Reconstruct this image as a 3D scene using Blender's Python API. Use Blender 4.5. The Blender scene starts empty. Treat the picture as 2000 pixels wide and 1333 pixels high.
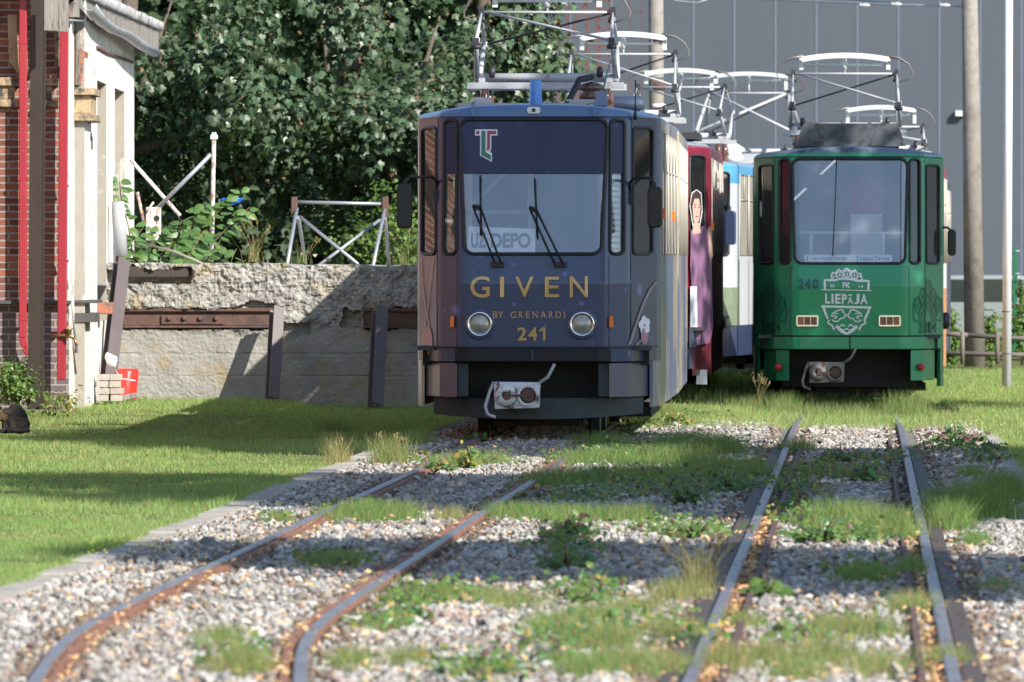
import bpy, bmesh, math, random
import numpy as np
from mathutils import Vector, Matrix

SC = bpy.context.scene
COL = SC.collection
rad = math.radians
rng = np.random.default_rng(7)
random.seed(7)

# ---------------------------------------------------------------- camera, world, sun, exposure
F = 17000.0                 # focal length in pixels of the 2000 px wide photograph (long tele lens)
HZ = 505.0                  # row of the horizon
EYE = 1.65
cam_d = bpy.data.cameras.new('camera')
cam = bpy.data.objects.new('camera', cam_d)
COL.objects.link(cam)
cam.location = (0, 0, EYE)
cam.rotation_euler = (rad(90) - math.atan((666.5 - HZ) / F), 0, 0)
cam_d.sensor_width = 36.0
cam_d.lens = 36.0 * F / 2000.0
cam_d.clip_start = 1.0
cam_d.clip_end = 3000.0
cam_d.dof.use_dof = True
cam_d.dof.focus_distance = 80.5
cam_d.dof.aperture_fstop = 8.6
SC.camera = cam

SUN = Vector((0.571, -0.60, 0.559)).normalized()     # direction towards the sun
w = bpy.data.worlds.new('World'); SC.world = w
w.use_nodes = True
nt = w.node_tree
bg = nt.nodes['Background']
sky = nt.nodes.new('ShaderNodeTexSky')
sky.sky_type = 'NISHITA'
sky.sun_disc = False
sky.sun_elevation = math.asin(SUN.z)
sky.sun_rotation = math.atan2(SUN.x, SUN.y)
sky.air_density = 1.0
sky.dust_density = 0.35
sky.ozone_density = 1.6
nt.links.new(sky.outputs[0], bg.inputs[0])
bg.inputs[1].default_value = 0.12
sd = bpy.data.lights.new('sun', 'SUN')
so = bpy.data.objects.new('sun', sd); COL.objects.link(so)
sd.energy = 5.0
sd.angle = rad(0.5)
sd.color = (1.0, 0.945, 0.86)
so.rotation_euler = SUN.to_track_quat('Z', 'Y').to_euler()
SC.view_settings.view_transform = 'Standard'
SC.view_settings.look = 'None'
SC.view_settings.gamma = 1.0
SC.view_settings.exposure = 0.85

# ---------------------------------------------------------------- helpers
def W(px, py, s):
    """photo pixel at scale s (px per metre) -> a point of the place"""
    return Vector(((px - 1000.0) / s, F / s, EYE + (HZ - py) / s))

def tag(o, label=None, cat=None, group=None, kind=None):
    if label: o['label'] = label
    if cat: o['category'] = cat
    if group: o['group'] = group
    if kind: o['kind'] = kind
    return o

def empty(name, loc=(0, 0, 0), rz=0.0):
    o = bpy.data.objects.new(name, None)
    o.empty_display_size = 0.3
    COL.objects.link(o)
    o.location = loc
    o.rotation_euler = (0, 0, rz)
    return o

def link(name, me, parent=None, loc=None):
    o = bpy.data.objects.new(name, me)
    COL.objects.link(o)
    if parent is not None: o.parent = parent
    if loc is not None: o.location = loc
    return o

def np_mesh(name, V, Fc, mats, parent=None, smooth=False, midx=None):
    """V (n,3), Fc (m,k) faces of one size"""
    V = np.asarray(V, dtype=np.float32); Fc = np.asarray(Fc, dtype=np.int32)
    me = bpy.data.meshes.new(name)
    me.vertices.add(len(V)); me.vertices.foreach_set('co', V.ravel())
    k = Fc.shape[1]
    me.loops.add(Fc.size); me.loops.foreach_set('vertex_index', Fc.ravel())
    me.polygons.add(len(Fc))
    me.polygons.foreach_set('loop_start', np.arange(0, Fc.size, k, dtype=np.int32))
    me.polygons.foreach_set('loop_total', np.full(len(Fc), k, dtype=np.int32))
    if not isinstance(mats, (list, tuple)): mats = [mats]
    for m in mats: me.materials.append(m)
    if midx is not None: me.polygons.foreach_set('material_index', np.asarray(midx, dtype=np.int32))
    me.polygons.foreach_set('use_smooth', np.full(len(Fc), smooth, dtype=bool))
    me.update(calc_edges=True)
    me.validate()
    return link(name, me, parent)

class MB:
    """collects shapes, then links them as ONE mesh object"""
    def __init__(s): s.v = []; s.f = []; s.m = []; s.sm = []; s.cur = 0
    def add(s, vs, fs, smooth=False):
        b = len(s.v)
        s.v.extend([tuple(v) for v in vs])
        for f in fs:
            s.f.append([b + i for i in f]); s.m.append(s.cur); s.sm.append(smooth)
        return s
    def box(s, x0, x1, y0, y1, z0, z1):
        v = [(x0, y0, z0), (x1, y0, z0), (x1, y1, z0), (x0, y1, z0), (x0, y0, z1), (x1, y0, z1), (x1, y1, z1), (x0, y1, z1)]
        return s.add(v, [(0, 3, 2, 1), (4, 5, 6, 7), (0, 1, 5, 4), (1, 2, 6, 5), (2, 3, 7, 6), (3, 0, 4, 7)])
    def obox(s, c, ax, ay, az):
        """oriented box: centre and three half-axis vectors"""
        c, ax, ay, az = Vector(c), Vector(ax), Vector(ay), Vector(az)
        v = [c + a * ax + b * ay + d * az for d in (-1, 1) for a, b in ((-1, -1), (1, -1), (1, 1), (-1, 1))]
        return s.add(v, [(0, 3, 2, 1), (4, 5, 6, 7), (0, 1, 5, 4), (1, 2, 6, 5), (2, 3, 7, 6), (3, 0, 4, 7)])
    def bar(s, a, b, wdt, th, up=(0, -1, 0)):
        a, b = Vector(a), Vector(b); d = b - a; n = d.normalized()
        u = Vector(up); u = (u - n * u.dot(n)).normalized(); r = n.cross(u)
        return s.obox((a + b) / 2, d / 2, r * (wdt / 2), u * (th / 2))
    def tube(s, pts, r, n=8, closed=False, caps=True):
        pts = [Vector(p) for p in pts]
        rs = r if isinstance(r, (list, tuple)) else [r] * len(pts)
        N = len(pts); base = []; ring = []
        ref = None
        for i, p in enumerate(pts):
            if closed: t = pts[(i + 1) % N] - pts[i - 1]
            elif i == 0: t = pts[1] - p
            elif i == N - 1: t = p - pts[i - 1]
            else: t = (pts[i + 1] - p).normalized() + (p - pts[i - 1]).normalized()
            if t.length < 1e-9: t = Vector((0, 0, 1))
            t.normalize()
            if ref is None:
                ref = Vector((0, 0, 1)) if abs(t.z) < 0.9 else Vector((1, 0, 0))
            u = ref - t * ref.dot(t)
            if u.length < 1e-4: u = Vector((0, 1, 0)) - t * t.y
            u.normalize(); ref = u
            v = t.cross(u)
            for k in range(n):
                a = 2 * math.pi * k / n
                base.append(p + (u * math.cos(a) + v * math.sin(a)) * rs[i])
        fs = []
        M = N if closed else N - 1
        for i in range(M):
            for k in range(n):
                a = i * n + k; b = i * n + (k + 1) % n
                c = ((i + 1) % N) * n + (k + 1) % n; d = ((i + 1) % N) * n + k
                fs.append((a, b, c, d))
        s.add(base, fs, True)
        if caps and not closed:
            b0 = len(s.v) - len(base)
            s.f.append([b0 + k for k in range(n)][::-1]); s.m.append(s.cur); s.sm.append(False)
            s.f.append([b0 + (N - 1) * n + k for k in range(n)]); s.m.append(s.cur); s.sm.append(False)
        return s
    def lathe(s, c, prof, n=20, axis='z'):
        """prof: list of (r, h) about the axis through c"""
        c = Vector(c); vs = []
        for r, h in prof:
            for k in range(n):
                a = 2 * math.pi * k / n; x = r * math.cos(a); y = r * math.sin(a)
                if axis == 'z': vs.append(c + Vector((x, y, h)))
                elif axis == 'y': vs.append(c + Vector((x, h, y)))
                else: vs.append(c + Vector((h, x, y)))
        fs = []
        for i in range(len(prof) - 1):
            for k in range(n):
                a = i * n + k; b = i * n + (k + 1) % n
                fs.append((a, b, b + n, a + n))
        s.add(vs, fs, True)
        b0 = len(s.v) - len(vs)
        for i in (0, len(prof) - 1):
            if prof[i][0] > 1e-6:
                s.f.append([b0 + i * n + k for k in range(n)]); s.m.append(s.cur); s.sm.append(False)
        return s
    def prism(s, poly, y0, y1, plane='xz'):
        """polygon in a plane extruded along the third axis"""
        n = len(poly)
        def P(a, b, c):
            return {'xz': (a, c, b), 'xy': (a, b, c), 'yz': (c, a, b)}[plane]
        vs = [P(a, b, y0) for a, b in poly] + [P(a, b, y1) for a, b in poly]
        fs = [tuple(range(n)), tuple(range(2 * n - 1, n - 1, -1))]
        fs += [(i, i + n, (i + 1) % n + n, (i + 1) % n) for i in range(n)]
        return s.add(vs, fs)
    def build(s, name, mats, parent=None, loc=None, bevel=0.0, fix=True):
        me = bpy.data.meshes.new(name)
        me.from_pydata(s.v, [], s.f)
        if not isinstance(mats, (list, tuple)): mats = [mats]
        for m in mats: me.materials.append(m)
        me.polygons.foreach_set('material_index', s.m)
        me.polygons.foreach_set('use_smooth', s.sm)
        me.update()
        if fix:
            bm = bmesh.new(); bm.from_mesh(me)
            bmesh.ops.recalc_face_normals(bm, faces=bm.faces)
            bm.to_mesh(me); bm.free()
        o = link(name, me, parent, loc)
        if bevel > 0:
            b = o.modifiers.new('bevel', 'BEVEL'); b.width = bevel; b.segments = 2; b.limit_method = 'ANGLE'; b.angle_limit = rad(35)
        return o

# ---------------------------------------------------------------- materials
def mat(name, col, rough=0.6, metal=0.0, var=0.18, vscale=6.0, bump=0.0, bscale=40.0, col2=None, c2lo=0.5, c2hi=0.62,
        c2scale=3.0, spec=0.5, coat=0.0, stretch=None, island=0.0, detail=6.0):
    m = bpy.data.materials.new(name); m.use_nodes = True
    t = m.node_tree; N = t.nodes; L = t.links
    b = N['Principled BSDF']
    b.inputs['Roughness'].default_value = rough
    b.inputs['Metallic'].default_value = metal
    b.inputs['Specular IOR Level'].default_value = spec
    b.inputs['Coat Weight'].default_value = coat
    b.inputs['Coat Roughness'].default_value = 0.08
    tc = N.new('ShaderNodeTexCoord'); src = tc.outputs['Object']
    if stretch:
        mp = N.new('ShaderNodeMapping'); mp.inputs['Scale'].default_value = stretch
        L.new(src, mp.inputs[0]); src = mp.outputs[0]
    nz = N.new('ShaderNodeTexNoise'); nz.inputs['Scale'].default_value = vscale; nz.inputs['Detail'].default_value = detail
    nz.inputs['Roughness'].default_value = 0.62
    L.new(src, nz.inputs['Vector'])
    mx = N.new('ShaderNodeMix'); mx.data_type = 'RGBA'
    c = Vector(col[:3])
    mx.inputs[6].default_value = (*[max(0, x * (1 - 1.6 * var)) for x in c], 1)
    mx.inputs[7].default_value = (*[min(1, x * (1 + 1.6 * var)) for x in c], 1)
    L.new(nz.outputs[0], mx.inputs[0]); out = mx.outputs[2]
    if col2 is not None:
        n2 = N.new('ShaderNodeTexNoise'); n2.inputs['Scale'].default_value = c2scale; n2.inputs['Detail'].default_value = 8
        n2.inputs['Roughness'].default_value = 0.7
        L.new(src, n2.inputs['Vector'])
        mr = N.new('ShaderNodeMapRange'); mr.inputs[1].default_value = c2lo; mr.inputs[2].default_value = c2hi
        L.new(n2.outputs[0], mr.inputs[0])
        m2 = N.new('ShaderNodeMix'); m2.data_type = 'RGBA'
        m2.inputs[7].default_value = (*col2[:3], 1)
        L.new(mr.outputs[0], m2.inputs[0]); L.new(out, m2.inputs[6]); out = m2.outputs[2]
    if island > 0:
        g = N.new('ShaderNodeNewGeometry')
        hs = N.new('ShaderNodeHueSaturation')
        mr = N.new('ShaderNodeMapRange'); mr.inputs[3].default_value = 1 - island; mr.inputs[4].default_value = 1 + island
        L.new(g.outputs['Random Per Island'], mr.inputs[0]); L.new(mr.outputs[0], hs.inputs['Value'])
        mr2 = N.new('ShaderNodeMapRange'); mr2.inputs[3].default_value = 0.5 - 0.05 * island; mr2.inputs[4].default_value = 0.5 + 0.07 * island
        wn = N.new('ShaderNodeTexWhiteNoise'); wn.noise_dimensions = '1D'
        L.new(g.outputs['Random Per Island'], wn.inputs['W']); L.new(wn.outputs['Value'], mr2.inputs[0])
        L.new(mr2.outputs[0], hs.inputs['Hue'])
        L.new(out, hs.inputs['Color']); out = hs.outputs[0]
    L.new(out, b.inputs['Base Color'])
    if bump > 0:
        n3 = N.new('ShaderNodeTexNoise'); n3.inputs['Scale'].default_value = bscale; n3.inputs['Detail'].default_value = 8
        L.new(src, n3.inputs['Vector'])
        bp = N.new('ShaderNodeBump'); bp.inputs['Strength'].default_value = min(1, bump); bp.inputs['Distance'].default_value = 0.02
        L.new(n3.outputs[0], bp.inputs['Height']); L.new(bp.outputs[0], b.inputs['Normal'])
    return m

def glass_mat(name, tint=(0.75, 0.8, 0.85), refl=0.06, rough=0.02, dust_haze=0.03, dust_haze_col=(0.5, 0.52, 0.55), glare_streaks=False):
    m = bpy.data.materials.new(name); m.use_nodes = True
    t = m.node_tree; N = t.nodes; L = t.links
    for n in list(N): N.remove(n)
    out = N.new('ShaderNodeOutputMaterial')
    tr = N.new('ShaderNodeBsdfTransparent'); tr.inputs[0].default_value = (*tint, 1)
    gl = N.new('ShaderNodeBsdfGlossy'); gl.inputs['Roughness'].default_value = rough
    fr = N.new('ShaderNodeFresnel'); fr.inputs[0].default_value = 1.5
    ad = N.new('ShaderNodeMath'); ad.operation = 'ADD'; ad.use_clamp = True; ad.inputs[1].default_value = refl
    L.new(fr.outputs[0], ad.inputs[0])
    m1 = N.new('ShaderNodeMixShader'); L.new(ad.outputs[0], m1.inputs[0]); L.new(tr.outputs[0], m1.inputs[1]); L.new(gl.outputs[0], m1.inputs[2])
    df = N.new('ShaderNodeBsdfDiffuse'); df.inputs[0].default_value = (*dust_haze_col, 1)  # pale film over the pane: thin dust plus painted haze and glare
    m2 = N.new('ShaderNodeMixShader'); m2.inputs[0].default_value = dust_haze
    L.new(m1.outputs[0], m2.inputs[1]); L.new(df.outputs[0], m2.inputs[2])
    if glare_streaks:   # uneven road film, also painted in for streaky reflections
        tc = N.new('ShaderNodeTexCoord'); mp = N.new('ShaderNodeMapping'); mp.inputs['Scale'].default_value = (1, 1, 0.35); L.new(tc.outputs['Object'], mp.inputs[0])
        nz = N.new('ShaderNodeTexNoise'); nz.inputs['Scale'].default_value = 3.2; nz.inputs['Detail'].default_value = 7; nz.inputs['Roughness'].default_value = 0.65; L.new(mp.outputs[0], nz.inputs['Vector'])
        mr = N.new('ShaderNodeMapRange'); mr.inputs[1].default_value = 0.36; mr.inputs[2].default_value = 0.68; mr.inputs[3].default_value = dust_haze * 0.15; mr.inputs[4].default_value = dust_haze * 2.6; L.new(nz.outputs[0], mr.inputs[0]); L.new(mr.outputs[0], m2.inputs[0])
    L.new(m2.outputs[0], out.inputs[0])
    return m

def leaf_mat(name, col, trans, rough=0.38, isl=0.35, hue=0.06, mixw=0.35, spec=0.5):
    m = bpy.data.materials.new(name); m.use_nodes = True
    t = m.node_tree; N = t.nodes; L = t.links
    for n in list(N): N.remove(n)
    out = N.new('ShaderNodeOutputMaterial')
    g = N.new('ShaderNodeNewGeometry')
    hs = N.new('ShaderNodeHueSaturation'); hs.inputs['Color'].default_value = (*col, 1)
    mr = N.new('ShaderNodeMapRange'); mr.inputs[3].default_value = 1 - isl; mr.inputs[4].default_value = 1 + isl
    L.new(g.outputs['Random Per Island'], mr.inputs[0]); L.new(mr.outputs[0], hs.inputs['Value'])
    wn = N.new('ShaderNodeTexWhiteNoise'); wn.noise_dimensions = '1D'; L.new(g.outputs['Random Per Island'], wn.inputs['W'])
    mr2 = N.new('ShaderNodeMapRange'); mr2.inputs[3].default_value = 0.5 - hue; mr2.inputs[4].default_value = 0.5 + hue * 0.6
    L.new(wn.outputs['Value'], mr2.inputs[0]); L.new(mr2.outputs[0], hs.inputs['Hue'])
    p = N.new('ShaderNodeBsdfPrincipled'); p.inputs['Roughness'].default_value = rough; p.inputs['Specular IOR Level'].default_value = spec
    L.new(hs.outputs[0], p.inputs['Base Color'])
    tl = N.new('ShaderNodeBsdfTranslucent'); tl.inputs[0].default_value = (*trans, 1)
    mx = N.new('ShaderNodeMixShader'); mx.inputs[0].default_value = mixw
    L.new(p.outputs[0], mx.inputs[1]); L.new(tl.outputs[0], mx.inputs[2]); L.new(mx.outputs[0], out.inputs[0])
    return m

def brick_mat(name, plane='xz', c1=(0.30, 0.09, 0.05), c2=(0.18, 0.055, 0.04), mortar=(0.33, 0.29, 0.26), bw=0.25, bh=0.077, gap=0.012,
              soot=None, sootz=(0.9, 1.3)):
    m = bpy.data.materials.new(name); m.use_nodes = True
    t = m.node_tree; N = t.nodes; L = t.links
    b = N['Principled BSDF']; b.inputs['Roughness'].default_value = 0.85; b.inputs['Specular IOR Level'].default_value = 0.2
    tc = N.new('ShaderNodeTexCoord'); sp = N.new('ShaderNodeSeparateXYZ'); L.new(tc.outputs['Object'], sp.inputs[0])
    nz = N.new('ShaderNodeTexNoise'); nz.inputs['Scale'].default_value = 9; nz.inputs['Detail'].default_value = 5
    L.new(tc.outputs['Object'], nz.inputs['Vector'])
    cb = N.new('ShaderNodeCombineXYZ')
    wob = N.new('ShaderNodeMath'); wob.operation = 'MULTIPLY_ADD'; wob.inputs[1].default_value = 0.016
    L.new(nz.outputs[0], wob.inputs[0]); L.new(sp.outputs['Z'], wob.inputs[2])
    L.new(sp.outputs['X' if plane == 'xz' else 'Y'], cb.inputs[0]); L.new(wob.outputs[0], cb.inputs[1])
    br = N.new('ShaderNodeTexBrick'); L.new(cb.outputs[0], br.inputs['Vector'])
    br.inputs['Scale'].default_value = 1.0
    br.inputs['Brick Width'].default_value = bw; br.inputs['Row Height'].default_value = bh; br.inputs['Mortar Size'].default_value = gap
    br.inputs['Mortar Smooth'].default_value = 0.2; br.inputs['Bias'].default_value = -0.1
    br.inputs['Color1'].default_value = (*c1, 1); br.inputs['Color2'].default_value = (*c2, 1); br.inputs['Mortar'].default_value = (*mortar, 1)
    n2 = N.new('ShaderNodeTexNoise'); n2.inputs['Scale'].default_value = 3; n2.inputs['Detail'].default_value = 9; n2.inputs['Roughness'].default_value = 0.75
    L.new(tc.outputs['Object'], n2.inputs['Vector'])
    mr = N.new('ShaderNodeMapRange'); mr.inputs[1].default_value = 0.3; mr.inputs[2].default_value = 0.7; mr.inputs[3].default_value = 0.55; mr.inputs[4].default_value = 1.35
    L.new(n2.outputs[0], mr.inputs[0])
    hs = N.new('ShaderNodeHueSaturation'); L.new(br.outputs['Color'], hs.inputs['Color']); L.new(mr.outputs[0], hs.inputs['Value'])
    out = hs.outputs[0]
    if soot:
        mz = N.new('ShaderNodeMapRange'); mz.inputs[1].default_value = sootz[0]; mz.inputs[2].default_value = sootz[1]; mz.inputs[3].default_value = 0.85; mz.inputs[4].default_value = 0.0
        az = N.new('ShaderNodeMath'); az.operation = 'MULTIPLY_ADD'; az.inputs[1].default_value = 0.6; L.new(n2.outputs[0], az.inputs[0]); L.new(sp.outputs['Z'], az.inputs[2])
        L.new(az.outputs[0], mz.inputs[0])
        m2 = N.new('ShaderNodeMix'); m2.data_type = 'RGBA'; m2.inputs[7].default_value = (*soot, 1)
        L.new(mz.outputs[0], m2.inputs[0]); L.new(out, m2.inputs[6]); out = m2.outputs[2]
        # joints stay pale
        m3 = N.new('ShaderNodeMix'); m3.data_type = 'RGBA'; m3.inputs[7].default_value = (*[x * 0.8 for x in mortar], 1)
        L.new(br.outputs['Fac'], m3.inputs[0]); L.new(out, m3.inputs[6]); out = m3.outputs[2]
    L.new(out, b.inputs['Base Color'])
    iv = N.new('ShaderNodeMath'); iv.operation = 'SUBTRACT'; iv.inputs[0].default_value = 1; L.new(br.outputs['Fac'], iv.inputs[1])
    bp = N.new('ShaderNodeBump'); bp.inputs['Strength'].default_value = 0.9; bp.inputs['Distance'].default_value = 0.02
    L.new(iv.outputs[0], bp.inputs['Height']); L.new(bp.outputs[0], b.inputs['Normal'])
    return m

def text_mesh(txt, bold=0.0, spacing=1.0):
    """outline text as (verts, faces) with cap height about 0.7"""
    cu = bpy.data.curves.new('lettering', 'FONT'); cu.body = txt; cu.offset = bold; cu.space_character = spacing
    cu.resolution_u = 4
    cu.dimensions = '2D'; cu.fill_mode = 'FRONT'
    ob = bpy.data.objects.new('lettering', cu); COL.objects.link(ob)
    dg = bpy.context.evaluated_depsgraph_get(); dg.update()
    me = bpy.data.meshes.new_from_object(ob.evaluated_get(dg))
    bm = bmesh.new(); bm.from_mesh(me); bmesh.ops.triangulate(bm, faces=bm.faces); bmesh.ops.remove_doubles(bm, verts=bm.verts, dist=1e-5)
    bm.verts.index_update()
    vs = [tuple(v.co)[:2] for v in bm.verts]; fs = [[v.index for v in f.verts] for f in bm.faces]
    bm.free(); bpy.data.meshes.remove(me); bpy.data.objects.remove(ob); bpy.data.curves.remove(cu)
    return vs, fs

def fit_text(txt, x0, x1, z0, z1, bold=0.0, spacing=1.0):
    vs, fs = text_mesh(txt, bold, spacing)
    xs = [v[0] for v in vs]; ys = [v[1] for v in vs]
    a, b, c, d = min(xs), max(xs), min(ys), max(ys)
    return [(x0 + (x - a) / (b - a) * (x1 - x0), z0 + (y - c) / (d - c) * (z1 - z0)) for x, y in vs], fs

M = {}
M['black'] = mat('black_rubber', (0.012, 0.012, 0.013), 0.5)
M['under'] = mat('underframe_dark', (0.018, 0.017, 0.017), 0.8)
M['steel_white'] = mat('white_painted_steel', (0.38, 0.39, 0.41), 0.45, var=0.08, col2=(0.22, 0.11, 0.06), c2lo=0.60, c2hi=0.68, c2scale=9)
M['steel_grey'] = mat('grey_galvanised_steel', (0.36, 0.38, 0.42), 0.4, 0.5, var=0.12)
M['dark_steel'] = mat('dark_steel', (0.035, 0.035, 0.04), 0.5, 0.2)
M['rust'] = mat('rusty_steel', (0.105, 0.055, 0.042), 0.75, var=0.3, vscale=14, col2=(0.045, 0.035, 0.035), bump=0.3)
M['rust_red'] = mat('red_oxide_steel', (0.115, 0.05, 0.042), 0.75, var=0.25, col2=(0.06, 0.032, 0.03), c2scale=8)
M['chrome'] = mat('chrome', (0.75, 0.76, 0.78), 0.15, 1.0, var=0.03)
M['orange_lens'] = mat('orange_lens', (0.75, 0.16, 0.02), 0.25, var=0.1)
M['red_lens'] = mat('red_lens', (0.5, 0.02, 0.03), 0.3, var=0.1)
M['glass'] = glass_mat('window_glass')
M['wood_grey'] = mat('weathered_grey_wood', (0.24, 0.22, 0.20), 0.85, var=0.3, vscale=5, stretch=(9, 9, 1), bump=0.4, bscale=14, col2=(0.08, 0.07, 0.06), c2scale=2.2)
M['concrete_pole'] = mat('concrete_pole', (0.23, 0.205, 0.18), 0.85, var=0.2, vscale=7, bump=0.3, col2=(0.16, 0.14, 0.12), c2scale=4)
# ================================================================= ground, gravel, kerbs, rails
def sstep(a, b, t): t = np.clip((t - a) / (b - a), 0, 1); return t * t * (3 - 2 * t)
def gz(x, y):
    """ground height"""
    x = np.asarray(x, float); y = np.asarray(y, float)
    z = -0.045 + 0.0 * x
    z = z + 0.09 * sstep(84, 97, y) * sstep(-1.2, -3.2, x)
    z = z - 0.10 * sstep(81, 103, y) * sstep(2.0, 3.2, x)
    return z
def xl(y): return -2.56 + 0.0427 * (y - 43.5)       # lawn edge left of the gravel
def xr(y): return 4.33 + 0.0405 * (y - 79.0)        # lawn edge right of the gravel

M['soil'] = mat('grass_soil', (0.10, 0.115, 0.035), 0.95, var=0.3, vscale=1.3, col2=(0.12, 0.11, 0.055), c2scale=0.8, spec=0.1)
M['ballast_bed'] = mat('ballast_bed', (0.20, 0.19, 0.18), 0.95, var=0.5, vscale=24, bump=0.9, bscale=34, col2=(0.09, 0.08, 0.07), c2scale=18, spec=0.1)
M['far_ground'] = mat('far_grass', (0.09, 0.11, 0.04), 0.95, var=0.3, vscale=0.5, spec=0.1)
ys = np.concatenate([[-60, -20, 10], np.arange(25, 135, 1.0), [150, 180, 240, 400, 900, 1800]]); xs_ = np.concatenate([[-900, -300, -100, -40, -22], np.arange(-14, 16, 0.5), [22, 40, 100, 300, 900]])
GX_, GY_ = np.meshgrid(xs_, ys); GZ_ = gz(GX_, GY_) - 0.012
V = np.stack([GX_, GY_, GZ_], -1).reshape(-1, 3); nx = len(xs_); ny = len(ys)
fc = [(j * nx + i, j * nx + i + 1, (j + 1) * nx + i + 1, (j + 1) * nx + i) for j in range(ny - 1) for i in range(nx - 1)]
tag(np_mesh('ground', V, fc, M['soil'], smooth=True), kind='structure')
# gravel bed between the two kerbs, its far end in grass
ys = np.arange(14, 92.1, 0.6); vv = []; ff = []
for k, y in enumerate(ys):
    a, b = (xl(y), xr(y)) if y > 43 else (xl(43) - (43 - y) * 0.3, xr(y) + 0.2)
    for i in range(9):
        x = a + (b - a) * i / 8; vv.append((x, y, float(gz(x, y)) - 0.004))
for k in range(len(ys) - 1):
    for i in range(8): ff.append((k * 9 + i, k * 9 + i + 1, (k + 1) * 9 + i + 1, (k + 1) * 9 + i))
tag(np_mesh('gravel_bed', vv, ff, M['ballast_bed'], smooth=True), kind='structure')
M['kerb'] = mat('concrete_kerb', (0.34, 0.31, 0.27), 0.9, var=0.2, vscale=6, bump=0.4, col2=(0.2, 0.18, 0.15), c2scale=3)
def kerb(fn, y0, y1, wd, name):
    mb = MB(); y = y0
    while y < y1:
        e = y + 0.98
        j = random.uniform(-0.012, 0.012); zt = 0.012 + random.uniform(-0.012, 0.008)
        a, b = fn(y), fn(e); z = float(gz(a, y)) + 0.015
        mb.add([(a + j, y, z - 0.1), (a + wd + j, y, z - 0.1), (b + wd + j, e, z - 0.1), (b + j, e, z - 0.1), (a + j, y, z + zt), (a + wd + j, y, z + zt), (b + wd + j, e, z + zt), (b + j, e, z + zt)],
               [(0, 3, 2, 1), (4, 5, 6, 7), (0, 1, 5, 4), (1, 2, 6, 5), (2, 3, 7, 6), (3, 0, 4, 7)])
        y += 1.0
    return tag(mb.build(name, M['kerb'], bevel=0.008), kind='structure')
kerb(lambda y: xl(y) - 0.07, 40, 76, 0.19, 'kerb')
kerb(lambda y: xr(y), 56, 83, 0.14, 'kerb')

# rails -----------------------------------------------------------
M['rail_top'] = mat('worn_rail_head', (0.235, 0.21, 0.205), 0.42, 0.55, var=0.2, vscale=10, col2=(0.15, 0.10, 0.085), c2scale=9, c2lo=0.46, c2hi=0.66, stretch=(1, 0.25, 1))
M['rail_side'] = mat('rusty_rail_side', (0.22, 0.10, 0.06), 0.8, var=0.3, vscale=12, bump=0.3)
M['plate'] = mat('rusty_bearing_plate', (0.062, 0.046, 0.038), 0.7, var=0.25, vscale=8)
KX = [(14, 3.4), (20, 0.8), (24, -0.28), (28, -0.98), (31, -1.25), (33.9, -1.345), (37.5, -1.41), (40.1, -1.375), (44.2, -1.22), (47.5, -1.08), (51, -0.935), (57, -0.70), (62.2, -0.475), (69.6, -0.17), (80, 0.19), (118, 1.75)]
def smooth_path(K, n=6):
    K = np.array(K); out = []
    for i in range(len(K) - 1):
        p0 = K[max(0, i - 1)]; p1 = K[i]; p2 = K[i + 1]; p3 = K[min(len(K) - 1, i + 2)]
        m1 = (p2[1] - p0[1]) / (p2[0] - p0[0]); m2 = (p3[1] - p1[1]) / (p3[0] - p1[0]); h = p2[0] - p1[0]
        for t in np.linspace(0, 1, n, endpoint=False):
            a = 2 * t**3 - 3 * t**2 + 1; b = t**3 - 2 * t**2 + t; c = -2 * t**3 + 3 * t**2; d = t**3 - t**2
            out.append((a * p1[1] + b * h * m1 + c * p2[1] + d * h * m2, p1[0] + h * t))
    out.append((K[-1][1], K[-1][0])); return out
pathA = smooth_path(KX)
pathG = [(0.687 + 0.52 + 0.0405 * (y - 33.9), y) for y in np.arange(14, 125, 2.0)]
def zdip(x, y): return float(gz(x, y)) + 0.045
def sweep(path, off, prof, mats, mi, name, ylim=None, zfn=lambda x, y: 0.0):
    """profile (u, z) swept along the track at a sideways offset"""
    P = [p for p in path if ylim is None or ylim[0] <= p[1] <= ylim[1]]
    vs = []; n = len(prof)
    for i, (x, y) in enumerate(P):
        a = P[max(0, i - 1)]; b = P[min(len(P) - 1, i + 1)]
        t = Vector((b[0] - a[0], b[1] - a[1])).normalized(); r = Vector((t.y, -t.x))
        for u, z in prof:
            q = Vector((x, y)) + r * (off + u); vs.append((q.x, q.y, z + zfn(q.x, q.y)))
    fs = []; mm = []
    for i in range(len(P) - 1):
        for k in range(n):
            fs.append((i * n + k, i * n + (k + 1) % n, (i + 1) * n + (k + 1) % n, (i + 1) * n + k)); mm.append(mi[k])
    mb = MB(); mb.add(vs, fs); mb.m = mm
    mb.f.append(list(range(n))); mb.m.append(mi[0]); mb.sm.append(False)
    mb.f.append([(len(P) - 1) * n + k for k in range(n)]); mb.m.append(mi[0]); mb.sm.append(False)
    return mb.build(name, mats)
RP = [(-0.030, -0.008), (-0.022, 0.0), (0.022, 0.0), (0.030, -0.008), (0.030, -0.035), (0.010, -0.05), (0.010, -0.12), (-0.010, -0.12), (-0.010, -0.05), (-0.030, -0.035)]
RM = [0, 0, 0, 1, 1, 1, 1, 1, 1, 1]
for off, lab in ((-0.52, 'left rail of the curved track leading to the dark tram'), (0.52, 'right rail of the curved track leading to the dark tram')):
    tag(sweep(pathA, off, RP, [M['rail_top'], M['rail_side']], RM, 'rail', zfn=zdip), lab, 'rail', 'tram rails in the gravel')
for off, lab in ((-0.52, 'left rail of the straight track leading to the green tram'), (0.52, 'right rail of the straight track leading to the green tram')):
    tag(sweep(pathG, off, RP, [M['rail_top'], M['rail_side']], RM, 'rail', zfn=zdip), lab, 'rail', 'tram rails in the gravel')
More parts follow.
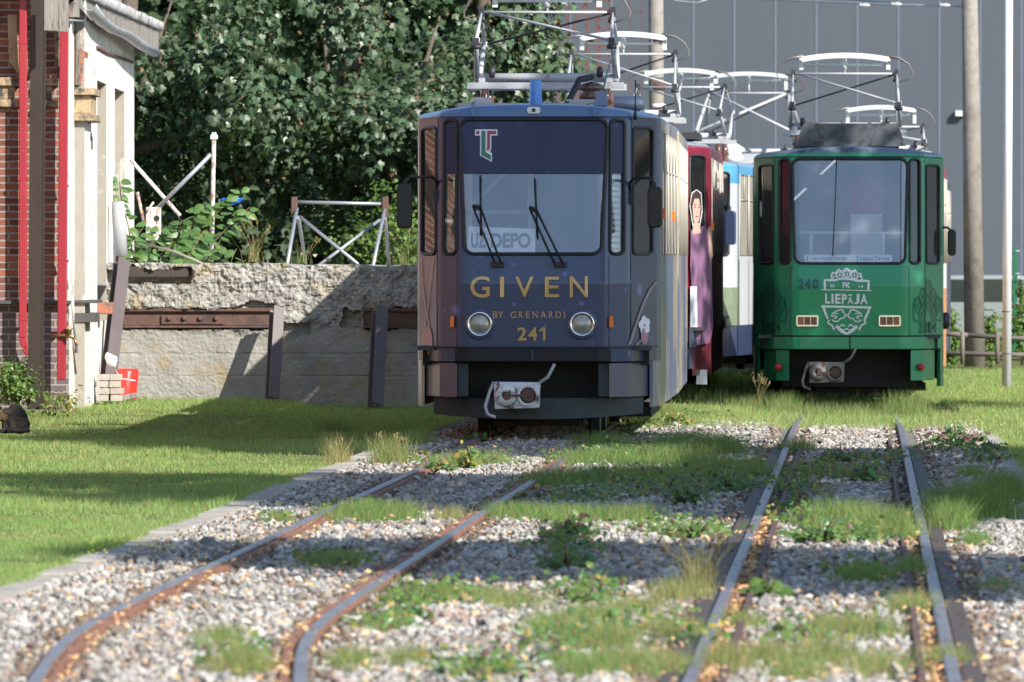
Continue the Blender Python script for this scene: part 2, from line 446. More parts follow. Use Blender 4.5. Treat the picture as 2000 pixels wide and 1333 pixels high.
CP = [(-0.014, -0.004), (0.014, -0.004), (0.014, -0.11), (-0.014, -0.11)]
for off, lab in ((-0.395, 'thin rusty check rail beside the left rail of the straight track'), (0.395, 'thin rusty check rail beside the right rail of the straight track')):
    tag(sweep(pathG, off, CP, [M['rust']], [0] * 4, 'check_rail', ylim=(14, 80), zfn=zdip), lab, 'check rail', 'check rails of the straight track')
BP = [(-0.042, -0.022), (0.042, -0.022), (0.042, -0.06), (-0.042, -0.06)]
for off, lab in ((-0.602, 'flat dark bearing strip outside the left rail of the straight track'), (0.602, 'flat dark bearing strip outside the right rail of the straight track')):
    tag(sweep(pathG, off, BP, [M['plate']], [0] * 4, 'bearing_strip', ylim=(14, 79), zfn=zdip), lab, 'bearing strip', 'bearing strips of the straight track')
FP = [(-0.018, -0.012), (0.018, -0.012), (0.018, -0.1), (-0.018, -0.1)]
for off, lab in ((-0.455, 'rusty flange bar along the left rail of the curved track'), (0.455, 'rusty flange bar along the right rail of the curved track')):
    tag(sweep(pathA, off, FP, [M['rail_side']], [0] * 4, 'flange_bar', ylim=(20, 79), zfn=zdip), lab, 'flange bar', 'flange bars of the curved track')

# ballast stones --------------------------------------------------
def pathx(path, y):
    P = np.array(path); return np.interp(y, P[:, 1], P[:, 0])
def track_free(x, y, m=0.045):
    a = pathx(pathA, y); g = pathx(pathG, y)
    ok = np.ones_like(x, bool)
    for c in (a - 0.52, a + 0.52, g - 0.52, g + 0.52, g - 0.6, g + 0.6): ok &= np.abs(x - c) > m
    return ok
def rock_template(k):
    r = np.random.default_rng(k)
    bm = bmesh.new(); bmesh.ops.create_icosphere(bm, subdivisions=1, radius=1.0)
    v = np.array([q.co[:] for q in bm.verts]); f = np.array([[q.index for q in t.verts] for t in bm.faces]); bm.free()
    v = v * (1 + r.normal(0, 0.18, (len(v), 1)))
    # chop with random planes for broken faces
    for _ in range(7):
        n = r.normal(size=3); n /= np.linalg.norm(n); d = r.uniform(0.45, 0.8)
        s = v @ n; v = v - np.outer(np.maximum(s - d, 0), n)
    return v, f
def scatter_rocks(name, pts, size, m, flat=0.62, mi=None):
    T = [rock_template(k) for k in range(9)]
    VV = []; FF = []; base = 0; MI = []
    pick = rng.integers(0, 9, len(pts))
    for k in range(9):
        I = np.where(pick == k)[0]
        if len(I) == 0: continue
        v, f = T[k]; n = len(I)
        a = rng.uniform(0, 2 * np.pi, n); tl = rng.normal(0, 0.45, n); tb = rng.normal(0, 0.45, n)
        sx = size[I] * rng.uniform(0.8, 1.4, n); sy = size[I] * rng.uniform(0.7, 1.1, n); sz = size[I] * rng.uniform(0.45, 0.85, n) * flat / 0.62
        q = v[None] * np.stack([sx, sy, sz], -1)[:, None, :]
        c, s = np.cos(tl)[:, None], np.sin(tl)[:, None]; y = q[..., 1] * c - q[..., 2] * s; z = q[..., 1] * s + q[..., 2] * c
        c, s = np.cos(tb)[:, None], np.sin(tb)[:, None]; x = q[..., 0] * c - z * s; z = q[..., 0] * s + z * c
        c, s = np.cos(a)[:, None], np.sin(a)[:, None]; X = x * c - y * s; Y = x * s + y * c
        o = np.stack([X, Y, z], -1) + pts[I][:, None, :]
        VV.append(o.reshape(-1, 3)); FF.append((f[None] + (base + np.arange(n) * len(v))[:, None, None]).reshape(-1, 3)); base += n * len(v)
        if mi is not None: MI.append(np.repeat(mi[I], len(f)))
    return np_mesh(name, np.concatenate(VV), np.concatenate(FF), m, midx=np.concatenate(MI) if mi is not None else None)
M['stone_rusty'] = mat('rust_stained_stone', (0.17, 0.125, 0.095), 0.9, var=0.45, vscale=9, island=0.45, spec=0.15)
M['stone'] = mat('ballast_stone', (0.315, 0.30, 0.28), 0.88, var=0.45, vscale=9, island=0.46, spec=0.2, col2=(0.27, 0.185, 0.13), c2lo=0.5, c2hi=0.66, c2scale=2.2)
N = 215000
yy = 30 + 62 * rng.uniform(0, 1, N) ** 1.35
xx = rng.uniform(-3.4, 5.2, N)
lim = 1000 / F * yy + 0.25
lo = np.where(yy > 42.5, xl(yy) + 0.13, -9.0); hi = np.where(yy > 50, xr(yy), 9.0)
ok = (np.abs(xx) < lim) & (xx > lo + rng.normal(0, 0.025, N)) & (xx < hi) & track_free(xx, yy)
# the far end of the gravel goes under grass
ok &= yy < 89.5 + rng.normal(0, 0.6, N) - 2.0 * (xx < 1.8)
xx, yy = xx[ok], yy[ok]
size = rng.gamma(3.5, 1 / 3.5, len(xx)) * 0.013 + 0.006
pts = np.stack([xx, yy, gz(xx, yy) + size * 0.15 + rng.uniform(-0.01, 0.012, len(xx))], -1)
near_rail = ~track_free(xx, yy, 0.10); pts[near_rail, 2] -= 0.008
stain = ((~track_free(xx, yy, 0.17)) & (rng.uniform(0, 1, len(xx)) < 0.6)) | (rng.uniform(0, 1, len(xx)) < 0.025)
tag(scatter_rocks('gravel', pts, size, [M['stone'], M['stone_rusty']], mi=stain.astype(int)), kind='stuff', label='loose grey and pale railway ballast stones between the kerbs', cat='gravel')
# dry leaf litter and chips in front
n = 9000
yy = 31 + 27 * rng.uniform(0, 1, n) ** 1.7; xx = rng.uniform(-2.6, 2.8, n)
g = pathx(pathG, yy); a = pathx(pathA, yy)
k = rng.uniform(0, 1, n)
xx = np.where(k < 0.22, g - 0.45 + rng.normal(0, 0.025, n), np.where(k < 0.34, g + 0.45 + rng.normal(0, 0.025, n), np.where(k < 0.42, a + 0.46 + rng.normal(0, 0.03, n), np.where(k < 0.5, a - 0.44 + rng.normal(0, 0.03, n), xx))))
zz_ = gz(xx, yy) + rng.uniform(0.015, 0.05, n); zz_ = np.where(k < 0.5, gz(xx, yy) + rng.uniform(0.0, 0.035, n), zz_)
on = xx > xl(yy) + 0.1; xx = np.where(on | (yy < 43), xx, pathx(pathG, yy) - 0.46); q = rng.normal(size=(n, 3)); q[:, 2] = np.abs(q[:, 2]) + 1.4; q /= np.linalg.norm(q, axis=1)[:, None]
u = np.cross(q, rng.normal(size=(n, 3))); u /= np.linalg.norm(u, axis=1)[:, None]; v = np.cross(q, u)
sz = rng.uniform(0.010, 0.024, n)[:, None]
c = np.stack([xx, yy, zz_], -1)
V = np.stack([c - u * sz, c - v * sz * 0.6 + q * sz * 0.25, c + u * sz, c + v * sz * 0.6 + q * sz * 0.2], 1).reshape(-1, 3)
M['litter'] = mat('dry_leaf_litter', (0.50, 0.30, 0.15), 0.8, var=0.25, vscale=3, island=0.4)
tag(np_mesh('leaf_litter', V, np.arange(n * 4).reshape(-1, 4), M['litter']), kind='stuff', label='small tan dry leaves and chips lying among the stones', cat='leaf litter')
# ================================================================= trams
HP = [(0, 0), (0.60, 0.0), (0.665, 0.012), (0.70, 0.04), (0.855, 0.22), (0.895, 0.29), (1.115, 1.20), (1.135, 1.42), (1.14, 1.62)]
HPX = [p[0] for p in HP]; HPY = [p[1] for p in HP]
RZ = [0.20, 0.70, 0.83, 1.425, 1.69, 2.93, 3.06]; RY = [0.10, 0.05, 0.03, 0.0, 0.045, 0.24, 0.29]

def front_pt(x, z, off=0.0):
    """point of a tram's front skin at sideways x and height z, off metres outside it"""
    ax = abs(x); y = float(np.interp(ax, HPX, HPY))
    ww = max(0.0, 1 - y / 1.6)
    py = y + float(np.interp(z, RZ, RY)) * ww
    if off:
        e = 0.01
        a = Vector((x - e, float(np.interp(abs(x - e), HPX, HPY)))); b = Vector((x + e, float(np.interp(abs(x + e), HPX, HPY))))
        t = (b - a).normalized()
        return Vector((x + t.y * off, py - t.x * off, z))
    return Vector((x, py, z))

def skin_pt(x, y, z):
    ww = max(0.0, 1 - y / 1.6)
    return (x, y + float(np.interp(z, RZ, RY)) * ww, z)

def roof_z(x): return 2.965 + 0.075 * (1 - (x / 1.14) ** 2)

def rr_poly(x0, x1, z0, z1, r, n=5, dx=0.0):
    """rounded rectangle; dx widens the top (a trapezoid)"""
    pts = []
    for cx, cz, a0 in ((x1 - r, z0 + r, -90), (x1 - r, z1 - r, 0), (x0 + r, z1 - r, 90), (x0 + r, z0 + r, 180)):
        for k in range(n + 1):
            a = rad(a0 + 90 * k / n)
            x = cx + r * math.cos(a); z = cz + r * math.sin(a)
            f = (z - z0) / (z1 - z0)
            pts.append((x + dx * f * (1 if x > (x0 + x1) / 2 else -1), z))
    return pts

def in_rr(x, z, x0, x1, z0, z1, r, dx=0.0):
    f = np.clip((z - z0) / (z1 - z0), 0, 1)
    a0 = x0 - dx * f; a1 = x1 + dx * f
    ok = (x > a0) & (x < a1) & (z > z0) & (z < z1)
    qx = np.maximum(np.maximum(a0 + r - x, x - (a1 - r)), 0); qz = np.maximum(np.maximum(z0 + r - z, z - (z1 - r)), 0)
    return ok & (qx * qx + qz * qz <= r * r)

FRONT_WINDOWS = [   # name, x0, x1, z0, z1, r, dx
    ('windshield', -0.63, 0.63, 1.69, 2.93, 0.09, 0.052),
    ('strip_window', -0.83, -0.705, 1.69, 2.925, 0.045, 0.0),
    ('strip_window', 0.705, 0.83, 1.69, 2.925, 0.045, 0.0),
    ('cab_window', -1.07, -0.905, 1.69, 2.86, 0.04, 0.0),
    ('cab_window', 0.905, 1.07, 1.69, 2.86, 0.04, 0.0)]

def tram_shell(root, L, st, side_windows, mats, matfn, name='body', fw=FRONT_WINDOWS, gaskets=None, glass=None, zwin=(1.69, 2.84), winlabel='side_window', simple_front=False):
    """skin with real window openings, panes and gaskets. path runs left rear - front - right rear"""
    xs = np.arange(-1.14, 1.14001, st)
    if simple_front: front = [(-1.14, 0.0), (1.14, 0.0)]
    else:
        front = []
        for x in xs:
            front.append((float(x), float(np.interp(abs(x), HPX, HPY))))
        # the cheeks are long in depth: more points there
        ext = []
        for sgn in (-1, 1):
            for y in np.arange(1.42, 1.62, 0.05): ext.append((sgn * float(np.interp(y, HPY, HPX)), float(y)))
    yb = sorted({1.66, L} | {a for wdw in side_windows for a in wdw})
    yb = [y for y in yb if y > (0.01 if simple_front else 1.63)]
    if not simple_front and L > 2: pass
    left = [(-1.14, y) for y in reversed(yb)]; right = [(1.14, y) for y in yb]
    path = left + front + right
    zs = sorted(set([0.70, 0.83, 1.425, 1.69] + list(np.round(np.arange(0.70, 2.94, st), 4)) + [zwin[0], zwin[1], 2.93, 2.95]))
    zs = [zs[0]] + [b for a, b in zip(zs, zs[1:]) if b - a > 0.003]
    nP, nZ = len(path), len(zs)
    V = []
    for z in zs:
        for (x, y) in path: V.append(skin_pt(x, y, z))
    # roof rings
    rings = [(0.0, 0.0), (0.012, 0.35), (0.035, 0.62), (0.08, 0.82), (0.2, 0.93), (0.45, 0.98), (0.75, 1.0), (0.985, 1.0)]
    for a, h in rings:
        for (x, y) in path:
            xx = x * (1 - a)
            yy = y + (a * 1.0 if y < 1.7 else 0) + 0.0
            zz = 2.955 + (roof_z(xx) + 0.045 - 2.955) * h
            p = skin_pt(xx, yy, 2.95); V.append((p[0], p[1], zz))
    nR = nZ + len(rings)
    px = np.array([p[0] for p in path]); py = np.array([p[1] for p in path]); za = np.array(zs)
    cx = (px[1:] + px[:-1]) / 2; cy = (py[1:] + py[:-1]) / 2; cz = (za[1:] + za[:-1]) / 2
    CX, CZ = np.meshgrid(cx, cz); CY, _ = np.meshgrid(cy, cz)
    owner = np.full(CX.shape, -1, dtype=int); wins = []
    for wd in (fw or []):
        nm, x0, x1, z0, z1, r, dx = wd
        msk = in_rr(CX, CZ, x0, x1, z0, z1, r, dx) & (CY < 1.6)
        owner[msk] = len(wins); wins.append((nm, 'f', wd))
    for sgn in (-1, 1):
        for (a, b) in side_windows:
            msk = (np.sign(CX) == sgn) & (CY > a) & (CY < b) & (CZ > zwin[0]) & (CZ < zwin[1]) & (np.abs(CX) > 1.13)
            owner[msk] = len(wins); wins.append((winlabel, 's', (sgn, a, b)))
    fs = []; mi = []
    wf = [[] for _ in wins]
    for j in range(nR - 1):
        for i in range(nP - 1):
            q = (j * nP + i, j * nP + i + 1, (j + 1) * nP + i + 1, (j + 1) * nP + i)
            if j < nZ - 1 and owner[j, i] >= 0: wf[owner[j, i]].append(q); continue
            fs.append(q)
            if j < nZ - 1: mi.append(matfn(cx[i], cy[i], cz[j]))
            else: mi.append(matfn(cx[i], cy[i], 2.95 + 0.01 * (j - nZ + 2)))
    V = np.array(V)
    body = np_mesh(name, V, fs, mats, root, smooth=True, midx=mi)
    try:
        body.data.set_sharp_from_angle(angle=rad(28))
    except Exception: pass
    out = {}
    for (nm, kind, wd), q in zip(wins, wf):
        if not q or glass is None: continue
        idx = sorted({k for f in q for k in f}); mp = {k: n for n, k in enumerate(idx)}
        pv = V[idx].copy()
        if kind == 'f':
            pv[:, 1] += 0.012
        else: pv[:, 0] -= 0.012 * wd[0]
        g = glass.get(nm, glass['*'])
        pane = np_mesh(nm, pv, [[mp[k] for k in f] for f in q], g, root, smooth=True)
        out.setdefault(nm, []).append(pane)
        if gaskets is None: continue
        mb = MB()
        if kind == 'f':
            _, x0, x1, z0, z1, r, dx = wd
            pts = [front_pt(x, z, 0.004) for x, z in rr_poly(x0, x1, z0, z1, r, 5, dx)]
            # denser along straight edges of the curved skin
            pp = []
            for a, b in zip(pts, pts[1:] + pts[:1]): pp += [a]
            mb.tube(pp, 0.017, 6, closed=True)
        else:
            sg, a, b = wd
            X = sg * 1.142
            mb.tube([(X, a, zwin[0]), (X, b, zwin[0]), (X, b, zwin[1]), (X, a, zwin[1])], 0.010, 6, closed=True)
            zz = zwin[1] - 0.36
            mb.tube([(X, a, zz), (X, b, zz)], 0.008, 6)
            mb.tube([(X, (a + b) / 2, zz), (X, (a + b) / 2, zwin[1])], 0.007, 6)
        mb.build('gasket' if kind == 'f' else 'frame', gaskets if kind == 'f' else M['win_frame'], pane)
    return body, out

def decal(root, name, vs, fs, m, off=0.008):
    mb = MB(); mb.add([front_pt(x, z, off) for x, z in vs], fs)
    return mb.build(name, m, root, fix=False)

def strip_decal(mb, pts, wdt, off=0.008, closed=False, maxlen=0.03):
    """a painted line on a tram's front skin"""
    P = []
    q = pts + ([pts[0]] if closed else [])
    for a, b in zip(q, q[1:]):
        n = max(1, int(math.dist(a, b) / maxlen))
        for k in range(n): P.append((a[0] + (b[0] - a[0]) * k / n, a[1] + (b[1] - a[1]) * k / n))
    if not closed: P.append(q[-1])
    N = len(P); vs = []
    for i in range(N):
        a = P[i - 1] if (closed or i > 0) else P[i]; b = P[(i + 1) % N] if (closed or i < N - 1) else P[i]
        t = Vector((b[0] - a[0], b[1] - a[1])); t = t.normalized() if t.length > 0 else Vector((1, 0))
        h = wdt / 2
        vs.append(front_pt(P[i][0] - t.y * h, P[i][1] + t.x * h, off)); vs.append(front_pt(P[i][0] + t.y * h, P[i][1] - t.x * h, off))
    M_ = N if closed else N - 1
    mb.add(vs, [(2 * i, 2 * i + 1, (2 * ((i + 1) % N)) + 1, 2 * ((i + 1) % N)) for i in range(M_)])

def disc_decal(mb, x, z, rx, rz, off=0.008, n=16):
    vs = [front_pt(x, z, off)] + [front_pt(x + rx * math.cos(2 * math.pi * k / n), z + rz * math.sin(2 * math.pi * k / n), off) for k in range(n)]
    mb.add(vs, [(0, 1 + k, 1 + (k + 1) % n) for k in range(n)])

def pantograph(root, y0, zb, zk, ztop, zh, cx=0.0, wb=0.70, wk=0.645, wt=0.63, ky=0.85, ty=0.06, headw=0.5, rk=1.0, rods='steel_white', dark='dark_steel', rusty=False):
    mb = MB()
    # base frame on four insulators
    for dy in (-0.42, 0.42):
        mb.box(cx - wb - 0.05, cx + wb + 0.05, y0 + dy - 0.03, y0 + dy + 0.03, zb - 0.03, zb + 0.03)
    for sx in (-1, 1):
        mb.box(cx + sx * (wb - 0.09) - 0.03, cx + sx * (wb - 0.09) + 0.03, y0 - 0.42, y0 + 0.42, zb + 0.033, zb + 0.075)
    pan = mb.build('pantograph', M[rods], root)
    arms = MB()
    for sy in (-1, 1):
        for sx in (-1, 1):
            lo = Vector((cx + sx * wk * 1.03, y0 + sy * 0.28, zb + 0.08)); kn = Vector((cx + sx * wk, y0 + sy * ky, zk)); tp = Vector((cx + sx * wt, y0 + sy * ty, ztop))
            arms.tube([lo, kn], [0.029 * rk, 0.019 * rk], 8); arms.tube([kn, tp], [0.019 * rk, 0.012 * rk], 8)
            arms.lathe(kn + Vector((-0.035, 0, 0)), [(0.03, 0), (0.03, 0.07)], 8, 'x')
        arms.tube([(cx - wk * 1.05, y0 + sy * 0.28, zb + 0.08), (cx + wk * 1.05, y0 + sy * 0.28, zb + 0.08)], 0.042, 8)
    kf = lambda sx, sy: Vector((cx + sx * wk, y0 + sy * ky, zk)); tf = lambda sx, sy: Vector((cx + sx * wt, y0 + sy * ty, ztop))
    arms.tube([tf(-1, -1) + Vector((0.06, 0, 0)), kf(1, -1)], 0.013 * rk, 6)
    if rk > 1: arms.tube([kf(-1, -1), tf(1, -1)], 0.013 * rk, 6)
    arms.tube([tf(-1, -1), tf(1, -1)], 0.014, 8)
    arms.build('frame_arm', M[rods], pan)
    br = MB(); br.tube([kf(-1, 1), tf(1, 1)], 0.011, 6); br.build('brace', M[dark], pan)
    for sx in (-1, 1):
        for k_ in range(3):
            br = MB()
            if k_ == 0: br.box(cx + sx * wk - 0.028, cx + sx * wk + 0.028, y0 - ky - 0.04, y0 - ky + 0.03, zk - 0.045, zk + 0.025); br.lathe((cx + sx * wk - 0.045, y0 - ky - 0.02, zk - 0.06), [(0.022, 0), (0.022, 0.09)], 8, 'x')
            if k_ == 1: br.box(cx + sx * wt - 0.025, cx + sx * wt + 0.025, y0 - 0.1, y0 + 0.1, ztop - 0.04, ztop + 0.05); br.tube([(cx + sx * wt, y0 - 0.08, ztop - 0.02), (cx + sx * (wt - 0.03), y0 - 0.1, ztop - 0.1)], 0.02, 6)
            if k_ == 2: br.lathe((cx + sx * wk * 0.8 - 0.03, y0 - 0.33, zb + 0.13), [(0.03, 0), (0.055, 0.01), (0.055, 0.05), (0.03, 0.06)], 10, 'x')
            br.build(('knee_joint', 'top_joint', 'pivot')[k_], M[dark], pan)
    for sx in (-1, 1):
        for dy in (-0.42, 0.42):
            ins = MB(); ins.lathe((cx + sx * (wb - 0.12), y0 + dy, 3.03), [(0.035, 0.0), (0.06, 0.02), (0.035, 0.04), (0.06, 0.06), (0.035, 0.08), (0.06, 0.1), (0.03, max(0.11, zb - 0.03 - 3.03))], 10)
            ins.build('insulator', M['insulator'], pan)
    if zh:
        hd = MB()
        def zc(x): return zh - 0.05 * (abs(x) / headw) ** 2
        for dy in (-0.12, 0.12):
            sec = [(cx + x, y0 + dy, zc(x)) for x in np.linspace(-headw, headw, 11)]
            for a, b in zip(sec, sec[1:]):
                a = Vector(a); b = Vector(b)
                hd.bar(a - Vector((0, 0, 0.035)), b - Vector((0, 0, 0.035)), 0.045, 0.06, up=(0, 0, 1))
        hd.tube([(cx - headw, y0, zh - 0.15), (cx + headw, y0, zh - 0.15)], 0.014, 6)
        for sx in (-1, 1):
            hd.box(cx + sx * headw - 0.025, cx + sx * headw + 0.025, y0 - 0.05, y0 + 0.05, ztop + 0.05, zh - 0.07)
        hd.tube([(cx, y0, ztop), (cx, y0, zh - 0.14)], 0.012, 6)
        hd.lathe((cx, y0, zh - 0.22), [(0.015, 0), (0.05, 0.07), (0.02, 0.14)], 8)
        h = hd.build('collector_head', M['head_paint'], pan)
        for sx in (-1, 1):
            for dy in (-0.12, 0.12):
                hn = MB(); hn.tube([(cx + sx * (headw - 0.03), y0 + dy, zh - 0.045), (cx + sx * (headw + 0.13), y0 + dy, zh - 0.07), (cx + sx * (headw + 0.24), y0 + dy, zh - 0.14),
                         (cx + sx * (headw + 0.30), y0 + dy, zh - 0.25), (cx + sx * (headw + 0.29), y0 + dy, zh - 0.31), (cx + sx * (headw + 0.10), y0 + dy, zh - 0.37)],
                        [0.022, 0.014, 0.008, 0.006, 0.006, 0.005] if dy < 0 else [0.02, 0.011, 0.006, 0.004, 0.004, 0.004], 6)
                hn.build('horn', M['rust' if rusty else 'horn_steel'], h)
    return pan

def coupler(root, cx, zc, m, y=-0.12, lv=None):
    mb = MB()
    mb.prism([(cx - 0.19, zc - 0.125), (cx + 0.215, zc - 0.115), (cx + 0.225, zc + 0.12), (cx - 0.2, zc + 0.125)], y, y + 0.28)
    mb.box(cx - 0.12, cx + 0.12, y + 0.28, y + 1.0, zc - 0.07, zc + 0.07)
    o = mb.build('coupler', m, root, bevel=0.012)
    a = MB()
    a.lathe((cx - 0.09, y, zc + 0.005), [(0.108, 0.0), (0.102, -0.035), (0.07, -0.07), (0.035, -0.075), (0.03, 0.0)], 20, 'y')
    a.build('cone', m, o)
    b = MB()
    b.lathe((cx + 0.115, y - 0.002, zc), [(0.10, 0.0), (0.10, -0.02), (0.078, -0.02), (0.07, 0.02)], 20, 'y')
    b.build('cup_ring', m, o)
    c = MB(); c.lathe((cx + 0.115, y - 0.005, zc), [(0.074, 0.0), (0.05, -0.002), (0.0005, -0.002)], 16, 'y')
    c.box(cx - 0.035, cx + 0.07, y - 0.086, y - 0.07, zc - 0.012, zc + 0.012)
    c.box(cx - 0.10, cx - 0.05, y - 0.084, y - 0.07, zc - 0.035, zc + 0.035)
    c.build('socket', M['rust'], o)
    d = MB()
    d.tube([(cx - 0.2, y + 0.05, zc + 0.12), (cx - 0.23, y, zc + 0.05), (cx - 0.275, y - 0.02, zc - 0.1), (cx - 0.255, y - 0.03, zc - 0.17), (cx - 0.18, y - 0.05, zc - 0.2)], 0.016, 8); d.build('handle', lv or M['steel_white'], o); d = MB()
    d.tube([(cx + 0.21, y + 0.05, zc + 0.11), (cx + 0.3, y + 0.02, zc + 0.17), (cx + 0.36, y, zc + 0.29)], 0.015, 8)
    d.build('handle', lv or M['steel_white'], o)

def mirror(root, sx, x0, zt, y0, zlo, zhi, xm, m=None, w_=0.13):
    """bracket arm from the cheek out to a black housing"""
    mb = MB()
    mb.tube([(x0, y0 + 0.14, zt - 0.16), (x0, y0 + 0.1, zt - 0.04), (x0 + sx * 0.04, y0 + 0.02, zt), (xm - sx * 0.05, y0 - 0.1, zt), (xm, y0 - 0.12, zt - 0.05), (xm, y0 - 0.12, zlo + 0.15)], 0.014, 8)
    mb.box(x0 - 0.03, x0 + 0.03, y0 + 0.1, y0 + 0.17, zt - 0.24, zt - 0.12)
    a = mb.build('mirror', M['black'], root)
    hb = MB()
    hb.prism(rr_poly(xm - w_ / 2, xm + w_ / 2, zlo, zhi, 0.045, 4), y0 - 0.17, y0 - 0.05)
    hb.build('mirror_housing', m or M['black'], a, bevel=0.015)
    g = MB(); g.prism(rr_poly(xm - w_ / 2 + 0.015, xm + w_ / 2 - 0.015, zlo + 0.02, zhi - 0.02, 0.03, 4), y0 - 0.05, y0 - 0.043)
    g.build('mirror_glass', M['chrome'], a)

def skirt_plan(sx):
    pl = [(0.70, 0.10), (0.87, 0.29), (1.10, 1.38), (1.06, 1.39), (0.83, 0.33), (0.70, 0.19)]
    return [(sx * x, y) for x, y in pl]

def running_gear(root, L, z0=0.2):
    mb = MB()
    mb.box(-0.80, 0.80, 0.62, L - 0.1, z0 + 0.02, 0.72)  # underframe as a solid black box, added to block light below
    mb.box(-1.05, 1.05, 0.75, L - 0.1, 0.66, 0.80)
    mb.box(-0.40, 0.40, 1.0, L - 0.2, 0.09, 0.21)  # low boxes added to keep the ground under the tram dark
    mb.box(-0.98, 0.98, 4.3, L - 1.0, 0.12, 0.21)
    u = mb.build('underframe', M['under'], root)
    for y in (1.7, 3.5):
        for sx in (-1, 1):
            wb = MB(); wb.lathe((sx * 0.52 - 0.05, y, 0.335), [(0.335, 0.0), (0.335, 0.07), (0.36, 0.075), (0.36, 0.1)] if sx < 0 else [(0.36, 0.0), (0.36, 0.025), (0.335, 0.03), (0.335, 0.1)], 24, 'x')
            wb.build('wheel', M['dark_steel'], root)
    if L > 7:
        for y in (L - 0.6,):
            for sx in (-1, 1):
                wb = MB(); wb.lathe((sx * 0.52 - 0.05, y, 0.335), [(0.335, 0.0), (0.335, 0.1)], 24, 'x'); wb.build('wheel', M['dark_steel'], root)

def side_skirts(root, L, m, y0=1.05, zlo=0.27):
    for sx in (-1, 1):
        mb = MB()
        xa = float(np.interp(y0, HPY, HPX))
        pl = [(sx * xa, y0), (sx * 1.135, 1.55), (sx * 1.135, L), (sx * 1.10, L), (sx * 1.10, 1.55), (sx * (xa - 0.03), y0)]
        mb.prism(pl, zlo, 0.698, 'xy')
        mb.build('side_skirt', m, root)

M['win_frame'] = mat('window_frame_alloy', (0.42, 0.39, 0.34), 0.4, 0.2, var=0.1)
M['horn_steel'] = mat('dull_horn_steel', (0.16, 0.15, 0.145), 0.5, 0.3, var=0.3, vscale=9)
M['insulator'] = mat('brown_glazed_insulator', (0.10, 0.045, 0.03), 0.2, var=0.1, coat=0.5)
M['head_paint'] = mat('worn_pale_paint', (0.60, 0.63, 0.62), 0.5, var=0.1, col2=(0.35, 0.33, 0.22), c2lo=0.55, c2hi=0.68, c2scale=14)

def wrap_mat(name, base, spot, plum):
    m = mat(name, base, 0.28, var=0.25, vscale=1.6, spec=0.5, coat=0.2, bump=0.05, bscale=2.2, col2=tuple(0.6 * c + 0.022 for c in base), c2lo=0.5, c2hi=0.75, c2scale=5, stretch=(1, 1, 0.35))
    t = m.node_tree; N = t.nodes; L = t.links; b = N['Principled BSDF']
    tc = N.new('ShaderNodeTexCoord')
    old = b.inputs['Base Color'].links[0].from_socket
    cur = old
    for sc_, thr, col_, loc in ((3.1, 0.24, spot, 0.0), (6.5, 0.20, spot, 3.7), (1.6, 0.40, plum, 9.1)):
        mp = N.new('ShaderNodeMapping'); mp.inputs['Location'].default_value = (loc, loc, loc); mp.inputs['Scale'].default_value = (1, 0.6, 1)
        L.new(tc.outputs['Object'], mp.inputs[0])
        v = N.new('ShaderNodeTexVoronoi'); v.inputs['Scale'].default_value = sc_; L.new(mp.outputs[0], v.inputs['Vector'])
        mr = N.new('ShaderNodeMapRange'); mr.inputs[1].default_value = thr; mr.inputs[2].default_value = thr * 0.15; mr.inputs[3].default_value = 0; mr.inputs[4].default_value = 1; mr.interpolation_type = 'SMOOTHSTEP'
        L.new(v.outputs['Distance'], mr.inputs[0])
        sx = N.new('ShaderNodeSeparateXYZ'); L.new(v.outputs['Color'], sx.inputs[0])
        gt = N.new('ShaderNodeMapRange'); gt.inputs[1].default_value = 0.3; gt.inputs[2].default_value = 1.0; gt.inputs[3].default_value = 0; gt.inputs[4].default_value = 0.75
        L.new(sx.outputs[0], gt.inputs[0])
        mu = N.new('ShaderNodeMath'); mu.operation = 'MULTIPLY'; L.new(mr.outputs[0], mu.inputs[0]); L.new(gt.outputs[0], mu.inputs[1])
        m2 = N.new('ShaderNodeMix'); m2.data_type = 'RGBA'; m2.inputs[7].default_value = (*col_, 1)
        L.new(mu.outputs[0], m2.inputs[0]); L.new(cur, m2.inputs[6]); cur = m2.outputs[2]
    L.new(cur, b.inputs['Base Color'])
    return m

M['wrap'] = wrap_mat('dark_printed_wrap', (0.040, 0.058, 0.125), (0.20, 0.22, 0.52), (0.055, 0.06, 0.17))
M['film'] = wrap_mat('printed_sunshade_film', (0.048, 0.056, 0.110), (0.10, 0.12, 0.36), (0.03, 0.035, 0.09))
M['film'].node_tree.nodes['Principled BSDF'].inputs['Coat Weight'].default_value = 0.0
M['film'].node_tree.nodes['Principled BSDF'].inputs['Roughness'].default_value = 0.5; M['film'].node_tree.nodes['Principled BSDF'].inputs['Specular IOR Level'].default_value = 0.15
M['wrap_side'] = mat('printed_side_wrap', (0.42, 0.36, 0.26), 0.3, var=0.35, vscale=1.5, stretch=(1, 0.5, 0.25), col2=(0.12, 0.14, 0.24), c2lo=0.48, c2hi=0.54, c2scale=1.1, coat=0.3)
M['wrap_roof'] = mat('blue_grey_roof_paint', (0.10, 0.17, 0.30), 0.35, var=0.12, coat=0.2)
M['teal'] = mat('old_teal_paint', (0.014, 0.03, 0.04), 0.5, var=0.3, col2=(0.03, 0.03, 0.03))
M['bumper'] = mat('bumper_dark', (0.018, 0.018, 0.022), 0.55, var=0.3, spec=0.25)
M['skirt_purple'] = mat('dark_mauve_skirt', (0.075, 0.07, 0.11), 0.32, var=0.15, coat=0.2)
M['gold'] = mat('gold_foil_lettering', (0.50, 0.33, 0.14), 0.32, 0.5, var=0.25, vscale=3)

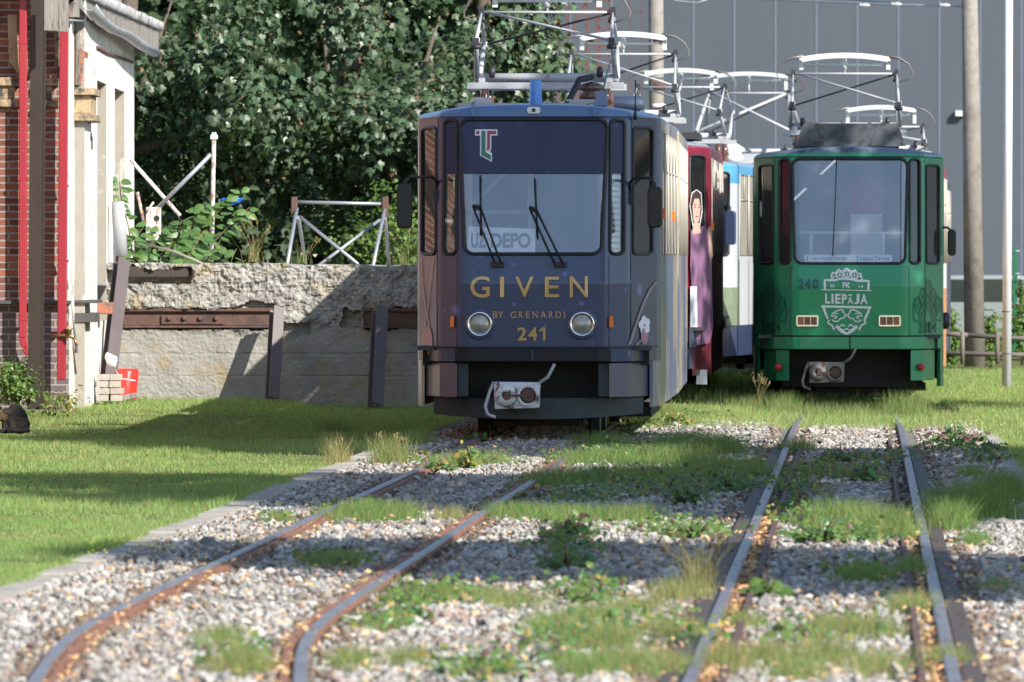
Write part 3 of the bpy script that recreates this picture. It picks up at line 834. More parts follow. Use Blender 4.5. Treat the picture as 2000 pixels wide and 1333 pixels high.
M['white'] = mat('white_print', (0.75, 0.76, 0.78), 0.5, var=0.03)
M['board_white'] = mat('white_card', (0.9, 0.91, 0.93), 0.6, var=0.02)
M['print_grey'] = mat('grey_print', (0.035, 0.04, 0.055), 0.5, var=0.05)
M['print_red'] = mat('red_print', (0.32, 0.05, 0.08), 0.5, var=0.05)
M['print_green'] = mat('green_print', (0.05, 0.17, 0.13), 0.5, var=0.05)
M['rose'] = mat('rose_gold_print', (0.50, 0.32, 0.28), 0.4, var=0.1)
M['rose_dull'] = mat('dull_rose_print', (0.26, 0.21, 0.23), 0.4, var=0.1)
M['pink'] = mat('pink_gem_print', (0.42, 0.17, 0.27), 0.3, var=0.3, vscale=20)
M['beacon'] = mat('blue_beacon_lens', (0.10, 0.26, 0.62), 0.18, var=0.08, coat=0.4)
M['lampglass'] = mat('headlamp_reflector', (0.36, 0.35, 0.32), 0.3, 0.45, var=0.5, vscale=26)
M['cabwall'] = mat('cab_interior_panel', (0.36, 0.38, 0.42), 0.6, var=0.1)
M['cabfloor'] = mat('cab_floor', (0.05, 0.05, 0.055), 0.7)
M['windshield_glass'] = glass_mat('windshield_glass', (0.95, 0.97, 1.0), 0.18, 0.02, 0.065, (0.60, 0.64, 0.78), glare_streaks=True)  # bluish diffuse film stands in for sky glare on the glass
M['dark_glass'] = glass_mat('tinted_window_glass', (0.35, 0.36, 0.38), 0.05, 0.015, 0.02)
M['side_glass'] = glass_mat('saloon_window_glass', (0.55, 0.56, 0.55), 0.05, 0.25, 0.45, (0.46, 0.43, 0.36))  # heavy beige film paints in the bright sunlit look of the panes

def seams(root, m):
    for x, z0, z1 in ((-0.70, 0.84, 1.66), (0.70, 0.84, 1.66), (-0.895, 0.84, 2.94), (0.895, 0.84, 2.94)):
        mb = MB(); mb.tube([front_pt(x, z, 0.001) for z in np.linspace(z0, z1, 8)], 0.004, 4); mb.build('panel_joint', m, root)
    mb = MB(); mb.tube([front_pt(x, 2.955, 0.004) for x in np.linspace(-1.1, 1.1, 50)], 0.008, 5); mb.build('drip_rail', m, root)
def interior(root, L, wall=None):
    mb = MB(); mb.box(-1.08, 1.08, 0.4, L, 0.80, 0.84)
    mb.build('floor', M['cabfloor'], root)
    mb = MB(); mb.box(-0.6, 0.6, 0.32, 0.62, 1.0, 1.62)
    mb.prism([(0.25, 1.55), (0.62, 1.55), (0.62, 1.66), (0.36, 1.74)], -0.58, 0.58, 'yz')
    mb.build('dashboard', M['under'], root)

# ---------------------------------------------------------------- dark tram in front
HEAD = math.atan(0.0413)
tA = tag(empty('tram', (0.19, 80.0, 0.0), -HEAD), 'dark blue printed tram with gold lettering and a blue beacon, nearest to the viewer', 'tram', 'trams standing on the sidings')
def matA(x, y, z):
    if z > 2.955: return 1
    if y > 1.62: return 2
    return 0
SW = [(1.9, 3.05), (3.17, 4.32), (4.44, 5.59), (5.71, 6.86), (6.98, 8.13)]
body, panes = tram_shell(tA, 8.5, 0.0125, SW, [M['wrap'], M['wrap_roof'], M['wrap_side']], matA, gaskets=M['black'],
                         glass={'*': M['dark_glass'], 'windshield': M['windshield_glass'], 'strip_window': M['windshield_glass'], 'side_window': M['side_glass']})
interior(tA, 8.5)
seams(tA, M['wrap'])
running_gear(tA, 8.5)
side_skirts(tA, 8.5, M['wrap_side'])
# ledges, cowl seams and gutter clips
mb = MB()
for x in (-0.56, 0.56):
    mb = MB(); mb.bar(front_pt(x, 2.96, 0.02), front_pt(x, 3.09, 0.02), 0.03, 0.02); mb.build('roof_clip', M['wrap_roof'], tA)
mb = MB()
pp = [front_pt(x, 0.83, 0.006) for x in np.linspace(-1.11, 1.11, 60)]
mb.tube(pp, 0.009, 5)
mb.build('panel_seam', M['black'], tA)
mb = MB()
xs = list(np.linspace(-0.70, 0.70, 15))
outer = [front_pt(x, 0.76, 0.03) for x in xs]
mb.prism([(p.x, p.y) for p in outer] + [(0.70, 0.3), (-0.70, 0.3)], 0.70, 0.815, 'xy')
mb.build('bumper', M['bumper'], tA, bevel=0.008)
mb = MB(); mb.box(-0.012, 0.012, -0.0, 0.05, 0.71, 0.805)
mb.build('bumper_joint', M['teal'], tA)
for sx in (-1, 1):
    mb = MB(); mb.prism(skirt_plan(sx), 0.37, 0.685, 'xy')
    sk = mb.build('skirt', M['skirt_purple'], tA, bevel=0.006)
    mb = MB(); mb.box(*sorted((sx * 0.60, sx * 0.695)), 0.16, 0.2, 0.38, 0.68); mb.build('skirt_edge', M['teal'], sk)
mb = MB()
ap = [(x, 0.30 + 0.28 * (abs(x) / 0.95) ** 2) for x in np.linspace(-0.94, 1.0, 13)]
for (x0, y0), (x1, y1) in zip(ap, ap[1:]):
    zb0 = 0.165 + 0.05 * (abs(x0)) ** 2; zb1 = 0.165 + 0.05 * abs(x1) ** 2
    mb.add([(x0, y0, zb0), (x1, y1, zb1), (x1, y1, 0.36), (x0, y0, 0.36), (x0, y0 + 0.03, zb0), (x1, y1 + 0.03, zb1), (x1, y1 + 0.03, 0.36), (x0, y0 + 0.03, 0.36)],
           [(0, 1, 2, 3), (5, 4, 7, 6), (0, 4, 5, 1), (3, 2, 6, 7)])
mb.build('apron', M['teal'], tA)
M['coupler_paint'] = mat('chipped_white_coupler_paint', (0.62, 0.63, 0.66), 0.5, var=0.12, col2=(0.10, 0.055, 0.04), c2lo=0.52, c2hi=0.6, c2scale=9)
coupler(tA, -0.155, 0.39, M['coupler_paint'])
# lamps
for x in (-0.487, 0.455):
    z = 1.045
    mb = MB(); mb.lathe(front_pt(x, z, 0.0), [(0.145, 0.02), (0.14, -0.012), (0.12, -0.02), (0.112, 0.0)], 28, 'y')
    h = mb.build('headlight', M['wrap'], tA)
    mb = MB(); mb.lathe(front_pt(x, z, 0.0), [(0.117, 0.0), (0.115, -0.035), (0.098, -0.04), (0.096, -0.01)], 28, 'y'); mb.build('rim', M['chrome'], h)
    mb = MB(); mb.lathe(front_pt(x, z, 0.0), [(0.098, -0.016), (0.08, -0.03), (0.05, -0.042), (0.002, -0.048)], 28, 'y'); mb.build('lens', M['lampglass'], h)
for x in (-0.735, 0.71):
    p = front_pt(x, 1.065, 0.012); mb = MB(); mb.box(p.x - 0.02, p.x + 0.02, p.y - 0.03, p.y + 0.03, p.z - 0.052, p.z + 0.052)
    mb.build('turn_signal', M['orange_lens'], tA, bevel=0.008)
for y in (2.0, 6.0):
    mb = MB(); mb.box(1.14, 1.175, y, y + 0.09, 2.02, 2.12); mb.build('marker_light', M['orange_lens'], tA, bevel=0.006)
p = front_pt(0.0, 3.0, 0.012); mb = MB()
mb.prism(rr_poly(-0.06, 0.06, 2.985, 3.045, 0.02), p.y - 0.02, p.y + 0.02); o = mb.build('roof_lamp', M['white'], tA)
mb = MB(); mb.box(-0.016, 0.016, p.y - 0.026, p.y - 0.021, 3.0, 3.03); mb.build('lens', M['dark_steel'], o)
mb = MB(); mb.lathe((0.0, 0.75, 3.06), [(0.068, 0.0), (0.068, 0.03), (0.058, 0.035), (0.055, 0.22), (0.045, 0.245), (0.001, 0.25)], 24)
mb.build('beacon', M['beacon'], tA)
mb = MB(); mb.box(0.55, 0.66, 0.8, 1.0, 3.06, 3.20); mb.build('junction_box', M['wrap_roof'], tA, bevel=0.01)
mb = MB(); mb.tube([(0.62, 0.9, 3.2), (0.64, 1.5, 3.4), (0.68, 2.6, 3.62)], 0.008, 6); mb.build('green_cord', M['print_green'], tA)
mb = MB(); mb.lathe((0.47, 2.0, 3.12), [(0.06, 0.0), (0.115, 0.03), (0.12, 0.07), (0.07, 0.1), (0.14, 0.12), (0.12, 0.16), (0.05, 0.19), (0.001, 0.2)], 18)
mb.build('roof_insulator', M['insulator'], tA)
mb = MB(); mb.tube([(0.25, 1.6, 3.08), (0.31, 1.7, 3.2), (0.37, 1.8, 3.33), (0.48, 2.0, 3.36)], 0.03, 8); mb.build('power_cable', M['black'], tA)
mb = MB(); mb.lathe((0.84, 1.6, 3.1), [(0.001, -0.14), (0.07, -0.14), (0.075, 0.1), (0.05, 0.14), (0.001, 0.15)], 14, 'x')
mb.build('roof_cylinder', M['steel_grey'], tA)
mb = MB(); mb.box(-0.75, 0.45, 1.25, 2.3, 3.05, 3.10); mb.box(-0.62, -0.45, 1.5, 1.7, 3.1, 3.16); mb.box(0.25, 0.6, 1.6, 1.9, 3.1, 3.14)
mb.build('roof_tray', M['steel_white'], tA)
mb = MB(); mb.tube([front_pt(0.90, 2.97, 0.03), front_pt(0.90, 3.3, 0.03)], 0.006, 6); mb.lathe(front_pt(0.90, 2.93, 0.03), [(0.02, 0), (0.012, 0.08)], 8); mb.build('antenna', M['black'], tA)
# wipers
def PA(px, py): return ((px - 1041) / 213.0, EYE + (HZ - py) / 213.0)
for blade, arm1, arm2, piv in (
        (((937, 342), (939, 460)), ((923, 402), (967, 514)), ((938, 404), (980, 517)), (972, 516)),
        (((1044, 348), (1050, 464)), ((1034, 405), (1084, 515)), ((1048, 409), (1101, 517)), (1094, 516))):
    mb = MB()
    mb.tube([front_pt(*PA(*blade[0]), 0.05), front_pt(*PA(*blade[1]), 0.05)], 0.009, 6)
    for a in (arm1, arm2): mb.tube([front_pt(*PA(*a[0]), 0.06), front_pt(*PA(*a[1]), 0.05)], 0.009, 6)
    mb.tube([front_pt(*PA(*arm1[0]), 0.06), front_pt(*PA(*arm2[0]), 0.06)], 0.016, 6)
    p = front_pt(*PA(*piv), 0.03); mb.box(p.x - 0.06, p.x + 0.06, p.y - 0.02, p.y + 0.04, p.z - 0.025, p.z + 0.02)
    mb.build('wiper', M['black'], tA)
mirror(tA, -1, -0.90, 2.40, 0.30, 1.925, 2.34, -1.19, w_=0.14)
mirror(tA, 1, 0.885, 2.39, 0.26, 1.93, 2.31, 1.12, w_=0.135)
# windshield film, board, emblem
mb = MB()
us = np.linspace(-1, 1, 25); lo_ = [front_pt(u * 0.652, 2.43, 0.002) for u in us]; hi_ = [front_pt(u * 0.672, 2.925, 0.002) for u in us]
mb.add(lo_ + hi_, [(k, k + 1, 26 + k, 25 + k) for k in range(24)])
bk = Vector((0, 0.004, 0)); mb.add([p + bk for p in lo_ + hi_], [(25 + k, 26 + k, k + 1, k) for k in range(24)])
film = mb.build('sunshade_film', M['film'], tA)
def film_pt(x, z, o=0.0): return front_pt(x, z, 0.0) + Vector((0, -0.005 - o, 0))
def flat(root, name, polys, m, fn=film_pt, o=0.0):
    mb = MB()
    for pl in polys: mb.add([fn(x, z, o) for x, z in pl], [tuple(range(len(pl)))])
    return mb.build(name, m, root, fix=False)
def PP(l): return [PA(*q) for q in l]
flat(tA, 'emblem_outline', [PP([(926, 252), (970, 252), (970, 264), (958, 264), (958, 292), (948, 296), (948, 288), (950, 288), (959.5, 299), (959.5, 316), (936, 303), (936, 264), (926, 264)])], M['white'], o=0.0)
flat(tA, 'emblem_red', [PP([(950, 254.5), (968, 254.5), (968, 261.5), (955.5, 261.5), (955.5, 290), (950, 293)]), PP([(928.5, 254.5), (934.5, 254.5), (934.5, 261.5), (928.5, 261.5)])], M['print_red'], o=0.004)
flat(tA, 'emblem_green', [PP([(938.5, 254.5), (946.5, 254.5), (946.5, 296), (957.5, 303), (957.5, 312.5), (938.5, 302)])], M['print_green'], o=0.004)
def board_pt(x, z, o=0.0): return front_pt(x, z, 0.0) + Vector((0, 0.035 - o, 0))
bd = flat(tA, 'destination_board', [[(-0.605, 1.705), (0.02, 1.705), (0.02, 1.92), (-0.6, 1.945)]], M['board_white'], fn=board_pt)
vs, fs = fit_text('UZ', -0.57, -0.435, 1.745, 1.885, 0.03); vs2, fs2 = fit_text('DEPO', -0.385, -0.025, 1.745, 1.885, 0.03)
mb = MB()
for v_, f_ in ((vs, fs), (vs2, fs2)): mb.add([board_pt(x, z, 0.006) for x, z in v_], f_)
mb.build('board_lettering', M['print_grey'], bd, fix=False)
# cab partition seen through the lower windshield
mb = MB(); mb.box(-1.05, -0.05, 1.55, 1.6, 0.84, 1.75); mb.box(-1.05, 1.05, 1.55, 1.6, 2.55, 2.95); mb.box(-0.11, -0.05, 1.55, 1.6, 1.75, 2.55); mb.box(0.6, 1.05, 1.55, 1.6, 0.84, 2.55)
mb.box(-1.05, -0.05, 1.57, 1.58, 2.07, 2.10)
mb.build('cab_partition', M['cabwall'], tA)
mb = MB(); mb.box(-0.25, 0.25, 0.95, 1.4, 1.15, 1.25); mb.box(-0.25, 0.25, 1.35, 1.45, 1.25, 1.72); mb.build('driver_seat', M['under'], tA)
for sx in (-1, 1):
    mb = MB(); q = [front_pt(sx * a, z, 0.001) for a, z in ((0.70, 2.43), (0.835, 2.43), (0.835, 2.93), (0.70, 2.93))]; mb.add(q, [(0, 1, 2, 3)]); mb.add([p + Vector((0, 0.006, 0)) for p in q], [(3, 2, 1, 0)]); mb.build('strip_film', M['film'], tA)
mb = MB()
for k in range(14):
    z = 1.70 + k * 0.053
    l = [front_pt(x, z + 0.014 * math.sin((x - 0.68) * 16), -0.05) for x in np.linspace(0.69, 0.86, 7)]
    for a, b in zip(l, l[1:]): mb.bar(a, b, 0.028, 0.006)
mb.build('slatted_blind', M['white'], tA)
# lettering on the nose
def letters(items, name, m, root, off=0.013):
    for txt, x0, x1, z0, z1, bold in items:
        if txt == '1':
            w_ = x1 - x0; h_ = z1 - z0; t_ = w_ * 0.42
            vs = [(x1 - t_, z0), (x1, z0), (x1, z1), (x1 - t_ * 0.9, z1), (x0, z1 - h_ * 0.2), (x0, z1 - h_ * 0.36), (x1 - t_, z1 - h_ * 0.2)]; fs = [(0, 1, 2, 6), (6, 2, 3), (6, 3, 4, 5)]
        else: vs, fs = fit_text(txt, x0, x1, z0, z1, bold)
        mb = MB(); mb.add([front_pt(x, z, off) for x, z in vs], fs)
        mb.build('digit' if txt.isdigit() else 'letter', m, root, fix=False)
def PX(a, b, c, d): (x0, z1), (x1, z0) = PA(a, c), PA(b, d); return x0, x1, z0, z1
letters([('G', *PX(919, 957, 540, 582), 0.008), ('I', *PX(977, 985, 541, 581), 0.0), ('V', *PX(1007, 1043, 541, 581), 0.008), ('E', *PX(1065, 1093, 541, 581), 0.008), ('N', *PX(1114, 1149, 540, 581), 0.008)], 'large_lettering', M['gold'], tA)
letters([('BY', *PX(963, 984, 609, 622), 0.0), ('G', *PX(998, 1009, 609, 622), 0), ('R', *PX(1014, 1022, 609, 622), 0), ('E', *PX(1028, 1035, 609, 622), 0), ('N', *PX(1041, 1051, 609, 622), 0), ('A', *PX(1056, 1068, 609, 622), 0), ('R', *PX(1073, 1081, 609, 622), 0), ('D', *PX(1086, 1097, 609, 622), 0), ('I', *PX(1102, 1104, 609, 622), 0)], 'small_lettering', M['gold'], tA)
letters([('2', *PX(1011, 1029, 640, 666), 0.025), ('4', *PX(1032, 1050, 640, 666), 0.02), ('1', *PX(1054, 1066, 640, 666), 0.02)], 'fleet_number', M['gold'], tA)
# printed jewellery on the cheeks
mb = MB()
strip_decal(mb, [(-1.075, 1.66), (-1.055, 1.40), (-1.005, 1.10)], 0.010); strip_decal(mb, [(-0.93, 1.66), (-0.965, 1.40), (-1.005, 1.10)], 0.010)
strip_decal(mb, [(-1.005 + 0.022 * math.cos(a), 1.015 + 0.085 * math.sin(a)) for a in np.linspace(0, 6.0, 24)], 0.012, closed=True)
strip_decal(mb, [(-1.0 + 0.05 * math.cos(a), 0.885 + 0.12 * math.sin(a)) for a in np.linspace(0, 6.0, 24)], 0.018, closed=True)
arc = [(1.105, 1.43), (1.05, 1.36), (0.99, 1.22), (0.92, 1.0), (0.875, 0.85)]
mb.build('printed_chain', M['rose'], tA, fix=False)
mb = MB(); strip_decal(mb, arc, 0.022); mb.build('printed_ring', M['rose_dull'], tA, fix=False)
mb = MB(); strip_decal(mb, [(1.02, 1.02), (0.985, 0.90), (0.93, 0.85)], 0.018); mb.build('printed_ring', M['rose_dull'], tA, fix=False)
for a_ in ((-1.0, 0.885, 0.04, 0.11, 0.007), (1.0, 0.93, 0.03, 0.08, 0.011)):
    mb = MB(); disc_decal(mb, *a_); mb.build('printed_gem', M['pink'], tA, fix=False)
mb = MB()
for a in range(5): disc_decal(mb, 1.0 + 0.028 * math.cos(a * 1.256 + 0.5), 1.03 + 0.05 * math.sin(a * 1.256 + 0.5), 0.022, 0.04, 0.009 + a * 0.0006)
mb.build('printed_flower', M['white'], tA, fix=False)
pantograph(tA, 3.6, 3.30, 3.72, 4.01, 4.27, cx=0.0)
# second, articulated section and bellows
def plain_section(root, y0, rz, L, mats, matfn, sw, skirt, name='rear_section', glass=None, x0=0.0):
    s = empty(name, (x0, y0, 0), rz); s.parent = root
    tram_shell(s, L, 0.08, sw, mats, matfn, fw=None, gaskets=M['dark_steel'], glass={'*': glass or M['side_glass']}, simple_front=True, name='section_body')
    mb = MB(); mb.box(-0.95, 0.95, -0.55, 0.05, 0.5, 2.9); mb.build('bellows', M['black'], s)
    mb = MB(); mb.box(-1.05, 1.05, 0.1, L, 0.3, 0.84); mb.box(-1.1, 1.1, L - 0.05, L, 0.8, 2.95); mb.build('underframe', M['under'], s)
    mb = MB()
    for sx in (-1, 1): mb.box(*sorted((sx * 1.10, sx * 1.135)), 0.0, L, 0.27, 0.698)
    mb.build('side_skirt', skirt, s)
    return s
plain_section(tA, 9.05, rad(0.6), 8.6, [M['wrap_side'], M['wrap_roof']], lambda x, y, z: 1 if z > 2.955 else 0, [(0.5 + 1.3 * k, 1.6 + 1.3 * k) for k in range(6)], M['wrap_side'])

# ---------------------------------------------------------------- green tram
M['green'] = mat('green_printed_wrap', (0.020, 0.27, 0.12), 0.32, var=0.16, vscale=5, coat=0.2, stretch=(1, 1, 0.22), col2=(0.035, 0.16, 0.09), c2lo=0.56, c2hi=0.72, c2scale=5)
M['green_dark'] = mat('dark_green_print', (0.010, 0.075, 0.05), 0.35, var=0.1)
M['green_roof'] = mat('blue_grey_roof', (0.13, 0.17, 0.22), 0.5, var=0.2, col2=(0.05, 0.06, 0.07))
M['side_white'] = mat('white_side_paint', (0.62, 0.6, 0.57), 0.4, var=0.08)
M['side_red'] = mat('dark_red_side_paint', (0.30, 0.02, 0.045), 0.35, var=0.15, coat=0.2)
M['side_orange'] = mat('orange_side_print', (0.50, 0.24, 0.10), 0.4, var=0.25, vscale=2, stretch=(1, 1, 0.3))
M['deflector'] = mat('grimy_smoked_plastic', (0.075, 0.08, 0.092), 0.4, var=0.3, vscale=5, col2=(0.02, 0.022, 0.025), c2scale=6)
M['navy_faint'] = mat('faded_navy_print', (0.016, 0.085, 0.10), 0.4, var=0.1)
M['navy'] = mat('navy_print', (0.028, 0.04, 0.09), 0.4, var=0.1)
GH = rad(1.6)
tG = tag(empty('tram', (4.0, 103.0, -0.10), -GH), 'green tram with a white club crest and hop ornaments printed on its nose', 'tram', 'trams standing on the sidings')
def matG(x, y, z):
    if z > 2.972: return 1
    if y > 1.62:
        if x < 0: return 0
        return 2 if z > 1.3 else 4
    return 0
FWG = [('windshield', -0.655, 0.655, 1.69, 2.93, 0.09, 0.03)] + FRONT_WINDOWS[1:]
tram_shell(tG, 8.5, 0.0125, SW, [M['green'], M['green_roof'], M['side_white'], M['side_red'], M['side_orange']], matG, gaskets=M['black'], fw=FWG,
           glass={'*': M['dark_glass'], 'windshield': M['windshield_glass'], 'side_window': M['side_glass']})
interior(tG, 8.5); seams(tG, M['green_dark']); running_gear(tG, 8.5); side_skirts(tG, 8.5, M['side_orange'], y0=1.5)
for sx in (-1, 1):
    mb = MB(); xa = 1.09
    mb.prism([(sx * 1.095, 1.28), (sx * 1.138, 1.55), (sx * 1.138, 1.62), (sx * 1.06, 1.62), (sx * 1.06, 1.3)], 0.22, 0.70, 'xy')
    mb.build('corner_skirt', M['green'], tG)
mb = MB(); mb.tube([front_pt(x, 0.83, 0.006) for x in np.linspace(-1.11, 1.11, 60)], 0.009, 5); mb.tube([front_pt(0, 0.83, 0.034), front_pt(0, 0.68, 0.034)], 0.007, 5); mb.build('panel_seam', M['black'], tG)
mb = MB(); outer = [front_pt(x, 0.76, 0.022) for x in list(np.linspace(-1.1, 1.1, 31))]
inner = [front_pt(x, 0.76, -0.08) for x in list(np.linspace(1.0, -1.0, 21))]
mb.prism([(p.x, p.y) for p in outer] + [(p.x, p.y) for p in inner], 0.675, 0.818, 'xy'); mb.build('bumper', M['green'], tG, bevel=0.006)
for sx in (-1, 1):
    mb = MB(); mb.prism([(sx * x, y) for x, y in [(0.72, 0.12), (0.87, 0.29), (1.02, 1.0), (0.98, 1.01), (0.83, 0.33), (0.72, 0.2)]], 0.30, 0.665, 'xy')
    sk = mb.build('skirt', M['green'], tG, bevel=0.006)
    p = front_pt(sx * 0.83, 0.5, 0.02); mb = MB(); mb.lathe((p.x, p.y - 0.05, 0.46), [(0.042, 0.06), (0.04, -0.012), (0.001, -0.016)], 16, 'y'); mb.build('reflector', M['red_lens'], sk)
    mb = MB(); mb.box(-0.14, 0.14, -0.02, 0.02, 0, 0.12)
    p = front_pt(sx * (0.47 if sx > 0 else 0.505), 1.0, 0.0)
    tl = MB(); tl.prism(rr_poly(p.x - 0.13, p.x + 0.13, 0.945, 1.075, 0.02), p.y - 0.03, p.y + 0.02); t_ = tl.build('tail_lamp', M['chrome'], tG)
    for k, mm in enumerate(('orange_lens' if sx < 0 else 'red_lens', 'red_lens', 'red_lens' if sx < 0 else 'orange_lens')):
        q = MB(); xx = p.x - 0.115 + k * 0.078; q.box(xx, xx + 0.073, p.y - 0.037, p.y - 0.031, 0.962, 1.058); q.build('lamp_lens', M['lens_dark_' + mm] if 'lens_dark_' + mm in M else M.setdefault('lens_dark_' + mm, mat('dark_' + mm, (0.16, 0.025, 0.015) if 'red' in mm else (0.28, 0.07, 0.02), 0.25, coat=0.4)), t_)
M['coupler_dark'] = mat('dirty_coupler', (0.20, 0.18, 0.17), 0.6, var=0.2, col2=(0.07, 0.045, 0.04), c2scale=9)
coupler(tG, -0.29, 0.40, M['coupler_dark'], lv=M['coupler_dark'])
def PG(px, py): return ((px - 1661) / 165.0, EYE + 0.10 + (HZ - py) / 165.0)
# crest
cw = MB()
def zz(l, wd=0.02, closed=False): strip_decal(cw, [PG(*q) for q in l], wd, 0.011, closed)
def cz(x, y): return (1560 + x * 0.15, 510 + y * 0.15)
def ZL(l, wd=0.02, closed=False): zz([cz(*q) for q in l], wd, closed)
ZL([(345, 385), (345, 250), (470, 252), (540, 232), (630, 232), (700, 240), (760, 258), (915, 262), (910, 385)], 0.026)
ZL([(295, 375), (600, 380), (960, 388)], 0.010)
ZL([(440, 235), (432, 190), (445, 150), (480, 165), (525, 110), (565, 140), (630, 98), (690, 140), (740, 118), (770, 165), (812, 165), (830, 250)], 0.022)
for cx_, cz_ in ((540, 185), (635, 170), (730, 185)):
    ZL([(cx_ + 42 * math.cos(a), cz_ + 44 * math.sin(a)) for a in np.linspace(0, 5.9, 14)], 0.016, True)
    ZL([(cx_, cz_ + 30), (cx_, cz_ - 28)], 0.010); ZL([(cx_ - 20, cz_ - 5), (cx_, cz_ + 14), (cx_ + 20, cz_ - 5)], 0.009)
for sx in (-1, 1):
    ZL([(635 + sx * 190, 235), (635 + sx * 165, 195), (635 + sx * 130, 215), (635 + sx * 120, 245)], 0.014)
ZL([(300, 592), (625, 600), (950, 606)], 0.026)
ZL([(330, 600), (345, 660), (385, 755)], 0.026); ZL([(925, 606), (910, 665), (862, 765)], 0.026)
for sx in (-1, 1):
    f = lambda l: [(630 + sx * x, y) for x, y in l]
    ZL(f([(35, 655), (70, 632), (130, 650), (190, 690), (205, 715), (150, 720), (120, 735), (160, 752)]), 0.014)
    ZL(f([(10, 700), (40, 745), (80, 750), (110, 785), (160, 790), (190, 765)]), 0.014)
    ZL(f([(0, 720), (25, 690), (55, 655)]), 0.013); ZL(f([(110, 690), (140, 680), (160, 700)]), 0.010)
    ZL(f([(230, 770), (245, 810), (190, 840), (160, 900)]), 0.020); ZL(f([(20, 850), (60, 830), (95, 862), (130, 838)]), 0.016)
    ZL(f([(140, 850), (70, 915), (0, 950)]), 0.03); ZL(f([(0, 880), (40, 905), (80, 880)]), 0.014)
cw.build('crest', M['white'], tG, fix=False)
mbx = []
def GX(a, b, c, d):
    x0, z1 = PG(*cz(a, c)); x1, z0 = PG(*cz(b, d)); return x0, x1, z0, z1
letters([('20', *GX(412, 472, 308, 345), 0.03), ('FK', *GX(578, 680, 278, 355), 0.03), ('14', *GX(788, 845, 318, 353), 0.03),
         ('L', *GX(350, 415, 425, 555), 0.03), ('I', *GX(432, 458, 427, 556), 0.03), ('E', *GX(480, 552, 428, 558), 0.03), ('P', *GX(568, 634, 430, 560), 0.03),
         ('A', *GX(640, 715, 470, 561), 0.02), ('J', *GX(728, 795, 430, 562), 0.03), ('A', *GX(808, 900, 432, 564), 0.02)], 'crest_lettering', M['white'], tG, 0.011)
cw = MB(); ZL([(650, 445), (700, 447)], 0.016); cw.build('crest_macron', M['white'], tG, fix=False)
letters([('2', *GX(0, 72, 232, 365), 0.04), ('4', *GX(85, 165, 232, 365), 0.04), ('0', *GX(185, 268, 235, 365), 0.04)], 'fleet_number', M['navy_faint'], tG, 0.011)
# hop cones printed on both cheeks
for sx in (-1, 1):
    cw = MB(); c0 = sx * 0.93
    def hp(x, z): return (c0 + x * 0.92, z)
    def HL(l, wd=0.009): strip_decal(cw, [hp(*q) for q in l], wd, 0.011)
    def petal(x, z, w_, h): HL([(x, z + h / 2), (x - w_ * 0.3, z + h * 0.28), (x - w_ / 2, z), (x - w_ * 0.28, z - h * 0.36), (x, z - h / 2), (x + w_ * 0.28, z - h * 0.36), (x + w_ / 2, z), (x + w_ * 0.3, z + h * 0.28), (x, z + h / 2)])
    for x, z in ((0, 1.40), (-0.075, 1.30), (0.075, 1.30), (-0.14, 1.2), (0, 1.22), (0.14, 1.2), (-0.08, 1.10), (0.08, 1.10)):
        petal(x, z, 0.085, 0.20); HL([(x, z + 0.05), (x, z - 0.06)], 0.006); HL([(x - 0.02, z + 0.01), (x, z - 0.03), (x + 0.02, z + 0.01)], 0.005)
    HL([(-0.18, 1.28), (-0.205, 1.12), (-0.18, 1.0), (-0.11, 1.02)]); HL([(0.18, 1.28), (0.205, 1.12), (0.18, 1.0), (0.11, 1.02)])
    for k, ch in enumerate('2014'):
        vs, fs = fit_text(ch, c0 - 0.115 + k * 0.06, c0 - 0.115 + k * 0.06 + 0.042, 0.865, 1.0, 0.02); cw.add([front_pt(x, z, 0.011) for x, z in vs], fs)
    cw.build('hop_print', M['green_dark'], tG, fix=False)
# inside the green cab
mb = MB()
for pts in ([(-0.6, 0.42, 2.055), (0.62, 0.42, 2.05)], [(-0.46, 0.42, 1.7), (-0.46, 0.42, 2.055)], [(0.40, 0.42, 1.7), (0.40, 0.42, 2.05)]):
    mb.tube(pts, 0.017, 8)
mb.build('handrail', M['white'], tG)
mb = MB(); mb.box(0.02, 0.40, 1.2, 1.3, 1.6, 2.28); mb.box(0.02, 0.40, 0.8, 1.3, 1.5, 1.6); mb.build('seat_back', M['side_white'], tG)
mb = MB(); mb.box(0.0, 0.42, 1.4, 1.45, 2.26, 2.72); mb.build('red_panel', M['print_red'], tG)
mb = MB(); mb.box(-1.1, 1.1, 4.2, 4.25, 0.85, 2.99); mb.build('saloon_partition', M['cabwall'], tG)
def gb(x, z, o=0.0): return front_pt(x, z, 0.0) + Vector((0, 0.02 - o, 0))
mb = MB(); x0, z1 = PG(1572, 498); x1, z0 = PG(1743, 514)
mb.add([gb(x0, z0), gb(x1, z0), gb(x1, z1), gb(x0, z1)], [(0, 1, 2, 3)]); bn = mb.build('banner', M['white'], tG, fix=False)
mb = MB()
for txt, a, b, c, d in (('f', 1576, 1580, 500, 510), ('www.liepajas-tramvajs', 1587, 1655, 501, 510), ('f', 1674, 1678, 500, 510), ('Liepajas Tramvajs', 1681, 1738, 501, 511)):
    x0, z1 = PG(a, c); x1, z0 = PG(b, d); vs, fs = fit_text(txt, x0, x1, z0, z1, 0.01); mb.add([gb(x, z, 0.006) for x, z in vs], fs)
mb.build('banner_lettering', M['print_grey'], bn, fix=False)
mb = MB(); a = PG(1635, 307); b = PG(1632, 400); c = PG(1627, 500)
mb.tube([front_pt(*a, 0.02), front_pt(*b, 0.02), front_pt(*c, 0.02)], 0.007, 5); mb.build('cable', M['black'], tG)
mb = MB(); x, z = PG(1487, 408); disc_decal(mb, x, z, 0.012, 0.1, 0.0); mb.build('round_sticker', M['white'], tG, fix=False)
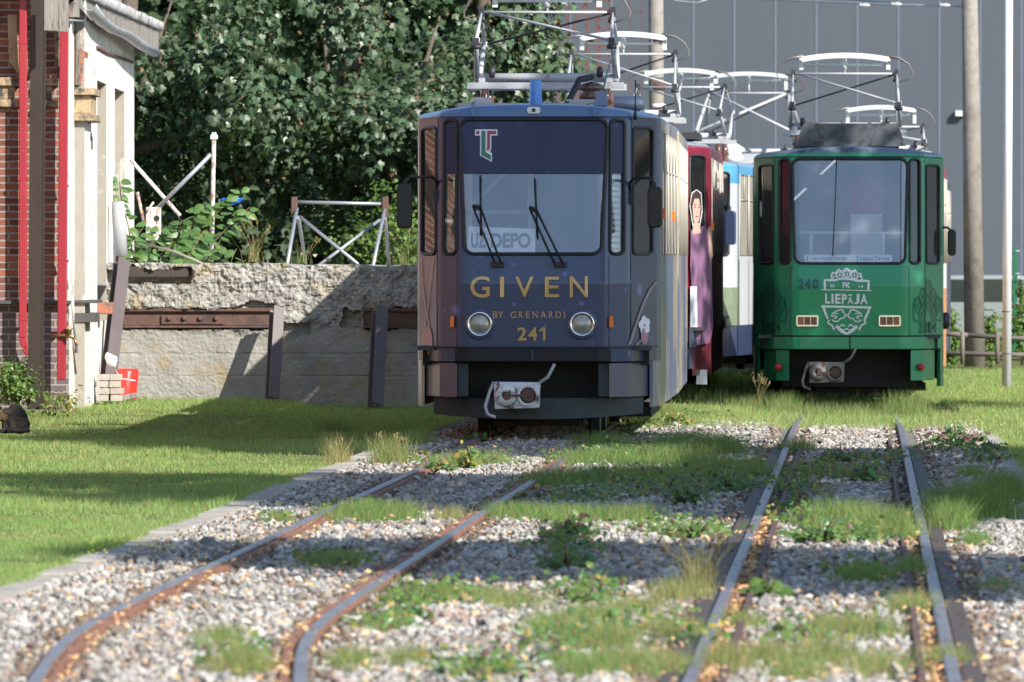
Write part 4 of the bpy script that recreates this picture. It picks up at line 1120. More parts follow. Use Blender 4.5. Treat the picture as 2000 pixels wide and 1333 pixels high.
mb = MB(); pl = [(-0.66, 3.09), (0.68, 3.09), (0.58, 3.365), (-0.54, 3.365)]
mb.prism(pl, 1.15, 1.2); mb.build('air_deflector', M['deflector'], tG)
mb = MB(); mb.box(-0.6, 0.6, 1.2, 3.5, 3.05, 3.12); mb.box(-0.42, -0.30, 0.85, 1.0, 3.04, 3.15); mb.build('roof_box', M['dark_steel'], tG)
mirror(tG, 1, 1.10, 2.12, 1.5, 1.78, 2.10, 1.235, w_=0.1)
mb = MB(); mb.lathe((1.155, 1.62, 1.0), [(0.03, -0.1), (0.06, -0.07), (0.06, 0.07), (0.03, 0.1)], 10); mb.build('side_lamp', M['black'], tG)
pantograph(tG, 3.2, 3.28, 3.62, 4.0, 4.26, cx=-0.03, headw=0.53)
plain_section(tG, 9.05, rad(-2.4), 8.6, [M['side_white'], M['green_roof'], M['side_orange'], M['side_red']],
              lambda x, y, z: 1 if z > 2.972 else (3 if z > 2.8 else (2 if (z < 1.35 or (y < 1.6 and z < 2.6)) else 0)), [(2.0 + 1.3 * k, 3.1 + 1.3 * k) for k in range(5)], M['side_orange'], x0=0.03)

# ---------------------------------------------------------------- the trams queueing behind
M['red'] = mat('crimson_printed_wrap', (0.20, 0.012, 0.032), 0.3, var=0.3, vscale=2.0, coat=0.2)
M['red_side'] = mat('dark_red_side_wrap', (0.14, 0.03, 0.04), 0.35, var=0.5, vscale=2.0, stretch=(1, 0.4, 0.3))
M['roof_grey'] = mat('pale_blue_grey_roof', (0.20, 0.23, 0.28), 0.5, var=0.15)
M['blue'] = mat('bright_blue_paint', (0.07, 0.30, 0.52), 0.35, var=0.08, coat=0.2)
M['green_band'] = mat('dull_green_band', (0.16, 0.20, 0.13), 0.5, var=0.3)
M['white_tram'] = mat('white_tram_paint', (0.47, 0.49, 0.52), 0.35, var=0.05)
FW4 = FRONT_WINDOWS
def queue_tram(loc, heading, label, mats, matfn, skirt, rear_rot, pan, rearmats=None):
    t = tag(empty('tram', loc, -heading), label, 'tram', 'trams standing on the sidings')
    tram_shell(t, 8.5, 0.03, SW, mats, matfn, gaskets=M['black'], glass={'*': M['dark_glass'], 'side_window': M['side_glass']})
    interior(t, 8.5); running_gear(t, 8.5); side_skirts(t, 8.5, skirt, y0=0.6)
    mb = MB(); mb.box(-1.08, 1.08, 4.2, 4.25, 0.85, 2.9); mb.build('saloon_partition', M['cabwall'], t)
    plain_section(t, 9.05, rear_rot, 8.6, mats, matfn, [(0.5 + 1.3 * k, 1.6 + 1.3 * k) for k in range(6)], skirt)
    if pan: pantograph(t, **pan)
    return t
def matR(x, y, z):
    if z > 2.972: return 1
    if y > 1.62: return 2
    return 0
tR = queue_tram((1.16, 102.0, 0.0), rad(2.5), 'crimson tram with a printed portrait on its cab corner, behind the dark tram', [M['red'], M['roof_grey'], M['red_side']], matR, M['red_side'], rad(2.0),
                dict(y0=3.4, zb=3.32, zk=3.72, ztop=4.12, zh=4.40, cx=0.04))
# printed woman on the right cheek
M['skin'] = mat('printed_skin', (0.52, 0.34, 0.28), 0.5, var=0.08); M['hair'] = mat('printed_dark_hair', (0.05, 0.03, 0.03), 0.5); M['mauve'] = mat('printed_mauve_dress', (0.23, 0.12, 0.21), 0.45, var=0.4, vscale=4, stretch=(1, 1, 0.3))
M['jeans'] = mat('printed_dark_trousers', (0.06, 0.07, 0.11), 0.5)
def PR(px, py): return ((px - 1187) / 166.7 * 0.97 , EYE + (HZ - py) / 166.7)
def rpoly(mb, l, off):
    # fan about the middle keeps the print on the curved skin
    q = [PR(*a) for a in l]; cxx = sum(a[0] for a in q) / len(q); czz = sum(a[1] for a in q) / len(q)
    mb.add([front_pt(cxx, czz, off)] + [front_pt(*a, off) for a in q], [(0, 1 + k, 1 + (k + 1) % len(q)) for k in range(len(q))])
pf = MB(); rpoly(pf, [(1341, 450), (1368, 440), (1378, 470), (1380, 560), (1382, 640), (1376, 672), (1352, 676), (1345, 600), (1340, 520)], 0.034); fg = pf.build('printed_figure', M['mauve'], tR, fix=False)
pf = MB(); rpoly(pf, [(1338.5, 402), (1342, 376), (1351, 369.5), (1360, 376), (1362.5, 412), (1357.5, 442), (1344, 442)], 0.035); pf.build('printed_outline', M['side_white'], fg, fix=False)
for ex, ey, ew, eh, em in ((1347.5, 404, 1.6, 1.5, 'hair'), (1355, 405, 1.6, 1.5, 'hair'), (1347.3, 399, 2.4, 0.8, 'hair'), (1355.3, 400, 2.4, 0.8, 'hair'), (1351, 423, 3.0, 1.5, 'print_red'), (1351.5, 414, 1.2, 1.6, 'mauve')):
    pf = MB(); rpoly(pf, [(ex + ew * math.cos(a), ey + eh * math.sin(a)) for a in np.linspace(0, 5.6, 9)], 0.0405); pf.build('printed_feature', M[em], fg, fix=False)
pf = MB(); rpoly(pf, [(1340, 400), (1343, 378), (1351, 371), (1359, 378), (1361, 410), (1356, 440), (1345, 440)], 0.036); pf.build('printed_hair', M['hair'], fg, fix=False)
pf = MB(); rpoly(pf, [(1343, 402), (1347, 388), (1355, 388), (1358, 404), (1356, 428), (1350, 442), (1345, 430)], 0.038); pf.build('printed_face', M['skin'], fg, fix=False); pf = MB(); rpoly(pf, [(1345, 436), (1356, 436), (1360, 455), (1343, 458)], 0.037); pf.build('printed_neck', M['skin'], fg, fix=False); pf = MB(); rpoly(pf, [(1372, 445), (1379, 440), (1381, 500), (1376, 520)], 0.036); pf.build('printed_arm', M['skin'], fg, fix=False)
pf = MB(); rpoly(pf, [(1340, 560), (1352, 560), (1353, 640), (1340, 640)], 0.036); pf.build('printed_sleeve', M['white'], fg, fix=False)
pf = MB(); rpoly(pf, [(1338, 640), (1350, 642), (1351, 680), (1338, 680)], 0.0365); pf.build('printed_trousers', M['jeans'], fg, fix=False)
mb = MB(); mb.prism([(0.72, 0.11), (0.88, 0.28), (1.10, 1.38), (1.05, 1.38), (0.84, 0.33), (0.72, 0.2)], 0.35, 0.69, 'xy'); mb.build('skirt', M['jeans'], tR)
mb = MB(); mb.box(0.98, 1.10, 0.9, 1.3, 0.16, 0.33); mb.build('step_box', M['white'], tR)
mb = MB(); mb.box(1.14, 1.17, 1.7, 1.8, 1.98, 2.08); mb.build('marker_light', M['orange_lens'], tR)
mb = MB(); mb.box(-0.2, 1.0, 1.0, 3.0, 3.06, 3.14); mb.build('roof_box', M['dark_steel'], tR)
def matB(x, y, z):
    if z > 2.972: return 1
    if z > 2.70: return 2
    if y > 1.62: return 0 if (z > 1.62 or int(y * 1.1) % 2 == 0) else 3
    if z < 1.25 and abs(x) > 0.97: return 3
    return 0
tB = queue_tram((1.86, 122.0, 0.0), rad(7.5), 'white and blue tram standing behind the crimson tram', [M['white_tram'], M['roof_grey'], M['blue'], M['green_band']], matB, M['navy'], rad(-1.5),
                dict(y0=2.8, zb=3.32, zk=3.75, ztop=4.1, zh=4.38, cx=0.2))
mirror(tB, 1, 1.05, 2.42, 0.85, 1.84, 2.32, 1.13, m=M['navy'], w_=0.15)
mb = MB(); mb.box(1.10, 1.14, 1.1, 1.2, 1.92, 2.05); mb.build('turn_signal', M['orange_lens'], tB)
mb = MB(); mb.lathe((0.55, 6.5, 3.05), [(0.08, 0), (0.17, 0.08), (0.12, 0.14), (0.18, 0.22), (0.05, 0.3)], 14); mb.build('roof_insulator', M['head_paint'], tB)
mb = MB(); mb.box(0.2, 1.05, 7.0, 8.0, 3.05, 3.2); mb.build('roof_box', M['steel_white'], tB)
tC = queue_tram((3.42, 143.0, 0.0), rad(6.5), 'farthest blue and white tram, mostly hidden behind the white and blue one', [M['white_tram'], M['roof_grey'], M['blue'], M['green_band']], matB, M['navy'], rad(-1.0),
                dict(y0=2.0, zb=3.35, zk=3.74, ztop=4.40, zh=4.76, cx=0.30, wk=0.80, wt=0.66, wb=0.7, headw=0.62, rk=1.9, rusty=True, ky=0.9))
tD = queue_tram((4.98, 124.5, -0.1), rad(2.9), 'dark tram hidden behind the green tram, only its lowered pantograph showing', [M['side_white'], M['roof_grey'], M['jeans']], matR, M['jeans'], rad(-1.0),
                dict(y0=6.0, zb=3.32, zk=3.5, ztop=3.72, zh=4.05, cx=0.25))
tD['label'] = 'tram hidden behind the green tram, only its lowered pantograph showing'
# ================================================================= buildings, wall, poles, props
def vnoise(x, y, sc, seed=0, octv=4):
    """value noise, numpy"""
    out = 0; amp = 1; tot = 0
    for o in range(octv):
        r = np.random.default_rng(seed + o * 17); T = r.uniform(-1, 1, (256, 256))
        u = x * sc * 2**o + 31.7; v = y * sc * 2**o + 57.1
        i = np.floor(u).astype(int); j = np.floor(v).astype(int); fu = u - i; fv = v - j
        fu = fu * fu * (3 - 2 * fu); fv = fv * fv * (3 - 2 * fv)
        g = lambda a, b: T[a % 256, b % 256]
        out = out + amp * ((g(i, j) * (1 - fu) + g(i + 1, j) * fu) * (1 - fv) + (g(i, j + 1) * (1 - fu) + g(i + 1, j + 1) * fu) * fv); tot += amp; amp *= 0.55
    return out / tot

M['brick_x'] = brick_mat('red_brick_front', 'xz', (0.30, 0.115, 0.075), (0.135, 0.062, 0.05), (0.36, 0.325, 0.29), soot=(0.13, 0.115, 0.13), sootz=(1.3, 1.75))
M['brick_y'] = brick_mat('red_brick_side', 'yz', (0.42, 0.15, 0.085), (0.25, 0.085, 0.055), (0.44, 0.40, 0.36))
M['brick_red'] = mat('old_brick', (0.33, 0.13, 0.08), 0.85, var=0.3, vscale=9, bump=0.5, col2=(0.12, 0.09, 0.08), c2scale=5)
M['stone_yellow'] = mat('sooty_yellow_brick', (0.36, 0.27, 0.16), 0.85, var=0.3, vscale=7, bump=0.4, col2=(0.06, 0.055, 0.05), c2scale=4, c2lo=0.47, c2hi=0.6)
M['limewash'] = mat('flaking_limewash', (0.66, 0.635, 0.595), 0.9, var=0.12, vscale=4, bump=0.5, bscale=30, col2=(0.36, 0.30, 0.245), c2lo=0.53, c2hi=0.66, c2scale=2.6)
M['beige_face'] = mat('grey_beige_wall_face', (0.30, 0.275, 0.235), 0.9, var=0.12, vscale=8, bump=0.3, col2=(0.42, 0.40, 0.36), c2lo=0.6, c2hi=0.62, c2scale=1.7)  # darker grey-beige for niche faces, wall returns and rear wall
M['roof_sheet'] = mat('grey_corrugated_sheet', (0.34, 0.34, 0.35), 0.7, var=0.25, vscale=6, col2=(0.16, 0.15, 0.15), c2scale=3)
M['zinc'] = mat('weathered_zinc', (0.40, 0.43, 0.46), 0.45, 0.35, var=0.2, vscale=5, col2=(0.2, 0.2, 0.2), c2scale=4)
M['pipe_red'] = mat('crimson_painted_pipe', (0.30, 0.022, 0.034), 0.4, var=0.12, vscale=3, coat=0.1)
M['slate'] = mat('dark_sill_felt', (0.07, 0.068, 0.065), 0.8, var=0.3)

bd_ = tag(empty('brick_building', (-4.7, 93.0, 0)), 'old red brick depot with a limewashed side wall and a sagging zinc gutter', 'building')
def wc(f):
    """build in world coordinates under the building's empty"""
    o = f; o.location = (4.7, -93.0, 0); return o
mb = MB(); mb.box(-18, -4.75, 93.0, 106, 1.18, 5.6); wc(mb.build('front_wall', M['brick_x'], bd_))
mb = MB(); mb.box(-18, -4.735, 92.965, 106, -0.2, 1.18); wc(mb.build('plinth', M['brick_x'], bd_))
mb = MB(); mb.box(-7.5, -4.71, 92.86, 93.0, 1.165, 1.20); wc(mb.build('sill', M['slate'], bd_))
mb = MB()
for a, b in ((-5.62, -5.24), (-5.04, -4.84)): mb.box(a + 0.03, b - 0.03, 92.93, 93.0, 1.2, 3.27)
wc(mb.build('pilaster', M['brick_x'], bd_))
for a, b in ((-5.62, -5.24), (-5.04, -4.84)):
    mb = MB(); mb.box(a, b, 92.86, 93.0, 3.49, 3.58); mb.box(a, b, 92.86, 93.0, 3.265, 3.345); mb.box(a + 0.07, b - 0.07, 92.90, 93.0, 3.347, 3.488)
    wc(mb.build('corbel', M['stone_yellow'], bd_, bevel=0.008))
    mb = MB(); c = (a + b) / 2
    for dx in (-0.10, 0.10):
        mb.prism([(c + dx - 0.055, 4.25), (c + dx + 0.055, 4.25), (c + dx + 0.045, 3.95), (c + dx + 0.07 * (1 if dx > 0 else -1), 3.60), (c + dx - 0.035, 3.75)], 92.90, 93.0)
    wc(mb.build('frieze_bracket', M['stone_yellow'], bd_, bevel=0.006))
# side wall with two bricked-up tall openings
def side_wall():
    mb = MB(); X0, XB = -4.61, -4.72
    mb.cur = 0
    mb.add([(XB, 93.0, -0.2), (XB, 93.9, -0.2), (XB, 93.9, 4.6), (XB, 93.0, 4.6)], [(0, 1, 2, 3)])
    mb.add([(XB - 0.3, 93.001, -0.2), (XB, 93.0, -0.2), (XB, 93.0, 4.6), (XB - 0.3, 93.001, 4.6)], [(0, 1, 2, 3)])
    mb.cur = 1; mb.add([(XB, 93.9, -0.2), (X0, 93.9, -0.2), (X0, 93.9, 4.6), (XB, 93.9, 4.6)], [(0, 1, 2, 3)])
    slots = [(96.75, 98.95), (101.0, 103.6)]; z0, z1 = 0.95, 3.63; R = X0 - 0.105
    ys_ = [93.9] + [v for s_ in slots for v in s_] + [106.2]
    mb.cur = 0
    for a, b in zip(ys_[::2], ys_[1::2]): mb.add([(X0, a, -0.2), (X0, b, -0.2), (X0, b, 4.6), (X0, a, 4.6)], [(0, 1, 2, 3)])
    for a, b in slots:
        mb.cur = 0
        mb.add([(X0, a, -0.2), (X0, b, -0.2), (X0, b, z0), (X0, a, z0)], [(0, 1, 2, 3)]); mb.add([(X0, a, z1), (X0, b, z1), (X0, b, 4.6), (X0, a, 4.6)], [(0, 1, 2, 3)])
        mb.cur = 1
        mb.add([(R, a, z0), (R, b, z0), (R, b, z1), (R, a, z1)], [(0, 1, 2, 3)])
        mb.add([(R, b, z0), (X0, b, z0), (X0, b, z1), (R, b, z1)], [(0, 1, 2, 3)]); mb.add([(R, a, z0), (X0, a, z0), (X0, a, z1), (R, a, z1)], [(0, 1, 2, 3)])
        mb.add([(R, a, z1), (X0, a, z1), (X0, b, z1), (R, b, z1)], [(0, 1, 2, 3)]); mb.add([(R, a, z0), (X0, a, z0), (X0, b, z0), (R, b, z0)], [(0, 1, 2, 3)])
    mb.cur = 1; mb.add([(-18, 106.2, -0.2), (X0, 106.2, -0.2), (X0, 106.2, 4.6), (-18, 106.2, 4.6)], [(0, 1, 2, 3)])
    return mb.build('side_wall', [M['limewash'], M['beige_face']], bd_, fix=False)
wc(side_wall())
mb = MB(); mb.box(-4.72, -4.50, 93.82, 95.3, 3.41, 3.49); mb.box(-4.72, -4.50, 93.82, 95.3, 3.13, 3.21); mb.box(-4.72, -4.545, 93.88, 95.2, 3.21, 3.41)
wc(mb.build('corbel', M['stone_yellow'], bd_, bevel=0.01))
mb = MB(); mb.prism([(-4.735, 4.1), (-4.70, 4.1), (-4.67, 3.93), (-4.60, 3.88), (-4.62, 3.75), (-4.64, 3.52), (-4.72, 3.52), (-4.735, 3.8)], 93.84, 94.6); wc(mb.build('frieze_bracket', M['brick_red'], bd_, bevel=0.01))
mb = MB(); mb.box(-4.70, -4.655, 93.82, 93.86, 3.52, 4.25); wc(mb.build('bracket_post', M['wood_grey'], bd_))
mb = MB(); mb.box(-4.72, -4.47, 93.86, 95.0, 1.165, 1.20); mb.box(-4.72, -4.50, 93.88, 95.0, 0.96, 1.06); wc(mb.build('side_sill', M['slate'], bd_, bevel=0.005))
mb = MB(); mb.box(-4.62, -4.445, 96.72, 97.2, 1.03, 1.16); wc(mb.build('loose_brick', M['brick_red'], bd_, bevel=0.012))
mb = MB(); mb.tube([(-4.60, 96.5, 3.99), (-4.60, 99, 3.98), (-4.6, 105.6, 4.03)], 0.02, 6); wc(mb.build('rusty_bar', M['rust_red'], bd_))
mb = MB(); mb.lathe((-4.605, 95.2, 2.98), [(0.05, 0), (0.05, 0.01)], 10, 'x'); mb.box(-4.60, -4.585, 95.17, 95.21, 2.84, 2.98); wc(mb.build('wall_hole', M['dark_steel'], bd_))  # dark disc and strip stand in for a dark hole in the wall
# eave, roof, gutter
def ee(y): return -4.58 + (y - 93) * 0.0185
mb = MB(); y = 92.6
while y < 107.4:
    x = ee(y)
    mb.tube([(x + random.uniform(-0.01, 0.02), y, 4.505), (x - 3.0, y, 5.15)], 0.055, 8); y += 0.178
mb.add([(ee(92.5) - 0.02, 92.5, 4.46), (ee(107.4) - 0.02, 107.4, 4.46), (-9, 107.4, 5.4), (-9, 92.5, 5.4)], [(0, 1, 2, 3)])
wc(mb.build('roof', M['roof_sheet'], bd_, fix=False))
mb = MB()
mb.add([(ee(93) - 0.06, 92.8, 4.24), (ee(107.3) - 0.04, 107.3, 4.20), (ee(107.3) - 0.04, 107.3, 4.46), (ee(93) - 0.06, 92.8, 4.46), (ee(93) - 0.1, 92.8, 4.24), (ee(107.3) - 0.08, 107.3, 4.20), (ee(107.3) - 0.08, 107.3, 4.46), (ee(93) - 0.1, 92.8, 4.46)],
       [(0, 1, 2, 3), (5, 4, 7, 6), (0, 4, 5, 1), (1, 5, 6, 2), (4, 0, 3, 7)])
wc(mb.build('fascia', M['wood_grey'], bd_))
mb = MB(); mb.box(-4.85, -4.62, 92.75, 92.95, 4.22, 4.38); wc(mb.build('rafter_end', M['wood_grey'], bd_)); mb = MB(); mb.box(-4.75, -4.44, 106.9, 107.25, 4.17, 4.33); wc(mb.build('rafter_end', M['wood_grey'], bd_))
def gutter(pts, r):
    mb = MB(); n = 8; vs = []
    for p in pts:
        for k in range(n + 1):
            a = math.pi + math.pi * k / n
            vs.append((p[0] + r * math.cos(a), p[1], p[2] + r * math.sin(a)))
        for k in range(n + 1):
            a = 2 * math.pi - math.pi * k / n
            vs.append((p[0] + (r - 0.008) * math.cos(a), p[1], p[2] + 0.004 + (r - 0.008) * math.sin(a)))
    w_ = 2 * (n + 1); fs = []
    for i in range(len(pts) - 1):
        for k in range(w_): fs.append((i * w_ + k, i * w_ + (k + 1) % w_, (i + 1) * w_ + (k + 1) % w_, (i + 1) * w_ + k))
    fs.append(tuple(range(w_))); fs.append(tuple((len(pts) - 1) * w_ + k for k in range(w_)))
    mb.add(vs, fs, True); return mb
g_ = gutter([(-4.52, 93.2, 4.37), (-4.50, 95.0, 4.27), (-4.48, 97.5, 4.24), (-4.44, 100, 4.25), (-4.40, 103, 4.20), (-4.36, 106.3, 4.18)], 0.075)
gt = wc(g_.build('gutter', M['zinc'], bd_))
mb = MB(); mb.tube([(-4.40, 106.4, 4.2), (-4.28, 106.4, 4.16), (-4.31, 106.4, 4.05), (-4.22, 106.4, 3.98)], 0.012, 6); wc(mb.build('wire_loop', M['rust'], bd_))
def pipe(pts, sz=0.04):
    mb = MB()
    for a, b in zip(pts, pts[1:]): mb.bar(a, b, sz * 2, sz * 2)
    return mb
wc(pipe([(-5.21, 92.80, 5.5), (-5.215, 92.80, 0.80), (-5.195, 92.80, 0.70), (-5.14, 92.80, 0.63), (-5.03, 92.82, 0.60)], 0.041).build('downpipe', M['pipe_red'], bd_, bevel=0.01))
wc(pipe([(-4.765, 92.74, 4.6), (-4.80, 92.74, 0.35)], 0.047).build('downpipe', M['pipe_red'], bd_, bevel=0.01))
for x, zs_ in ((-5.215, (3.95, 2.5, 1.0)), (-4.78, (2.42, 1.62, 0.95))):
    for z in zs_:
        mb = MB(); mb.box(x - 0.052, x + 0.052, 92.70 if x > -5 else 92.755, 92.86, z - 0.015, z + 0.015); wc(mb.build('pipe_clamp', M['pipe_red'], bd_))
mb = MB(); mb.tube([(-4.90, 92.7, 0.82), (-4.74, 92.66, 0.83), (-4.66, 92.62, 0.81)], 0.022, 8); mb.lathe((-4.72, 92.65, 0.83), [(0.03, 0), (0.03, 0.05), (0.045, 0.06), (0.045, 0.075)], 10); mb.tube([(-4.66, 92.62, 0.81), (-4.63, 92.6, 0.72)], 0.016, 8)
wc(mb.build('tap', mat('brass_tap', (0.35, 0.22, 0.12), 0.4, 0.6), bd_))

# brick wing outside the left edge of the picture: its sunlit wall shows in the cab windows
mb = MB(); mb.box(-19, -9.0, 62, 92.6, -0.2, 6.5); wg = tag(mb.build('depot_wing', M['brick_y']), 'long red brick depot wing running forward out of the picture on the left', 'building')

# steel column with a weathered board
M['brown_steel'] = mat('brown_painted_steel', (0.050, 0.038, 0.031), 0.6, var=0.2, vscale=4, stretch=(1, 1, 0.3), bump=0.2, bscale=60)
def hbeam(mb, a, b, wd, dp, th, face=(0, -1, 0)):
    """H profile: flanges face the viewer's side (face) and the back"""
    a, b = Vector(a), Vector(b); n = (b - a).normalized(); u = Vector(face); u = (u - n * u.dot(n)).normalized()
    for s_ in (-1, 1): mb.bar(a + u * s_ * (dp / 2 - th / 2), b + u * s_ * (dp / 2 - th / 2), wd, th, up=face)
    mb.bar(a, b, th, dp - 2 * th - 0.002, up=face)
col_ = tag(empty('steel_column', W(70, 785, 189)), 'tall brown rolled steel column standing before the brick wall', 'column')
def under(root, o): o.location = -root.location; return o
mb = MB(); p = W(69, 800, 189); q = W(76, -60, 189); hbeam(mb, p, q, 0.125, 0.14, 0.014, face=(-0.25, -0.97, 0)); under(col_, mb.build('shaft', M['brown_steel'], col_))
mb = MB(); a = W(87, -40, 190); b = W(134, 62, 190); mb.prism([(a.x, b.z + 0.012), (b.x - 0.06, b.z), (b.x, b.z - 0.005), (b.x, a.z), (a.x, a.z)], a.y - 0.02, a.y + 0.03)
under(col_, mb.build('board', M['wood_grey'], col_))
mb = MB(); mb.tube([W(134, 40, 188), W(164, 42, 186)], 0.012, 8); under(col_, mb.build('bracket', M['steel_grey'], col_))

# crumbling concrete platform wall -------------------------------
def wall_mat():
    m = mat('crumbling_concrete', (0.275, 0.265, 0.245), 0.95, var=0.25, vscale=5, bump=0.9, bscale=26, col2=(0.27, 0.21, 0.11), c2lo=0.53, c2hi=0.7, c2scale=1.8, spec=0.15)
    t = m.node_tree; N = t.nodes; L = t.links; b = N['Principled BSDF']
    tc = N.new('ShaderNodeTexCoord'); v = N.new('ShaderNodeTexVoronoi'); v.inputs['Scale'].default_value = 26; L.new(tc.outputs['Object'], v.inputs['Vector'])
    hs = N.new('ShaderNodeHueSaturation'); old = b.inputs['Base Color'].links[0].from_socket; L.new(old, hs.inputs['Color'])
    sp = N.new('ShaderNodeSeparateXYZ'); L.new(tc.outputs['Object'], sp.inputs[0])
    up = N.new('ShaderNodeMapRange'); up.inputs[1].default_value = 0.8; up.inputs[2].default_value = 1.0; L.new(sp.outputs['Z'], up.inputs[0])
    sc_ = N.new('ShaderNodeSeparateXYZ'); L.new(v.outputs['Color'], sc_.inputs[0])
    mr = N.new('ShaderNodeMapRange'); mr.inputs[3].default_value = 0.72; mr.inputs[4].default_value = 1.32; L.new(sc_.outputs[0], mr.inputs[0])
    mm = N.new('ShaderNodeMix'); mm.inputs[2].default_value = 1.0; L.new(up.outputs[0], mm.inputs[0]); L.new(mr.outputs[0], mm.inputs[3])
    L.new(mm.outputs[0], hs.inputs['Value']); L.new(hs.outputs[0], b.inputs['Base Color'])
    return m
M['wallc'] = wall_mat()
pf_ = tag(empty('platform_wall', (-2.6, 99.0, 0)), 'crumbling concrete loading platform with rails set into its face', 'platform')
def upf(o): o.location = (2.6, -99.0, 0); return o
x_ = np.arange(-4.62, -0.55, 0.016); z_ = np.arange(-0.25, 1.66, 0.016)
XX, ZZ = np.meshgrid(x_, z_)
rough = sstep(0.80, 0.93, ZZ + 0.10 * vnoise(XX, ZZ * 0, 1.3, 5, 3) + 0.03)
Y = 99.0 + 0.02 * vnoise(XX, ZZ, 3, 1) + 0.008 * np.abs(vnoise(XX, ZZ, 14, 44, 3)) + rough * (0.055 * vnoise(XX, ZZ, 7, 2, 4) + 0.035 * np.abs(vnoise(XX, ZZ, 22, 3, 2)) - 0.035)
# board lines in the lower part
for zl in (0.31, 0.56): Y += (1 - rough) * 0.016 * np.clip(0.5 + vnoise(XX, ZZ * 0 + zl, 2.2, 15, 3), 0, 1) * np.exp(-((ZZ - zl - 0.02 * vnoise(XX, ZZ, 4, 9)) / 0.009) ** 2)
def recess(x0, x1, z0, z1, dpt, seed, rg=0.05):
    global Y
    n = rg * vnoise(XX, ZZ, 6, seed, 4)
    m_ = (XX > x0 + n) & (XX < x1 + n) & (ZZ > z0 + n * 0.7) & (ZZ < z1 + n * 1.2)
    Y = np.where(m_, 99.0 + dpt + 0.02 * vnoise(XX, ZZ, 9, seed + 3), Y)
recess(-4.5, -2.62, 0.845, 1.075, 0.16, 11, 0.03); recess(-1.68, -0.4, 0.85, 1.07, 0.16, 21, 0.05); recess(-4.7, -3.65, 1.36, 1.54, 0.13, 31, 0.06)
recess(-2.66, -2.3, 0.80, 0.90, 0.07, 41, 0.05); recess(-1.95, -1.72, 0.86, 1.05, 0.09, 51, 0.06); recess(-3.1, -2.7, 1.02, 1.13, 0.06, 61, 0.06)
top = 1.60 - 0.035 * sstep(-4.6, -0.8, XX) + 0.03 * vnoise(XX, XX * 0 + 3, 6, 71, 4)
ZZ2 = np.minimum(ZZ, top)
back = sstep(0, 1, (ZZ - top) / 0.05)
nx = len(x_); nz_ = len(z_)
V = np.stack([XX, np.where(ZZ > top, Y + (ZZ - top) * 2.0, Y), ZZ2], -1).reshape(-1, 3)
V = np.concatenate([V, np.stack([x_, np.full(nx, 113.0), np.full(nx, 1.56)], -1)])
J, I = np.meshgrid(np.arange(nz_ - 1), np.arange(nx - 1), indexing='ij')
q = np.stack([J * nx + I, J * nx + I + 1, (J + 1) * nx + I + 1, (J + 1) * nx + I], -1).reshape(-1, 4)
i = np.arange(nx - 1); q = np.concatenate([q, np.stack([(nz_ - 1) * nx + i, (nz_ - 1) * nx + i + 1, nz_ * nx + i + 1, nz_ * nx + i], -1)])
upf(np_mesh('concrete_face', V, q, M['wallc'], pf_, smooth=False))
mb = MB(); mb.add([(-0.56, 99.0, -0.2), (0.0, 113, -0.2), (0.0, 113, 1.56), (-0.56, 99.02, 1.56)], [(0, 1, 2, 3)]); upf(mb.build('platform_side', M['wallc'], pf_))
def rail_beam(x0, x1, name='embedded_rail'):
    mb = MB()
    mb.box(x0, x1, 98.985, 99.10, 1.045, 1.085); mb.box(x0, x1, 99.03, 99.05, 0.885, 1.045); mb.box(x0, x1, 98.965, 99.12, 0.858, 0.884)
    return upf(mb.build(name, M['rust'], pf_, bevel=0.006))
r1 = rail_beam(-4.42, -2.66); rail_beam(-1.70, -0.6)
mb = MB(); mb.box(-3.99, -3.28, 99.005, 99.03, 0.90, 1.005); fp = mb.build('fishplate', M['rust'], r1, bevel=0.005)
for x in (-3.9, -3.73, -3.55, -3.37):
    mb = MB(); mb.lathe((x, 99.005, 0.965), [(0.03, 0), (0.028, -0.02), (0.012, -0.026)], 8, 'y'); mb.build('bolt', M['rust'], r1)
mb = MB(); mb.box(-4.42, -3.68, 99.0, 99.1, 1.44, 1.56); upf(mb.build('channel_beam', M['brown_steel'], pf_))
# leaning struts
M['strut'] = mat('brown_primed_steel', (0.095, 0.075, 0.075), 0.5, var=0.15, vscale=3, stretch=(1, 1, 0.3))
def strut(pt, pb, st, sb, lab, wd=0.135):
    a = W(*pt, st); b = W(*pb, sb); r = tag(empty('leaning_strut', b), lab, 'strut', 'steel struts propping the platform wall')
    mb = MB(); hbeam(mb, b, a, wd, 0.14, 0.016, face=(0.35, -0.93, 0)); o = mb.build('beam', M['strut'], r); o.location = -b
    return r
strut((238, 512), (206, 790), 172.3, 175, 'purplish brown steel strut at the left end of the platform wall, beside the limewashed building', 0.145)
strut((541, 604), (531, 782), 172.3, 173.3, 'brown steel strut against the middle of the platform wall, in sun', 0.125)
strut((742, 604), (733, 796), 172.3, 174, 'brown steel strut against the shaded part of the platform wall, nearest the dark tram', 0.14)

